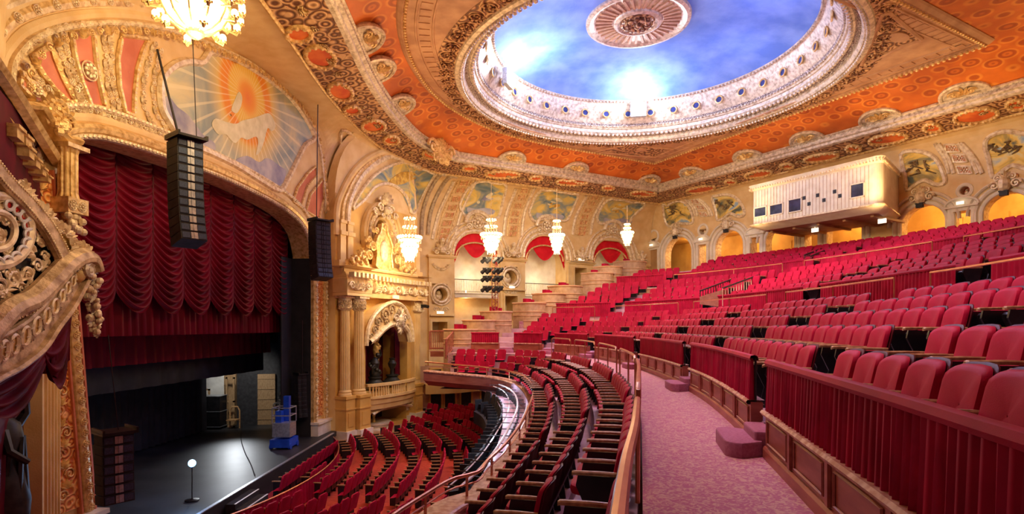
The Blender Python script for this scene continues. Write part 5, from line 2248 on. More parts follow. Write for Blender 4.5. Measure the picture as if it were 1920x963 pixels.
rows_def = []
LOWAIS_Y = [4.6, 9.8, 14.5, 19.0, 23.5, 27.0]
LOWAIS = []
for y in LOWAIS_Y:
    k = min(range(NB_), key=lambda i: abs(base[i].y - y) + (100 if i * STEP < 3 else 0))
    LOWAIS.append(k * STEP)
LOWAIS.append(LOWAIS[-1] + 3.6)
for r, (o, z) in enumerate(T1):
    rows_def.append(('first tier', r, o, lambda s, z=z: z, AIS, 0.45, False))
for r, (o, z) in enumerate(T2):
    rows_def.append(('second tier', r, o, z, AIS, 0.5, False))
for r, (o, z) in enumerate(T3):
    rows_def.append(('top tier', r, o, z, AIS, 0.5, False))
S_LOW0, S_LOW1 = 4.0, BS[-1]
lerp_s = lambda s, a, b: a + (b - a) * min(max((s - 5) / 30, 0), 1)
LOW = [(-1.64, lambda s: lerp_s(s, -2.08, -2.15)), (-2.44, lambda s: lerp_s(s, -2.56, -2.42)), (-3.24, lambda s: lerp_s(s, -3.04, -2.66))]
for r, (o, zf) in enumerate(LOW):
    rows_def.append(('lower block', r, o, zf, LOWAIS, 0.30, True))

seats = []
PITCH = 0.535
rank = {'first tier': ('front', 'second', 'third', 'fourth', 'rearmost'), 'second tier': ('front', 'second', 'third', 'fourth', 'rearmost'), 'top tier': ('front', 'second', 'third', 'fourth', 'fifth', 'sixth', 'seventh', 'eighth', 'ninth', 'tenth', 'eleventh', 'twelfth', 'rearmost'),
        'lower block': ('row nearest the copper aisle rail', 'middle row', 'row nearest the balcony front')}
for tier, r, o, zf, ais, hw, down in rows_def:
    se = s_max(o, 0.3) if tier != 'lower block' else BS[-1] - 3.4
    blocks_ = []
    p = 0.6 if tier != 'lower block' else 2.2
    for a in ais:
        if a > se:
            break
        q_ = hw / stretch(a, o) if o > 0 else hw
        blocks_.append((p, a - q_))
        p = a + q_
    blocks_.append((p, se))
    for bi, (s0, s1) in enumerate(blocks_):
        s1 = min(s1, se)
        if s1 - s0 < 0.9:
            continue
        # true length on the offset curve
        pts, acc = [], 0.0
        last = PS(s0, o)
        s = s0
        lens = [(0.0, s0)]
        while s < s1:
            s += 0.05
            q = PS(s, o)
            acc += (q - last).length
            last = q
            lens.append((acc, s))
        n = int(acc / PITCH)
        if n < 1:
            continue
        pad = (acc - n * PITCH) / 2
        li = 0
        for k in range(n):
            tgt = pad + PITCH * (k + 0.5)
            while li < len(lens) - 1 and lens[li][0] < tgt:
                li += 1
            ss = lens[li][1]
            q_ = PS(ss, o)
            if tier == 'lower block' and q_.y > 12 and q_.x / q_.y < -0.105:
                continue
            if tier != 'lower block' and not inside(PS(ss, o), 0.2):
                continue
            seats.append((tier, r, bi, k, n, ss, o, zf(ss), down))


def seat_matrix(s, o, z):
    n = NSV(s)
    x = V((-n.y, n.x, 0))          # left to right as seen from the stage
    m = Matrix((V((n.y, -n.x, 0)), n, V((0, 0, 1)))).transposed().to_4x4()
    # local y = outward normal (back of the seat away from the stage), handed frame
    m = Matrix((n.cross(V((0, 0, 1))), n, V((0, 0, 1)))).transposed().to_4x4()
    m.translation = PS(s, o, Z(z))
    return m


def on_screen(p, z, mx=60):
    if p.y < 0.7:
        return None
    x = CX + F * p.x / p.y
    y = CY - F * (z + 0.7) / p.y
    if x < -mx or x > 1920 + mx or y > 963 + 110 or y < -50:
        return None
    return x, y


vis_seats = []
side_seats = []
for q in seats:
    p = PS(q[5], q[6])
    sc = on_screen(p, q[7])
    d = math.hypot(p.x, p.y)
    if d < 0.95:
        continue
    if sc is None:
        if p.y > 0.2 and q[6] > 0 and CX + F * p.x / p.y < 3400:
            side_seats.append((d, q))
        continue
    vis_seats.append((d, q))
vis_seats.sort(key=lambda a: a[0])
NIND = 300
prot = {}
for d in (False, True):
    for e in (False, True):
        prot[(d, e)] = seat_proto(d, e)
kids(None)
used = set()
sect = ['at the near end', 'nearest', 'second nearest', 'third nearest', 'fourth nearest', 'fifth nearest', 'sixth nearest', 'farthest']
num = ['first', 'second', 'third', 'fourth', 'fifth', 'sixth', 'seventh', 'eighth', 'ninth', 'tenth', 'eleventh', 'twelfth', 'thirteenth', 'fourteenth', 'fifteenth', 'sixteenth', 'seventeenth', 'eighteenth', 'nineteenth', 'twentieth', 'twenty-first', 'twenty-second', 'twenty-third', 'twenty-fourth', 'twenty-fifth'] + [('thirtieth' if q == 30 else 'fortieth' if q == 40 else ('thirty-' if q > 30 else 'twenty-') + ('', 'first', 'second', 'third', 'fourth', 'fifth', 'sixth', 'seventh', 'eighth', 'ninth')[q % 10]) for q in range(26, 41)]
num += ['forty-' + q for q in ('first', 'second', 'third', 'fourth', 'fifth', 'sixth', 'seventh', 'eighth', 'ninth')] + ['fiftieth'] + ['fifty-' + q for q in ('first', 'second', 'third', 'fourth', 'fifth', 'sixth', 'seventh', 'eighth', 'ninth')] + ['sixtieth'] + ['sixty-' + q for q in ('first', 'second', 'third', 'fourth', 'fifth', 'sixth', 'seventh', 'eighth', 'ninth')]
secnum = ['near', 'second', 'third', 'fourth', 'fifth', 'sixth', 'seventh', 'eighth', 'ninth']
for i, (d, q) in enumerate(vis_seats[:NIND]):
    tier, r, bi, k, n, s, o, z, down = q
    end = (k == 0)
    key = (down, end)
    m = seat_matrix(s, o, z)
    ordi = num[min(n - 1 - k, 24)]
    if tier == 'lower block':
        lab = 'burgundy seat, %s lower row, %s section, %s from its far end' % (('copper rail', 'middle', 'frontmost')[r], secnum[bi], ordi)
    else:
        lab = 'crimson seat, %s row of %s, %s section, %s from far end' % (rank[tier][r], tier, secnum[bi], ordi)
    grp = 'velvet seats of the ' + tier
    if key not in used:
        used.add(key)
        t = prot[key]
        t.matrix_basis = m
        tag(t, lab, None, grp)
    else:
        copy_thing(prot[key], m, lab, grp)
for key, t in prot.items():
    if key not in used:
        for c in KIDS[t.name]:
            bpy.data.objects.remove(c)
        bpy.data.objects.remove(t)
# the rest: far seats as one mass
fb, fd, fa = MB(), MB(), MB()
for d, q in vis_seats[NIND:] + side_seats:
    m = seat_matrix(q[5], q[6], q[7])
    far_seat(fb, m, 'back')
    far_seat(fd, m, 'dark')
    far_seat(fa, m, 'arm')
t = thing('distant_theatre_seats', 'mass of crimson seats filling the farther and upper rows of the balcony', 'theatre seats')
t['kind'] = 'stuff'
fb.build('backs', 'velvet', t)
fd.build('standards', 'black', t)
fa.build('arms', 'armwood', t)

# ---- lower block: stepped floors, balcony front with ledge and copper rail
mb = MB()
S = [k * 0.35 for k in range(int((BS[-1] - 0.5) / 0.35)) if k < 30 or PS(k * 0.35, -3).x / PS(k * 0.35, -3).y > -0.118]
zr = [LOW[0][1], LOW[1][1], LOW[2][1], lambda s: lerp_s(s, -3.45, -2.95)]
offs = [-1.36, -2.12, -2.92, -3.72, -4.55]
for k in range(4):
    mb.grid([[PS(s, offs[k], Z(zr[k](s) + 0.6 if k else z_aisle)) for s in S], [PS(s, offs[k], Z(zr[k](s))) for s in S], [PS(s, offs[k + 1], Z(zr[k](s))) for s in S]])
struct(mb, 'floor_lower_rows', 'pinkfloor')
rail_px = [(700, 995, -2.75), (740, 963, -2.75), (800, 925, -2.75), (847, 898, -2.75), (897, 884, -2.75), (914, 863, -2.72), (946, 833, -2.62), (972, 800, -2.52), (990, 765, -2.4), (1000, 735, -2.28), (992, 713, -2.15), (970, 700, -2.06), (925, 690, -1.93), (863, 684, -1.80), (797, 678, -1.68)]
rail_pts = []
for x, y, h in rail_px:
    d = -h * F / (y - CY)
    rail_pts.append(V(((x - CX) / F * d, d, Z(h))))
rail_pts = [rail_pts[0] + V((-0.8, -1.6, 0))] + rail_pts
RP = even(crom(rail_pts, 6), 90)
ledge = [p - V((0, 0, 0.42)) for p in RP]
RN = []
for i in range(len(RP)):
    a, b = RP[max(i - 1, 0)], RP[min(i + 1, len(RP) - 1)]
    t_ = (b - a)
    t_.z = 0
    t_.normalize()
    RN.append(V((t_.y, -t_.x, 0)))
bf = thing('balcony_parapet', 'curved rose-painted balcony front with a worn broad ledge above the orchestra', 'parapet', m=Matrix.Translation(ledge[45]))
mb = MB()
mb.grid([[p + n * 0.26 + V((0, 0, -0.62)) for p, n in zip(ledge, RN)], [p + n * 0.26 for p, n in zip(ledge, RN)], [p - n * 0.16 for p, n in zip(ledge, RN)], [p - n * 0.16 + V((0, 0, -0.42)) for p, n in zip(ledge, RN)]])
mb.build('parapet_wall', 'mahogany', bf)
mb = MB()
mb.sweep(ledge, [(0.32, -0.03), (0.32, 0.02), (0.28, 0.04), (-0.2, 0.04), (-0.24, 0.0), (-0.2, -0.05)])
mb.build('ledge', 'ledge', bf)
mb = MB()
for i in range(2, 88, 4):
    m = frame(ledge[i] + RN[i] * 0.265 + V((0, 0, -0.28)), RN[i].cross(V((0, 0, 1))), RN[i])
    q = (RP[min(i + 1, 89)] - RP[i]).length * 1.6
    P = [m @ V((a * q, 0.0, b)) for a, b in ((-1, -.17), (1, -.17), (1, .17), (-1, .17))]
    mb.tube(P, 0.014, 4, closed=True)
mb.build('panel_mouldings', 'ledge', bf)
cr = thing('balcony_rail', 'copper guard rail following the balcony front above the orchestra', 'railing', m=Matrix.Translation(RP[45]))
mb = MB()
mb.tube(RP, 0.035, 8)
mb.build('handrail', 'brass', cr, smooth=True)
mb = MB()
mb.tube([p - V((0, 0, 0.17)) for p in RP], 0.018, 6)
mb.build('lower_bar', 'brass', cr, smooth=True)
for i in range(3, 88, 5):
    mb = MB()
    mb.tube([RP[i], ledge[i]], 0.026, 6)
    mb.build('post', 'brass', cr, smooth=True)
# underside and outer face of the balcony, and the soffit below
mb = MB()
o1 = [p - n * 0.15 + V((0, 0, -0.42)) for p, n in zip(ledge, RN)]
o2 = [V((p.x + n.x * 9, p.y + n.y * 9, Z(-3.9))) for p, n in zip(ledge, RN)]
mb.grid([o1, [a.lerp(b, 0.06) + V((0, 0, -.2)) for a, b in zip(o1, o2)], o2])
struct(mb, 'ceiling_under_balcony', 'mahogany')
# aisle side copper rail with curved ends, in lengths
ends = []
p = 1.0
for a in LOWAIS:
    ends.append((p, a - 0.35))
    p = a + 0.35
for i, (s0, s1) in enumerate(ends[:6]):
    n = max(4, int((s1 - s0) / 0.2))
    S = [s0 + (s1 - s0) * k / n for k in range(n + 1)]
    t = thing('aisle_rail', '%s length of copper handrail between the pink aisle and the lower seats' % ordn[i], 'railing', m=Matrix.Translation(PS((s0 + s1) / 2, -1.36, Z(z_aisle))), group='copper handrails along the cross aisle')
    H = 0.87
    mb = MB()
    P = [PS(s0, -1.36, Z(z_aisle + H - 0.10))] + [PS(s, -1.36, Z(z_aisle + H)) for s in S[1:-1]] + [PS(s1, -1.36, Z(z_aisle + H - 0.06))]
    mb.tube(P, 0.028, 8)
    mb.build('handrail', 'brass', t, smooth=True)
    k = max(1, round((s1 - s0) / 2.3))
    for q in range(k + 1):
        s = s0 + (s1 - s0) * q / k
        mb = MB()
        mb.tube([PS(s, -1.36, Z(z_aisle)), PS(s, -1.36, Z(z_aisle + H - 0.02))], 0.02, 6)
        mb.lathe([(0.05, 0), (0.05, 0.01), (0.02, 0.02)], 8) if False else None
        mb.build('post', 'brass', t, smooth=True)
# lit white rim of the gallery below, with pale-lit seats
rim = [p - n * 0.55 + V((0, 0, -0.55)) for p, n in zip(RP, RN)][22:74]
t = thing('lighting_truss', 'curved white pipe glowing below the far balcony front', 'lighting pipe', m=Matrix.Translation(rim[25]))
mb = MB()
mb.tube(rim, 0.035, 6)
mb.build('outer_pipe', 'white', t, smooth=True)
mb = MB()
mb.tube([p - n * 0.3 + V((0, 0, -0.05)) for p, n in zip(rim, RN[22:74])], 0.02, 5)
mb.build('inner_pipe', 'white', t, smooth=True)
for i in range(0, len(rim), 3):
    mb = MB()
    mb.tube([rim[i] + RN[22 + i] * 0.45, rim[i] - RN[22 + i] * 0.5], 0.014, 5)
    mb.build('bracket', 'iron', t)
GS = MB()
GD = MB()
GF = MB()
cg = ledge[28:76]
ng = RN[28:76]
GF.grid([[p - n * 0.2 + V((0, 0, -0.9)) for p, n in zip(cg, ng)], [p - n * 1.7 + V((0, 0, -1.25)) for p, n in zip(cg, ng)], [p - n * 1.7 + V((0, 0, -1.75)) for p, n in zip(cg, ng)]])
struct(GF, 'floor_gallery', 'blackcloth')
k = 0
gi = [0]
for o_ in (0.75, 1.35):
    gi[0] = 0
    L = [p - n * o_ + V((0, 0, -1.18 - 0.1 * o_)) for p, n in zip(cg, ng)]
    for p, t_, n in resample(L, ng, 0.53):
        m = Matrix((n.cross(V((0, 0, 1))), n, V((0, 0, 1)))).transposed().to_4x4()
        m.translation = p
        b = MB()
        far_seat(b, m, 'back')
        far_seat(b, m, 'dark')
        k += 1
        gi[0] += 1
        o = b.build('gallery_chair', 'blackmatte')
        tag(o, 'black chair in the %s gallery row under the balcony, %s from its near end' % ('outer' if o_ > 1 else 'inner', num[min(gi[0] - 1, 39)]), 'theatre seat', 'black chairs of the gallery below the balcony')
        lamp('x', 'POINT', p, 0, (1, 1, 1)) if False else None
for i in (8, 24, 40):
    lamp('gallery_lamp', 'POINT', cg[i] - ng[i] * 0.9 + V((0, 0, 0.1)), 25, (0.55, 0.75, 1.0), 0.1)

# ================================================================== ORCHESTRA SEATS
OC = V((-20.0, 20.5, 0))
oseats = []
for r in range(20):
    R = 13.5 + 0.92 * r
    n = int(2 * 0.95 * R / 0.56)
    for k in range(n):
        a = -0.95 + 1.9 * k / n
        p = OC + V((math.cos(a) * R, math.sin(a) * R, 0))
        if p.x < SX + 0.9:
            continue
        # radial gangways
        sk = False
        for g in (-0.52, -0.17, 0.205, 0.56):
            if abs(a - g) * R < 0.55:
                sk = True
        q = FBOX.inverted() @ p
        if q.y < 1.3 and -1 < q.x < 9:
            sk = True
        if p.y > 37 or p.y < 6 or sk:
            continue
        x = CX + F * p.x / p.y
        y = CY - F * (0.5 - EYE) / p.y
        if x < 380 or x > 1010 or y > 1010:
            continue
        oseats.append((p.length, r, k, a, p))
# pit seats right before the stage
for r in range(6):
    xx = SX + 0.75 + r * 0.78
    for k in range(34):
        y0 = 12.0 + 0.56 * k
        p = V((xx, y0, 0))
        if (p - OC).length > 12.75 or (15.9 < y0 < 19.0 and r < 2) or (FBOX.inverted() @ p).y < 1.2:
            continue
        oseats.append((p.length, -1 - r, k, 0.0, p))
oseats.sort(key=lambda a: a[0])
mb = MB()
arc_ = [-0.62 + 1.35 * k / 40 for k in range(41)]
mb.grid([[OC + V((math.cos(a) * R_, math.sin(a) * R_, .012)) for a in arc_] for R_ in (9.0, 11.0, 13.0)])
struct(mb, 'floor_pit', 'pit')
pr_ = thing('pit_curtain', 'curved crimson curtain rail dividing the pit seats from the orchestra rows', 'curtain', m=Matrix.Translation(OC + V((13.05, 0, 0))))
P = [OC + V((math.cos(a) * 13.05, math.sin(a) * 13.05, .75)) for a in arc_ if (OC + V((math.cos(a) * 13.05, math.sin(a) * 13.05, 0))).x > SX + .2]
mb = MB()
mb.grid(pleats(P, [V((-1, 0, 0))] * len(P), .72, 5, .03, 9, 3))
mb.build('pleated_cloth', 'drape', pr_, smooth='all')
mb = MB()
mb.tube(P, .03, 5)
mb.build('rail', 'brass', pr_)


def small_seat():
    b = MB()
    far_seat(b, Matrix.Identity(4), 'back')
    c = MB()
    far_seat(c, Matrix.Identity(4), 'dark')
    d = MB()
    far_seat(d, Matrix.Identity(4), 'arm')
    me = bpy.data.meshes.new('orchestra_seat')
    vs, fs, mi = [], [], []
    for i, q in enumerate((b, c, d)):
        o = len(vs)
        vs += [tuple(p) for p in q.v]
        for f in q.f:
            fs.append(tuple(o + x for x in f))
            mi.append(i)
    me.from_pydata(vs, [], fs)
    for mt in ('velvet', 'black', 'armwood'):
        me.materials.append(M[mt])
    for pl, i in zip(me.polygons, mi):
        pl.material_index = i
    me.update()
    return me


ocount = {}
ome = small_seat()
fb, fd, fa = MB(), MB(), MB()
for i, (d, r, k, a, p) in enumerate(oseats):
    n = V((math.cos(a), math.sin(a), 0))
    m = Matrix((n.cross(V((0, 0, 1))), n, V((0, 0, 1)))).transposed().to_4x4()
    m.translation = p
    if i < 300:
        o = bpy.data.objects.new('orchestra_chair', ome)
        COL.objects.link(o)
        o.matrix_basis = m
        sec_ = sum(1 for g in (-0.52, -0.17, 0.205, 0.56) if a > g)
        key_ = (r, sec_)
        ocount[key_] = ocount.get(key_, 0) + 1
        if r < 0:
            lab = 'red seat in the pit before the stage, %s row from the stage, %s along' % (num[-1 - r], num[ocount[key_] - 1])
        else:
            lab = 'red orchestra seat, curved row %s from the pit, %s block, %s from its near end' % (num[r], ('nearest', 'second', 'third', 'fourth', 'farthest')[sec_], num[ocount[key_] - 1])
        tag(o, lab, 'theatre seat', 'red seats of the orchestra')
    else:
        far_seat(fb, m, 'back')
        far_seat(fd, m, 'dark')
        far_seat(fa, m, 'arm')
t = thing('distant_orchestra_seats', 'mass of dark red seats on the orchestra floor running under the balcony', 'theatre seats')
t['kind'] = 'stuff'
fb.build('backs', 'velvet', t)
fd.build('standards', 'black', t)
fa.build('arms', 'armwood', t)


# ================================================================== BOX BAY FACADE (far side)
def invo(fr, n, px, py):
    f2 = fr @ Matrix.Translation((0, n, 0))
    return inv(f2, px, py)


def column(name_label, fr, u, n, r, z0, z1, mat_='cream', flutes=16, capital=True):
    t = thing('fluted_column', name_label, 'column', m=Matrix.Translation(fr @ V((u, n, z0))))
    m = fr @ Matrix.Translation((u, n, 0))
    mb = MB().at(m)
    mb.lathe([(r * 1.35, z0), (r * 1.35, z0 + .1), (r * 1.15, z0 + .14), (r * 1.25, z0 + .22), (r * 1.02, z0 + .3)], 24)
    mb.build('base', mat_, t, smooth=True)
    mb = MB().at(m)
    rows = []
    zc = z1 - (0.75 if capital else 0)
    for j in range(7):
        f = j / 6
        rr = r * (1 - 0.12 * f ** 1.5)
        row = []
        for k in range(flutes * 4):
            a = 2 * PI * k / (flutes * 4)
            q = rr * (1 - (0.10 if k % 4 in (1, 2) else 0.0))
            row.append((q * math.cos(a), q * math.sin(a), z0 + .3 + (zc - z0 - .3) * f))
        rows.append(row)
    mb.grid(rows, cu=True)
    mb.build('shaft', mat_, t)
    if capital:
        mb = MB().at(m)
        mb.lathe([(r * .88, zc), (r * 1.0, zc + .03), (r * .9, zc + .06), (r * .95, zc + .3), (r * 1.3, zc + .62)], 20)
        mb.box(-r * 1.35, r * 1.35, -r * 1.35, r * 1.35, z1 - .12, z1)
        for k in range(8):
            a = 2 * PI * k / 8 + .2
            for zz, sz in ((zc + .06, .32), (zc + .28, .3)):
                f2 = frame(m @ V((r * .95 * math.cos(a + zz), r * .95 * math.sin(a + zz), zz)), (m.to_3x3() @ V((-math.sin(a + zz), math.cos(a + zz), 0))), (m.to_3x3() @ V((math.cos(a + zz), math.sin(a + zz), 0))))
                old = mb.M
                leafy2 = MB()
                leafy2.M = Matrix.Identity(4)
                leafy(leafy2, f2, sz)
                mb.M = Matrix.Identity(4)
                mb.add(leafy2.v, leafy2.f)
                mb.M = old
        mb.build('capital', 'giltpale', t)
    return t


uc1 = bu(645)[0]
column('left one of the paired fluted cream columns beside the stage box, against the gilded panel', FBOX, 0.32, 0.35, 0.25, Z(-3.55), Z(1.5))
column('right one of the paired fluted cream columns beside the stage box, nearer its curtained opening', FBOX, 1.15, 0.55, 0.28, Z(-3.55), Z(1.5))
for u0, u1, n in ((0.0, 0.68, 0.7), (0.75, 1.58, 0.95), (6.55, 7.34, 0.4)):
    mb = MB().at(FBOX)
    mb.box(u0, u1, 0, n, 0.75, Z(-3.6))
    mb.box(u0 - .05, u1 + .05, 0, n + .05, Z(-3.7), Z(-3.55))
    mb.box(u0 - .04, u1 + .04, 0, n + .04, Z(-4.25), Z(-4.17))
    mb.box(u0 + .15, u1 - .15, 0, n + .03, Z(-5.1), Z(-4.4))
    struct(mb, 'trim_pedestal', 'ochre')
    mb = MB().at(FBOX)
    mb.box(u0 - .08, u1 + .08, 0, n + .12, 0, 0.75)
    struct(mb, 'trim_plinth', 'marble')
mb = MB().at(FBOX)
mb.box(1.6, 2.45, 0, 0.3, 0, 0.62)
mb.box(6.2, 6.6, 0, 0.3, 0, 0.62)
struct(mb, 'trim_plinth', 'marble')
mb = MB().at(FBOX)
mb.box(6.62, 7.26, 0, 0.28, Z(-3.55), Z(1.5))
for k in range(6):
    mb.box(6.68 + k * .095, 6.72 + k * .095, 0.28, 0.31, Z(-3.3), Z(0.7))
struct(mb, 'trim_box_pilaster', 'cream')
mb = MB()
for k in range(4):
    leafy(mb, FBOX @ Matrix.Translation((6.7 + k * .16, 0.3, Z(0.8))), 0.5)
    leafy(mb, FBOX @ Matrix.Translation((6.75 + k * .14, 0.34, Z(1.1))), 0.35)
for s in (6.62, 7.26):
    scroll(mb, FBOX @ Matrix.Translation((s, 0.32, Z(1.38))), 0.26)
struct(mb, 'trim_pilaster_capital', 'giltpale')
# entablature
mb = MB()
ent = [FBOX @ V(p) for p in ((-0.2, 0.0, Z(1.5)), (-0.2, 0.95, Z(1.5)), (1.75, 0.95, Z(1.5)), (1.75, 0.5, Z(1.5)), (6.45, 0.5, Z(1.5)), (6.45, 0.65, Z(1.5)), (7.5, 0.65, Z(1.5)), (7.5, 0.0, Z(1.5)))]
profe = [(0, 0), (-.02, .12), (-.05, .14), (-.02, .16), (-.02, .85), (-.08, .9), (-.10, .98), (-.3, 1.2), (-.42, 1.22), (-.42, 1.36), (-.5, 1.42), (0.3, 1.46)]
mb.sweep(ent, profe)
mb.at(FBOX)
mb.box(-0.1, 7.4, 0, 0.5, Z(1.5), Z(2.9))
mb.box(1.9, 6.3, 0.3, 0.75, Z(2.9), Z(3.05))
mb.box(-0.1, 7.4, 0, 0.35, Z(2.9), Z(3.3))
struct(mb, 'trim_entablature', 'cream')
mb = MB()
P = [FBOX @ V((u, 0.54, Z(2.0))) for u in [1.8 + k * .15 for k in range(31)]]
carving(mb, P, [BN] * len(P), 0.55, 0.42)
P = [FBOX @ V((u, 0.99, Z(2.0))) for u in [-.15 + k * .15 for k in range(13)]]
carving(mb, P, [BN] * len(P), 0.5, 0.42)
P = [FBOX @ V((u, 0.69, Z(2.0))) for u in [6.5 + k * .15 for k in range(7)]]
carving(mb, P, [BN] * len(P), 0.5, 0.42)
struct(mb, 'trim_frieze_scrolls', 'giltpale')
mb = MB().at(FBOX)
for k in range(24):
    u = -0.1 + k * .32
    n = 0.95 if u < 1.75 else (0.5 if u < 6.4 else 0.65)
    mb.box(u, u + .15, n, n + .34, Z(2.42), Z(2.66))
struct(mb, 'trim_modillions', 'giltpale')
# hood over the box
hp = lambda x, y, n=0.75: invo(FBOX, n, x, y)
out_px = [(686, 648), (688, 622), (697, 597), (714, 577), (735, 567), (752, 572), (764, 590), (771, 615), (773, 640)]
in_px = [(768, 640), (764, 622), (755, 610), (744, 606), (730, 609), (717, 618), (704, 632), (692, 641)]
o1 = [tuple(hp(p.x, p.y)) for p in crom([(a, b, 0) for a, b in out_px], 4)]
o2 = [tuple(hp(p.x, p.y)) for p in crom([(a, b, 0) for a, b in in_px], 4)]
hood = thing('box_hood', 'pierced cream hood with cartouche arching over the curtained far stage box', 'hood', m=Matrix.Translation(FBOX @ V((4.3, 0.4, Z(1.2)))))
mb = MB().at(FBOX @ Matrix.Translation((0, 0.75, 0)))
mb.prism(o1 + o2, -0.75, 0)
mb.build('shell', 'cream', hood)
mb = MB()
P = [FBOX @ V((a, 0.76, b)) for a, b in o1]
mb.sweep(P, bar(0.24, 0.16), [BN] * len(P))
P = [FBOX @ V((a, 0.76, b)) for a, b in o2]
mb.sweep(P, bar(0.34, 0.2), [BN] * len(P))
mb.build('rim', 'giltpale', hood)
mb = MB()
for x, y, s in ((702, 618, .5), (708, 603, .6), (720, 590, .7), (733, 580, .6), (745, 590, .6), (755, 600, .5), (724, 603, .45), (741, 598, .4), (764, 612, .35), (695, 630, .35)):
    u, z = hp(x, y)
    scroll(mb, FBOX @ Matrix.Translation((u, 0.76, z)), s, mirror=1 if x < 735 else -1)
    rosette(mb, FBOX @ Matrix.Translation((u, 0.78, z)), s * .2, 6)
mb.build('tracery', 'carvefine', hood)
mb = MB()
u, z = hp(745, 600)
m = FBOX @ Matrix.Translation((u, 0.95, z))
mb.ball(m @ V((0, 0, 0)), (.25, .2, .4), 8, 6)
for s in (-1, 1):
    scroll(mb, m @ Matrix.Translation((s * .4, 0, .1)), .5, mirror=s)
    scroll(mb, m @ Matrix.Translation((s * .3, 0, -.3)), .35, mirror=-s)
leafy(mb, m @ Matrix.Translation((0, 0, -.4)) @ Matrix.Rotation(PI, 4, 'Y'), .4)
leafy(mb, m @ Matrix.Translation((0, 0, .3)), .45)
mb.build('cartouche', 'silver', hood)
# curtains inside the box
t = thing('box_curtain', 'dark wine velvet drapes gathered inside the far stage box', 'curtain', m=Matrix.Translation(FBOX @ V((4.3, -.4, Z(-.8)))))
mb = MB()
for u0, u1, z0, z1 in ((2.5, 3.1, Z(-3.0), Z(-0.2)), (5.6, 6.2, Z(-3.0), Z(-0.2))):
    P = [FBOX @ V((u0 + (u1 - u0) * k / 8, -0.5, z1)) for k in range(9)]
    mb.grid(pleats(P, [BN] * 9, z1 - z0, 8, .06, 3, 4))
P = [FBOX @ V((2.5 + k * .37, -0.45, Z(0.7))) for k in range(11)]
mb.grid([[p + V((0, 0, -j * .12 - .35 * j / 5 * math.sin(PI * (i % 5) / 4.0))) + BN * .04 * math.cos(j * 2 + i) for i, p in enumerate(P)] for j in range(8)])
mb.build('cloth', 'wine', t, smooth='all')
for u, lab, hh in ((3.35, 'dark bronze figure group on a round pedestal at the left of the far stage box', 1.55), (4.95, 'slimmer dark urn on a round pedestal at the right of the far stage box', 1.15)):
    m = FBOX @ Matrix.Translation((u, -0.15, Z(-3.35)))
    t = thing('pedestal_sculpture', lab, 'sculpture', m=Matrix.Translation(m.translation))
    mb = MB().at(m)
    mb.lathe([(.55, 0), (.55, .12), (.42, .2), (.3, .35), (.36, .42), (.36, .5), (.02, .5)], 20)
    mb.build('pedestal', 'iron', t, smooth=True)
    mb = MB().at(m)
    if hh > 1.5:
        mb.lathe([(.26, .5), (.32, .7), (.2, 1.0), (.27, 1.25), (.16, 1.5), (.02, 1.6)], 14)
        mb.ball((.1, .12, 1.7), .14)
        mb.tube([(.1, .1, 1.5), (.35, .15, 1.7), (.3, .1, 2.0)], .06)
        mb.tube([(-.1, .1, 1.2), (-.38, .12, 1.0), (-.3, .1, .7)], .08)
        for k in range(9):
            a = k * .7
            mb.ball((.27 * math.cos(a), .27 * math.sin(a), .6 + k * .1), .12)
    else:
        mb.lathe([(.12, .5), (.1, .8), (.2, .95), (.26, 1.15), (.14, 1.35), (.2, 1.42), (.02, 1.5)], 16)
    mb.build('bronze', 'iron', t, smooth=True)
t = thing('gilded_herm', 'gilded figure pillar in the middle of the far stage box opening', 'sculpture', m=Matrix.Translation(FBOX @ V((4.2, -.7, Z(-3.2)))))
mb = MB().at(FBOX @ Matrix.Translation((4.2, -.7, Z(-3.3))))
mb.lathe([(.2, 0), (.2, .2), (.1, .3), (.17, 1.6), (.24, 1.9), (.2, 2.2), (.08, 2.35)], 12)
mb.build('pillar', 'gilt', t, smooth=True)
mb = MB().at(FBOX @ Matrix.Translation((4.2, -.7, Z(-3.3))))
mb.ball((0, 0, 2.5), .17)
for k in range(7):
    mb.ball((.18 * math.cos(k), .18 * math.sin(k), 2.0 + .1 * k), .09)
mb.build('head', 'gilt', t, smooth=True)
# bowed balustrade of the box
t = thing('box_balustrade', 'bowed cream stone balustrade under the far stage box', 'balustrade', m=Matrix.Translation(FBOX @ V((4.3, .5, Z(-3.9)))))


def bow(u, k=0.0):
    x = (u - 4.3) / 2.25
    return 0.25 + 0.6 * math.sqrt(max(0, 1 - x * x)) + k


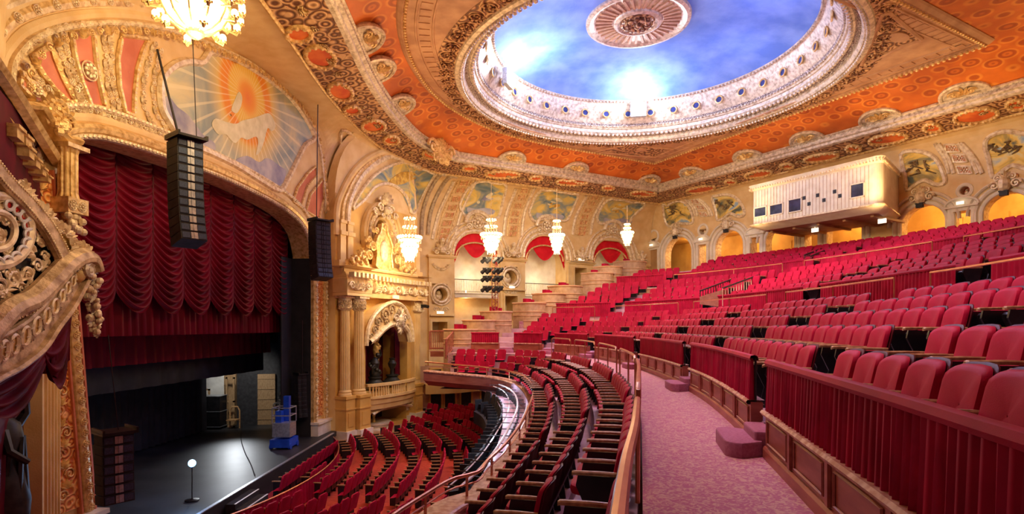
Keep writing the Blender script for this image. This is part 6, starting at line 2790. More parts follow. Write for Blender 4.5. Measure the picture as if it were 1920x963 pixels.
us = [2.06 + 4.48 * k / 28 for k in range(29)]
mb = MB()
for z0, z1, e in ((Z(-3.28), Z(-3.14), .06), (Z(-3.95), Z(-3.8), .08)):
    mb.grid([[FBOX @ V((u, bow(u, e), z0)) for u in us], [FBOX @ V((u, bow(u, e), z1)) for u in us], [FBOX @ V((u, bow(u, -.2), z1)) for u in us], [FBOX @ V((u, bow(u, -.2), z0)) for u in us]], cv=True)
mb.grid([[FBOX @ V((u, bow(u, 0), Z(-3.95))) for u in us], [FBOX @ V((u, bow(u, -.05), Z(-4.25))) for u in us], [FBOX @ V((u, bow(u, -.12), Z(-4.3))) for u in us], [FBOX @ V((u, bow(u, -.16), Z(-4.55))) for u in us]])
mb.at(FBOX)
mb.box(2.06, 6.54, 0, .26, Z(-4.75), Z(-3.9))
mb.build('rails', 'cream', t)
for k in range(26):
    u = 2.2 + 4.2 * k / 25
    if k % 9 == 8:
        continue
    mb = MB().at(FBOX @ Matrix.Translation((u, bow(u, -.06), 0)))
    mb.lathe([(.05, Z(-3.8)), (.075, Z(-3.68)), (.04, Z(-3.5)), (.05, Z(-3.28))], 8)
    mb.build('baluster', 'cream', t, smooth=True)
mb = MB()
P = [FBOX @ V((u, .3, Z(-4.85) + .35 * math.cos((u - 4.35) * .8))) for u in [2.5 + k * .1 for k in range(38)]]
mb.sweep(P, bar(.2, .14), [BN] * len(P))
P = [FBOX @ V((u, .28, Z(-4.38))) for u in [2.4 + k * .1 for k in range(40)]]
carving(mb, P, [BN] * len(P), .32, .35)
P = [FBOX @ V((4.35 + 1.88 * math.cos(a), .04, Z(-5.1) + .82 * math.sin(a))) for a in [PI * k / 24 for k in range(25)]]
mb.sweep(P, bar(.22, .12), [BN] * 25)
struct(mb, 'trim_niche_moulding', 'giltpale')
t = thing('niche_basin', 'round stone basin on a stem inside the low niche under the far stage box', 'basin', m=Matrix.Translation(FBOX @ V((3.7, -.4, 0.2))))
mb = MB().at(FBOX @ Matrix.Translation((3.7, -.5, 0.2)))
mb.lathe([(.95, 0), (.95, .1), (.8, .16), (.8, .26), (.95, .34), (.98, .42), (.02, .38)], 28)
mb.build('basin', 'marble', t, smooth=True)
mb = MB().at(FBOX @ Matrix.Translation((3.7, -.5, 0.55)))
mb.lathe([(.1, 0), (.07, .3), (.12, .5), (.02, .7)], 12)
mb.build('stem', 'ochre', t, smooth=True)
mb = MB().at(FBOX)
mb.box(2.3, 6.4, -1.8, .35, 0, .22)
mb.box(2.6, 6.1, .35, .6, 0, .1)
struct(mb, 'trim_niche_step', 'stone')
# crest above the entablature
crest = thing('shield_crest', 'large gilded shield with scrolls and cornucopias on top of the far stage box entablature', 'crest', m=Matrix.Translation(FBOX @ V((4.0, .5, Z(3.1)))))
u0, z0 = invo(FBOX, .5, 717, 470)
m = FBOX @ Matrix.Translation((u0, .5, z0))
mb = MB().at(m)
sh = [(-.75, -.9), (-.3, -1.1), (0, -1.15), (.3, -1.1), (.75, -.9), (.62, -.2), (.72, .35), (.5, .75), (.3, .95), (.2, 1.45), (-.2, 1.45), (-.3, .95), (-.5, .75), (-.72, .35), (-.62, -.2)]
mb.prism(sh, -.15, .1)
mb.build('shield', 'gilt', crest)
mb = MB().at(m)
mb.ball((0, .12, -.05), (.34, .14, .62), 12, 8)
mb.build('oval_boss', 'giltpale', crest, smooth=True)
mb = MB()
P = [m @ V((a, .14, b)) for a, b in sh]
mb.tube(P, .07, 6, closed=True)
for s in (-1, 1):
    for dx, dz, sz in ((.95, .1, .6), (1.25, -.4, .6), (1.7, -.55, .7), (2.25, -.75, .5), (.6, 1.0, .4), (1.2, .4, .45), (2.7, -.95, .4)):
        scroll(mb, m @ Matrix.Translation((s * dx, .05, dz)), sz, mirror=s)
        leafy(mb, m @ Matrix.Translation((s * (dx + .2), .05, dz - .1)), sz * .8)
    for k in range(12):
        mb.ball(m @ V((s * (1.5 + .12 * k), .15 + .05 * (k % 3), -.85 + .1 * (k % 4) - .02 * k)), .12)
scroll(mb, m @ Matrix.Translation((0, .1, 1.3)), .5)
mb.build('scrolls', 'gilt', crest)
# oval window and its arched mouldings
mb = MB()
m = FBOX @ Matrix.Translation((uo, 0.02, zo))
for k, (w, h) in enumerate(((.18, .14), (.34, .2), (.16, .24), (.22, .3))):
    kk = 1 + (.14, .44, .74, .96)[k]
    P = [m @ V(((0.62 + .14 + (.0, .34, .66, .9)[k]) * math.cos(a), 0, (1.05 + .1 + (.0, .3, .55, .78)[k]) * math.sin(a))) for a in [PI * (-.12 + 1.24 * i / 36) for i in range(37)]]
    mb.sweep(P, bar(w, h), [BN] * 37)
struct(mb, 'trim_oval_window', 'cream')
mb = MB()
P = [m @ V((1.14 * math.cos(a), .16, 1.47 * math.sin(a))) for a in [PI * (.0 + 1.0 * i / 36) for i in range(37)]]
carving(mb, P, [BN] * 37, .34, .33)
mt = m @ Matrix.Translation((0, .3, 1.55))
mb.ball(mt @ V((0, .1, 0)), .26)
for s in (-1, 1):
    for dx, dz, sz in ((.45, .1, .55), (.35, .5, .5), (.9, -.2, .45), (.2, -.35, .35)):
        scroll(mb, mt @ Matrix.Translation((s * dx, 0, dz)), sz, mirror=s)
leafy(mb, mt @ Matrix.Translation((0, .1, .3)), .7, 7)
struct(mb, 'trim_window_crown', 'giltpale')
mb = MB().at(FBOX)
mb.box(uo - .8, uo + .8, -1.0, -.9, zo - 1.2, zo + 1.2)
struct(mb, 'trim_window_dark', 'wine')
# pilaster strips above the entablature
mb = MB().at(FBOX)
for u in (0.15, 0.7, 6.9):
    mb.box(u, u + .4, 0, .22, Z(2.9), Z(5.2))
    mb.box(u - .06, u + .46, 0, .32, Z(4.6), Z(4.8))
    mb.box(u - .03, u + .43, 0, .28, Z(5.2), Z(5.35))
struct(mb, 'trim_attic_pilaster', 'cream')
t = MB().at(FBOX @ Matrix.Translation((7.2, .45, Z(1.2))))
t.box(-.1, .1, -.1, .25, -.1, .1)
t.tube([(0, .25, 0), (0, .45, -.05)], .1, 8)
tag(t.build('wall_spotlight', 'black'), 'small black spotlight clamped to the right capital of the far stage box', 'spotlight')
t = MB().at(FBOX @ Matrix.Translation((4.2, .6, Z(1.62))))
t.box(-.28, .28, 0, .08, -.1, .1)
tag(t.build('exit_sign', 'exitred'), 'small red lit sign above the hood of the far stage box', 'sign')

# ================================================================== NEAR BOX (left edge)
NWO = V((-10.77, 12.93, 0))
NWD = V((0.5, -0.866, 0)).normalized()
NWN = V((-NWD.y, NWD.x, 0))
FN = frame(NWO, NWD, NWN)
mb = MB().at(FN)
mb.box(0, 8, -.3, -.05, 0, Z(4.2))
struct(mb, 'wall_near_bay', 'wine')
HP = Plane((-8.0, 8.75, EYE), (1, .15, 0))
HN = HP.n
HX = V((-HN.y, HN.x, 0)).normalized()      # runs away from the camera
if HX.y < 0:
    HX = -HX


def hpt(px, py, off=0.0):
    p, n = HP.hit(px, py)
    return p + n * off


def hmat(px, py, off=0.0):
    return frame(hpt(px, py, off), HX, HN)


near = thing('near_box_hood', 'big ornate cream and gilt box hood with pierced scrolls at the left edge', 'hood', m=Matrix.Translation(hpt(60, 600)))
HF = frame(V((-8.0, 8.75, 0)), HX, HN)
hq = lambda x, y: inv(HF, x, y)
bt = [(-60, 748), (-30, 724), (0, 705), (31, 689), (75, 655), (103, 614), (131, 577), (153, 537), (166, 512)]
tp = [(170, 490), (146, 492), (118, 524), (87, 562), (47, 602), (0, 630), (-60, 655)]
b1 = [tuple(hq(p.x, p.y)) for p in crom([(a, b, 0) for a, b in bt], 4)]
b2 = [tuple(hq(p.x, p.y)) for p in crom([(a, b, 0) for a, b in tp], 4)]
mb = MB().at(HF)
mb.prism(b1 + b2, -.25, 0)
mb.build('oval_band', 'weathered', near)
mb = MB()
for line, w, h in ((b1, .13, .12), (b2, .10, .08)):
    P = [HF @ V((a, .0, b)) for a, b in line]
    mb.sweep(P, bar(w, h), [HN] * len(P))
mb.build('band_edges', 'weathered', near)
mbo, mbi, mbl = MB(), MB(), MB()
for x, y, hgt, wd in ((-14, 668, 44, 20), (3, 658, 43, 19), (23, 646, 41, 18), (44, 630, 39, 17), (65, 611, 37, 16), (84, 593, 34, 14.5), (100, 574, 31, 13), (113, 555, 28, 11), (124, 540, 25, 10), (134, 527, 22, 9), (143, 515, 19, 8)):
    P = [hpt(x + wd * .42 * math.copysign(abs(math.cos(a)) ** .8, math.cos(a)), y - (x * 0) + hgt * .42 * math.copysign(abs(math.sin(a)) ** .8, math.sin(a)) - wd * .42 * math.cos(a) * .7, .03) for a in [2 * PI * k / 18 for k in range(18)]]
    mbo.tube(P, .035 * hgt / 40, 5, closed=True)
    mbi.add([p - HN * .02 for p in P], [tuple(range(18))])
    m = hmat(x + wd * .52, y - wd * .4, .03)
    mbl.ball(m.translation, .022, 6, 4)
    leafy(mbl, m @ Matrix.Translation((0, 0, .05)), .12 * hgt / 40)
    leafy(mbl, m @ Matrix.Translation((0, 0, -.05)) @ Matrix.Rotation(PI, 4, 'Y'), .12 * hgt / 40)
mbo.build('oval_rings', 'giltpale', near)
mbi.build('oval_fields', 'gilt', near)
mbl.build('band_leaves', 'silver', near)
# cornice above band
c1 = crom([(-60, 660, 0), (0, 590, 0), (47, 566, 0), (87, 528, 0), (112, 502, 0), (132, 489, 0), (148, 486, 0), (158, 492, 0), (163, 508, 0)], 5)
mb = MB()
P = [hpt(p.x, p.y, .02) for p in c1]
mb.sweep(P, [(-.20, 0), (-.22, .10), (-.14, .22), (-.04, .28), (.04, .26), (.09, .16), (.14, .12), (.18, 0)], [HN] * len(P))
mb.build('crown_moulding', 'weathered', near)
mb = MB()
P = [hpt(p.x + 2, p.y + 14, .10) for p in c1[3:-8]]
blocks(mb, P, [HN] * len(P), .05, .07, .05, .085)
mb.build('egg_course', 'carvefine', near)
# pierced field
field = [(-60, 655), (0, 585), (47, 561), (87, 523), (118, 489), (109, 479), (100, 440), (60, 388), (20, 345), (-60, 290)]
mb = MB().at(HF)
mb.prism([tuple(hq(*p)) for p in field], -.22, -.12)
mb.build('dark_backing', 'iron', near)
mb = MB()
for cx, cy, r, w in ((-8, 432, 66, .16), (-8, 432, 36, .11)):
    P = [hpt(cx + r * math.cos(a) * .98, cy + r * math.sin(a) * 1.0, .0) for a in [2 * PI * k / 40 for k in range(40)]]
    mb.tube(P, w * .5, 7, closed=True)
mb.build('great_ring', 'giltpale', near)
mbg, mbr = MB(), MB()
for k in range(12):
    a = -1.2 + k * .31
    x, y = -8 + 58 * math.cos(a), 436 + 56 * math.sin(a)
    P = [hpt(x + 8.5 * math.cos(b), y + 9.5 * math.sin(b), .04) for b in [2 * PI * j / 14 for j in range(14)]]
    mbr.tube(P, .028, 5, closed=True)
    mbg.add([p - HN * .03 for p in P], [tuple(range(14))])
mbr.build('gem_rims', 'white', near)
mbg.build('red_gems', 'redgem', near)
mb = MB()
rs = random.Random(4)
for x, y, s in ((6, 365, .34), (28, 385, .28), (38, 412, .30), (12, 412, .26), (2, 445, .30), (14, 470, .24), (60, 470, .26), (66, 440, .22), (74, 498, .26), (56, 515, .28), (28, 525, .32), (4, 540, .34), (88, 480, .20), (96, 462, .18), (10, 560, .30), (-10, 520, .3), (44, 540, .22), (80, 455, .2), (18, 512, .22), (-6, 395, .3)):
    scroll(mb, hmat(x, y, -.05), s, s * .11, mirror=1 if rs.random() < .5 else -1, n=6)
    leafy(mb, hmat(x + 8, y + 5, -.04) @ Matrix.Rotation(rs.uniform(-2, 2), 4, 'Y'), s * .75)
mb.build('scroll_tracery', 'giltpale', near)
# diagonal strap and foliage beyond it
mb = MB()
dl = crom([(-60, 262, 0), (0, 338, 0), (40, 378, 0), (75, 420, 0), (98, 458, 0), (112, 486, 0)], 6)
P = [hpt(p.x, p.y, .02) for p in dl]
mb.sweep(P, [(-.14, 0), (-.14, .08), (-.10, .11), (.10, .11), (.14, .08), (.14, 0)], [HN] * len(P))
mb.build('strap', 'weathered', near)
mb = MB()
for off in (-7, 7):
    P = [hpt(p.x + off, p.y - off * .8, .13) for p in dl]
    beads(mb, P, [HN] * len(P), .018, .05)
mb.build('strap_beads', 'giltpale', near)
mb = MB()
for k in range(16):
    t_ = k / 15
    x, y = 40 + 118 * t_, 350 + 118 * t_ ** .9
    scroll(mb, hmat(x, y, -.02), .24 - .08 * t_, mirror=(-1) ** k, n=6)
    leafy(mb, hmat(x + 5, y + 7, .0) @ Matrix.Rotation(k * 1.3, 4, 'Y'), .2)
mb.build('foliage', 'giltpale', near)
mb = MB().at(HF)
mb.prism([tuple(hq(*p)) for p in ((30, 355), (75, 385), (120, 425), (160, 462), (172, 480), (150, 478), (118, 485), (108, 470), (92, 440), (62, 400))], -.2, -.06)
mb.build('foliage_ground', 'gilt', near)
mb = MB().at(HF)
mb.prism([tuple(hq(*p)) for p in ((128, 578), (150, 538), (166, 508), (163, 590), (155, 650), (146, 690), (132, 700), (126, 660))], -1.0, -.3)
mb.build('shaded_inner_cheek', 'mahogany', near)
t = thing('fruit_garland', 'hanging silvered garland of fruit and leaves at the tip of the big left hood', 'garland', m=Matrix.Translation(hpt(175, 520)))
mb = MB()
for k in range(46):
    f = k / 45
    x, y = 160 + 9 * f + rs.uniform(-7, 7) * (1 - .4 * f), 490 + 135 * f
    mb.ball(hpt(x, y, rs.uniform(.0, .2)), rs.uniform(.035, .08), 7, 5)
mb.build('fruit', 'giltpale', t, smooth=True)
mb = MB()
for k in range(16):
    leafy(mb, hmat(162 + 8 * k / 16 + rs.uniform(-6, 6), 500 + 8 * k, .08) @ Matrix.Rotation(rs.uniform(0, 6), 4, 'Y'), .16)
scroll(mb, hmat(150, 506, .12), .34, .06)
mb.build('leaves', 'silver', t)
mb = MB()
mb.ball(hpt(146, 510, .0), (.16, .12, .2), 10, 8)
mb.build('boss', 'gilt', t, smooth=True)
# burgundy swag below the hood
t = thing('box_drape', 'burgundy velvet swag hanging under the big left hood', 'curtain', m=Matrix.Translation(hpt(60, 700)))
mb = MB()
DPn = Plane((-8.3, 9.3, EYE), (1, .15, 0))
for (xa, ya), (xb, yb), sag, yt in (((-50, 740), (92, 640), 72, 0), ((78, 650), (130, 575), 100, 0)):
    rows = []
    for j in range(22):
        f = j / 21
        r = []
        for k in range(17):
            g_ = k / 16
            x = xa + (xb - xa) * g_
            y = ya + (yb - ya) * g_ + f * (14 + sag * math.sin(PI * g_) ** .8)
            p, n = DPn.hit(x, y)
            r.append(p + n * (.09 * math.sin(f * 20 + g_ * 2.5) * math.sin(PI * min(1, g_ * 1.1)) + .05))
        rows.append(r)
    mb.grid(rows)
mb.build('cloth', 'wine', t, smooth='all')
mb = MB()
rows = []
for j in range(8):
    rows.append([DPn.hit(96 + 30 * k / 12, 600 + j * (17 - abs(k - 5) * .9))[0] + HN * .05 * math.sin(k * 2.2) for k in range(13)])
mb.grid(rows)
mb.build('tail', 'wine', t, smooth='all')
# entablature running over the near bay
e1 = V((-12.0, 14.2, 0))
ED = V((1.0, -2.0, 0)).normalized()
NE = Plane((-10.2, 11.6, EYE), (V((-ED.y, ED.x, 0))))


def npt(x, y, o=0.0):
    p, n = NE.hit(x, y)
    return p + n * o


mb = MB()
top = [(-60, 100), (0, 183), (42, 246), (84, 308)]
bot = [(-60, 145), (0, 226), (36, 278), (74, 332)]
P = [npt(*p, .1) for p in top]
mb.sweep(P, [(-.15, -.1), (-.15, .22), (-.05, .30), (.05, .24), (.10, .1)], [NE.n] * 4)
P = [npt(*p, .0) for p in bot]
mb.sweep(P, [(-.10, -.1), (-.10, .16), (0, .20), (.08, .1), (.1, 0)], [NE.n] * 4)
struct(mb, 'trim_near_entablature', 'gilt')
mb = MB()
for k in range(10):
    f = k / 9
    p = npt(-50 + 132 * f, 132 + 190 * f, .02)
    m = frame(p, ED * -1, NE.n)
    scroll(mb, m, .34, mirror=(-1) ** k)
    leafy(mb, m, .34)
struct(mb, 'trim_near_frieze', 'giltpale')
mb = MB()
for x, y, s in ((-8, 246, 1.2), (10, 262, 1.1), (16, 284, 1.0), (30, 303, .9), (43, 319, .8), (54, 333, .7)):
    m = frame(npt(x, y, .0), -ED, NE.n)
    mb.M = m
    mb.box(-.16 * s, .16 * s, -.1, .36, -.09 * s, .07 * s)
    mb.box(-.18 * s, .18 * s, -.1, .40, .06 * s, .11 * s)
struct(mb, 'trim_near_modillions', 'gilt')
mb = MB().at(FP)
u1_, z1_ = inv(FP, 60, 330)
mb.box(inv(FP, -60, 400)[0], inv(FP, 118, 400)[0], -.1, .02, Z(-1), Z(4.6))
struct(mb, 'trim_near_ground', 'gilt')
# short fluted pilaster with flower block, at the edge of the curtain
u, zt = inv(FP, 105, 280)
_, zb = inv(FP, 105, 372)
t = thing('gilded_pilaster', 'short fluted gold pilaster with a flower block at the top left of the stage curtain', 'pilaster', m=Matrix.Translation(FP @ V((u, .3, zb))))
mb = MB().at(FP @ Matrix.Translation((u, .3, 0)))
rows = []
for f in (0, .1, .9, 1):
    rr = .2 if 0 < f < 1 else .23
    rows.append([(rr * (1 - (.12 if k % 4 in (1, 2) else 0)) * math.cos(2 * PI * k / 48), rr * (1 - (.12 if k % 4 in (1, 2) else 0)) * math.sin(2 * PI * k / 48), zb + (zt - zb) * f) for k in range(48)])
mb.grid(rows, cu=True)
mb.build('shaft', 'gilt', t)
mb = MB().at(FP @ Matrix.Translation((u + .05, .25, 0)))
mb.box(-.28, .28, -.25, .28, zb - .36, zb)
mb.box(-.3, .3, -.25, .3, zt, zt + .1)
mb.build('block', 'gilt', t)
mb = MB()
for dx in (-.12, .14):
    rosette(mb, FP @ Matrix.Translation((u + dx, .53, zb - .18)), .12, 8)
for k in range(14):
    mb.ball(FP @ V((u + rs.uniform(-.25, .25), .4 + rs.uniform(0, .15), zb - .55 + rs.uniform(-.22, .15))), .09, 7, 5)
mb.build('flowers', 'giltpale', t)
# scroll capital above
mb = MB()
for x, y, s in ((78, 205, .5), (92, 232, .55), (70, 228, .45), (88, 250, .35), (62, 205, .4)):
    m = FP @ Matrix.Translation((inv(FP, x, y)[0], .35, inv(FP, x, y)[1]))
    scroll(mb, m, s, s * .13)
    leafy(mb, m, s * .8)
for k in range(14):
    u, z = inv(FP, 75 + rs.uniform(-12, 14), 240 + rs.uniform(-8, 10))
    mb.ball(FP @ V((u, .5, z)), .09, 7, 5)
struct(mb, 'trim_volute_capital', 'gilt')
mb = MB()
P = [FP @ V((inv(FP, x, y)[0], .1, inv(FP, x, y)[1])) for x, y in ((-30, 205), (20, 200), (48, 203), (70, 238), (96, 262), (122, 268))]
mb.sweep(P, [(-.12, 0), (-.12, .3), (-.02, .42), (.06, .36), (.14, .12), (.14, 0)], [PN] * 6)
struct(mb, 'trim_volute_shelf', 'gilt')
# cream fluted pier and dark statue beside the near gilded panel
mb = MB().at(FN)
ua, ub = inv(FN, 84, 850)[0], inv(FN, 50, 850)[0]
mb.box(min(ua, ub), max(ua, ub), -.05, .25, 0, Z(-.6))
for k in range(5):
    a = min(ua, ub) + (abs(ub - ua)) * (k + .3) / 5
    mb.box(a, a + .05, .25, .3, 0, Z(-.7))
struct(mb, 'trim_near_pier', 'cream')
t = thing('niche_statue', 'dark bronze draped statue in the shadow at the lower left edge', 'statue', m=Matrix.Translation((-9.55, 10.5, 2.5)))
STM = Matrix.Translation((-9.55, 10.5, 2.75)) @ Matrix.Rotation(-1.2, 4, 'Z')
mb = MB().at(STM)
mb.lathe([(.42, -1.2), (.38, -.6), (.42, 0), (.34, .5), (.24, .8), (.32, 1.15), (.26, 1.45), (.1, 1.6)], 18)
for k in range(9):
    a = k * .7
    mb.tube([(.34 * math.cos(a), .34 * math.sin(a), -1.1), (.30 * math.cos(a + .3), .34 * math.sin(a + .3), 0), (.22 * math.cos(a + .7), .3 * math.sin(a + .7), 1.2)], [.09, .07, .05], 6)
mb.tube([(.25, .1, 1.35), (.42, .25, 1.0), (.2, .45, .75)], [.09, .08, .06], 7)
mb.tube([(-.25, .1, 1.35), (-.4, .2, 1.6), (-.25, .25, 1.95)], [.09, .08, .06], 7)
mb.build('robed_body', 'iron', t, smooth=True)
mb = MB().at(STM)
mb.ball((0, 0, 1.8), (.15, .17, .2), 12, 8)
mb.ball((0, .16, 1.78), (.03, .05, .05), 6, 4)
mb.ball((0, -.04, 1.9), (.18, .18, .16), 10, 6)
mb.build('head', 'iron', t, smooth=True)


# ================================================================== STAGE CURTAINS
def ru(x, k):
    return x
Ylist = [UL + (UR - UL) * k / 9 for k in range(10)]
top_of = lambda u: min(max([z for a, z in open_uz if abs(a - u) < .9] or [Z(4.6)]), Z(5.3))
t = thing('austrian_curtain', 'deep wine swagged house curtain in nine scalloped festoons across the stage opening', 'curtain', m=Matrix.Translation(FP @ V(((UL + UR) / 2, -1, Z(4)))))
zt = Z(5.35)
for k in range(9):
    u0, u1 = Ylist[k], Ylist[k + 1]
    mb = MB()
    rows = []
    nf = 19
    H = 4.35
    for j in range(nf * 6 + 1):
        v = j / (nf * 6)
        r = []
        for i in range(15):
            x = i / 14
            s = math.sin(PI * x) ** .75
            sag = .62 * s * min(1, .25 + v * 1.2)
            ph = v * nf * 2 * PI
            pz = zt - v * H - sag
            r.append(FP @ V((u0 + (u1 - u0) * x, -1.15 + .10 * s * math.sin(ph) + .16 * s - .02, pz)))
        rows.append(r)
    mb.grid(rows)
    mb.build('festoon', 'curtain', t, smooth='all')
mb = MB()
for k in range(1, 9):
    P = [FP @ V((Ylist[k], -1.16, zt - 4.35 * j / 12)) for j in range(13)]
    mb.tube(P, .035, 5)
mb.build('gathering_cords', 'wine', t)
t = thing('pleated_valance', 'pleated wine velvet valance hanging below the scalloped curtain', 'curtain', m=Matrix.Translation(FP @ V(((UL + UR) / 2, -1.5, Z(0)))))
P = [FP @ V((UL - .3 + (UR - UL + .6) * k / 60, -1.45, Z(1.3))) for k in range(61)]
mb = MB()
mb.grid(pleats(P, [PN] * 61, 1.62, 3.2, .10, 5, 4))
mb.build('cloth', 'curtain', t, smooth='all')
t = thing('second_border', 'second pleated wine border cloth behind and below the valance', 'curtain', m=Matrix.Translation(FP @ V(((UL + UR) / 2, -3.0, Z(-1)))))
P = [FP @ V((UL - 1.5 + (UR - UL + 3) * k / 60, -2.9, Z(0.2))) for k in range(61)]
mb = MB()
mb.grid(pleats(P, [PN] * 61, 1.55, 2.2, .12, 6, 4))
mb.build('cloth', 'curtain', t, smooth='all')
t = thing('black_border', 'plain black border cloth below the second wine border', 'curtain', m=Matrix.Translation(FP @ V(((UL + UR) / 2, -3.6, Z(-2)))))
mb = MB()
P = [FP @ V((UL - 2 + (UR - UL + 4) * k / 60, -3.5, Z(-0.3))) for k in range(61)]
mb.grid(pleats(P, [PN] * 61, 2.0, 1, .05, 7, 3))
mb.build('cloth', 'blackcloth', t, smooth='all')
# black back drape with folds
t = thing('black_backdrop', 'black pleated drape closing the back of the stage', 'curtain', m=Matrix.Translation((-16, 20, 1)))
p0, p1 = V((-15.4, 28.1, 7.5)), V((-16.8, 7, 7.5))
mb = MB()
P = [p0.lerp(p1, k / 80) for k in range(81)]
mb.grid(pleats(P, [V((1, 0, 0))] * 81, 6.7, 2.5, .09, 8, 3))
mb.build('cloth', 'blackcloth', t, smooth='all')

# ---- things on the stage
SZ = 0.75


def on_stage(px, py):
    d = (EYE - SZ) * F / (py - CY)
    return V(((px - CX) / F * d, d, SZ))


gp = on_stage(360, 938)
t = thing('ghost_light', 'bare lamp glowing blue-white on a thin stand in the middle of the black stage', 'lamp', gp)
mb = MB().at(Matrix.Translation(gp))
mb.lathe([(.2, 0), (.2, .03), (.03, .06)], 14)
mb.build('base', 'black', t)
mb = MB().at(Matrix.Translation(gp))
mb.tube([(0, 0, .05), (0, 0, 1.05)], .014, 6)
mb.build('stand', 'black', t)
mb = MB().at(Matrix.Translation(gp))
mb.ball((0, 0, 1.13), .11, 12, 8)
mb.build('bulb', 'ghost', t, smooth=True)
lamp('ghost_lamp_light', 'POINT', gp + V((0, 0, 1.35)), 60, (.3, .55, 1.0), .12)
# cable on the floor
mb = MB()
P = [on_stage(x, y) + V((0, 0, .02)) for x, y in ((455, 790), (452, 820), (458, 845), (470, 870), (478, 892))]
mb.tube(crom(P, 6), .02, 5)
tag(mb.build('floor_cable', 'blackmatte'), 'black cable lying across the shiny stage floor', 'cable')
# lift with blue base
lp = on_stage(533, 838)
t = thing('personnel_lift', 'blue and silver one-person lift parked at the far front corner of the stage', 'lift', lp)
mb = MB().at(Matrix.Translation(lp))
mb.box(-.42, .42, -.5, .5, .08, .42)
for x in (-.4, .4):
    for y in (-.38, .38):
        mb.M = Matrix.Translation(lp + V((x, y, .12))) @ Matrix.Rotation(PI / 2, 4, 'Y')
        mb.lathe([(.02, -.05), (.12, -.05), (.12, .05), (.02, .05)], 12)
mb.build('chassis', 'bluelift', t)
mb = MB().at(Matrix.Translation(lp))
mb.box(-.38, .38, -.35, .35, .5, 1.1)
for x in (-.38, .38):
    for y in (-.35, .35):
        mb.tube([(x, y, 1.1), (x, y, 1.75)], .025, 6)
for z in (1.42, 1.75):
    mb.tube([(-.38, -.35, z), (.38, -.35, z), (.38, .35, z), (-.38, .35, z)], .025, 6, closed=True)
mb.build('platform_cage', 'steel', t)
mb = MB().at(Matrix.Translation(lp))
mb.box(-.12, .12, .2, .42, .42, 2.2)
mb.box(-.3, -.05, -.2, .1, 1.1, 1.6)
mb.build('mast', 'bluelift', t)
for i, (px, py, lab) in enumerate(((545, 800, 'person-high stack of pale rolled cables and gear behind the blue lift'),)):
    p = on_stage(px, py)
    t = thing('gear_stack', lab, 'equipment', p)
    mb = MB().at(Matrix.Translation(p))
    mb.box(-.6, .6, -.4, .4, 0, 1.0)
    mb.build('case', 'greywood', t)
    for k in range(18):
        mb = MB().at(Matrix.Translation(p + V((rs.uniform(-.6, .5), rs.uniform(-.3, .3), 1.15 + .12 * (k // 3)))))
        mb.tube([(.2 * math.cos(a), .05 * math.sin(2 * a), .16 * math.sin(a)) for a in [2 * PI * j / 12 for j in range(12)]], .045, 5, closed=True)
        mb.build('coil', ('white', 'steel', 'swag')[k % 3 if k % 7 == 0 else k % 2], t)
# stage side wall with pale panel, doors and stored goods
wp = on_stage(400, 802)
FWs = frame((wp.x, wp.y + .8, 0), (1, 0.12, 0), (0.12, -1, 0))
mb = MB().at(FWs)
mb.box(-.9, 4.6, -.3, -.1, 0, 6.5)
struct(mb, 'wall_stage_side', 'blackmatte')
uu0, zz0 = inv(FWs, 381, 760)
uu1, zz1 = inv(FWs, 420, 686)
t = MB().at(FWs)
t.box(uu0, uu1, -.1, -.02, Z(-4.6), zz1)
tag(t.build('pale_flat', 'white'), 'tall pale grey scenery flat leaning on the stage side wall', 'flat')
lamp('backstage_light', 'SPOT', FWs @ V((1.5, 3.0, Z(-.8))), 260, (1, .95, .85), .3, FWs @ V((1.2, 0, Z(-3.5))), 80, .8)


def at_wall(px, n=0.0):
    u, _ = inv(FWs, px, 760)
    return FWs @ V((u, n, SZ))


def frame_box(name, lab, cat, px, w, h, d, mat_, parts_=()):
    p = at_wall(px, d)
    t = thing(name, lab, cat, p)
    mb = MB().at(Matrix.Translation(p))
    for z in (0.0, h * .5, h - .08):
        mb.box(-w / 2, w / 2, -.04, .04, z, z + .08)
    for x in (-w / 2, w / 2 - .08):
        mb.box(x, x + .08, -.04, .04, 0, h)
    mb.build('frame', mat_, t)
    return t


frame_box('timber_rack', 'short orange timber rack left of the pale flat', 'rack', 392, .5, 2.0, .5, 'greywood')
frame_box('timber_ladder', 'leaning raw timber ladder by the black road cases', 'ladder', 440, .45, 2.6, .6, 'greywood')
p = at_wall(412, .9)
t = thing('road_case', 'tall black road case on casters in front of the pale flat', 'case', p)
mb = MB().at(Matrix.Translation(p))
mb.box(-.55, .55, -.35, .35, .12, 1.7)
mb.build('body', 'black', t)
mb = MB().at(Matrix.Translation(p))
for z in (.12, .9, 1.68):
    mb.box(-.57, .57, -.37, .37, z, z + .03)
mb.build('edging', 'steel', t)
p = at_wall(452, .9)
t = thing('hoop_stand', 'small tan hoop-backed prop chair beside the timber ladder', 'chair', p)
mb = MB().at(Matrix.Translation(p))
mb.tube([(-.25, 0, 0), (-.25, 0, .9), (-.15, 0, 1.1), (.15, 0, 1.1), (.25, 0, .9), (.25, 0, 0)], .04, 6)
mb.build('hoop', 'armwood', t)
mb = MB().at(Matrix.Translation(p))
mb.box(-.25, .25, -.4, .05, .42, .48)
mb.build('seat', 'armwood', t)
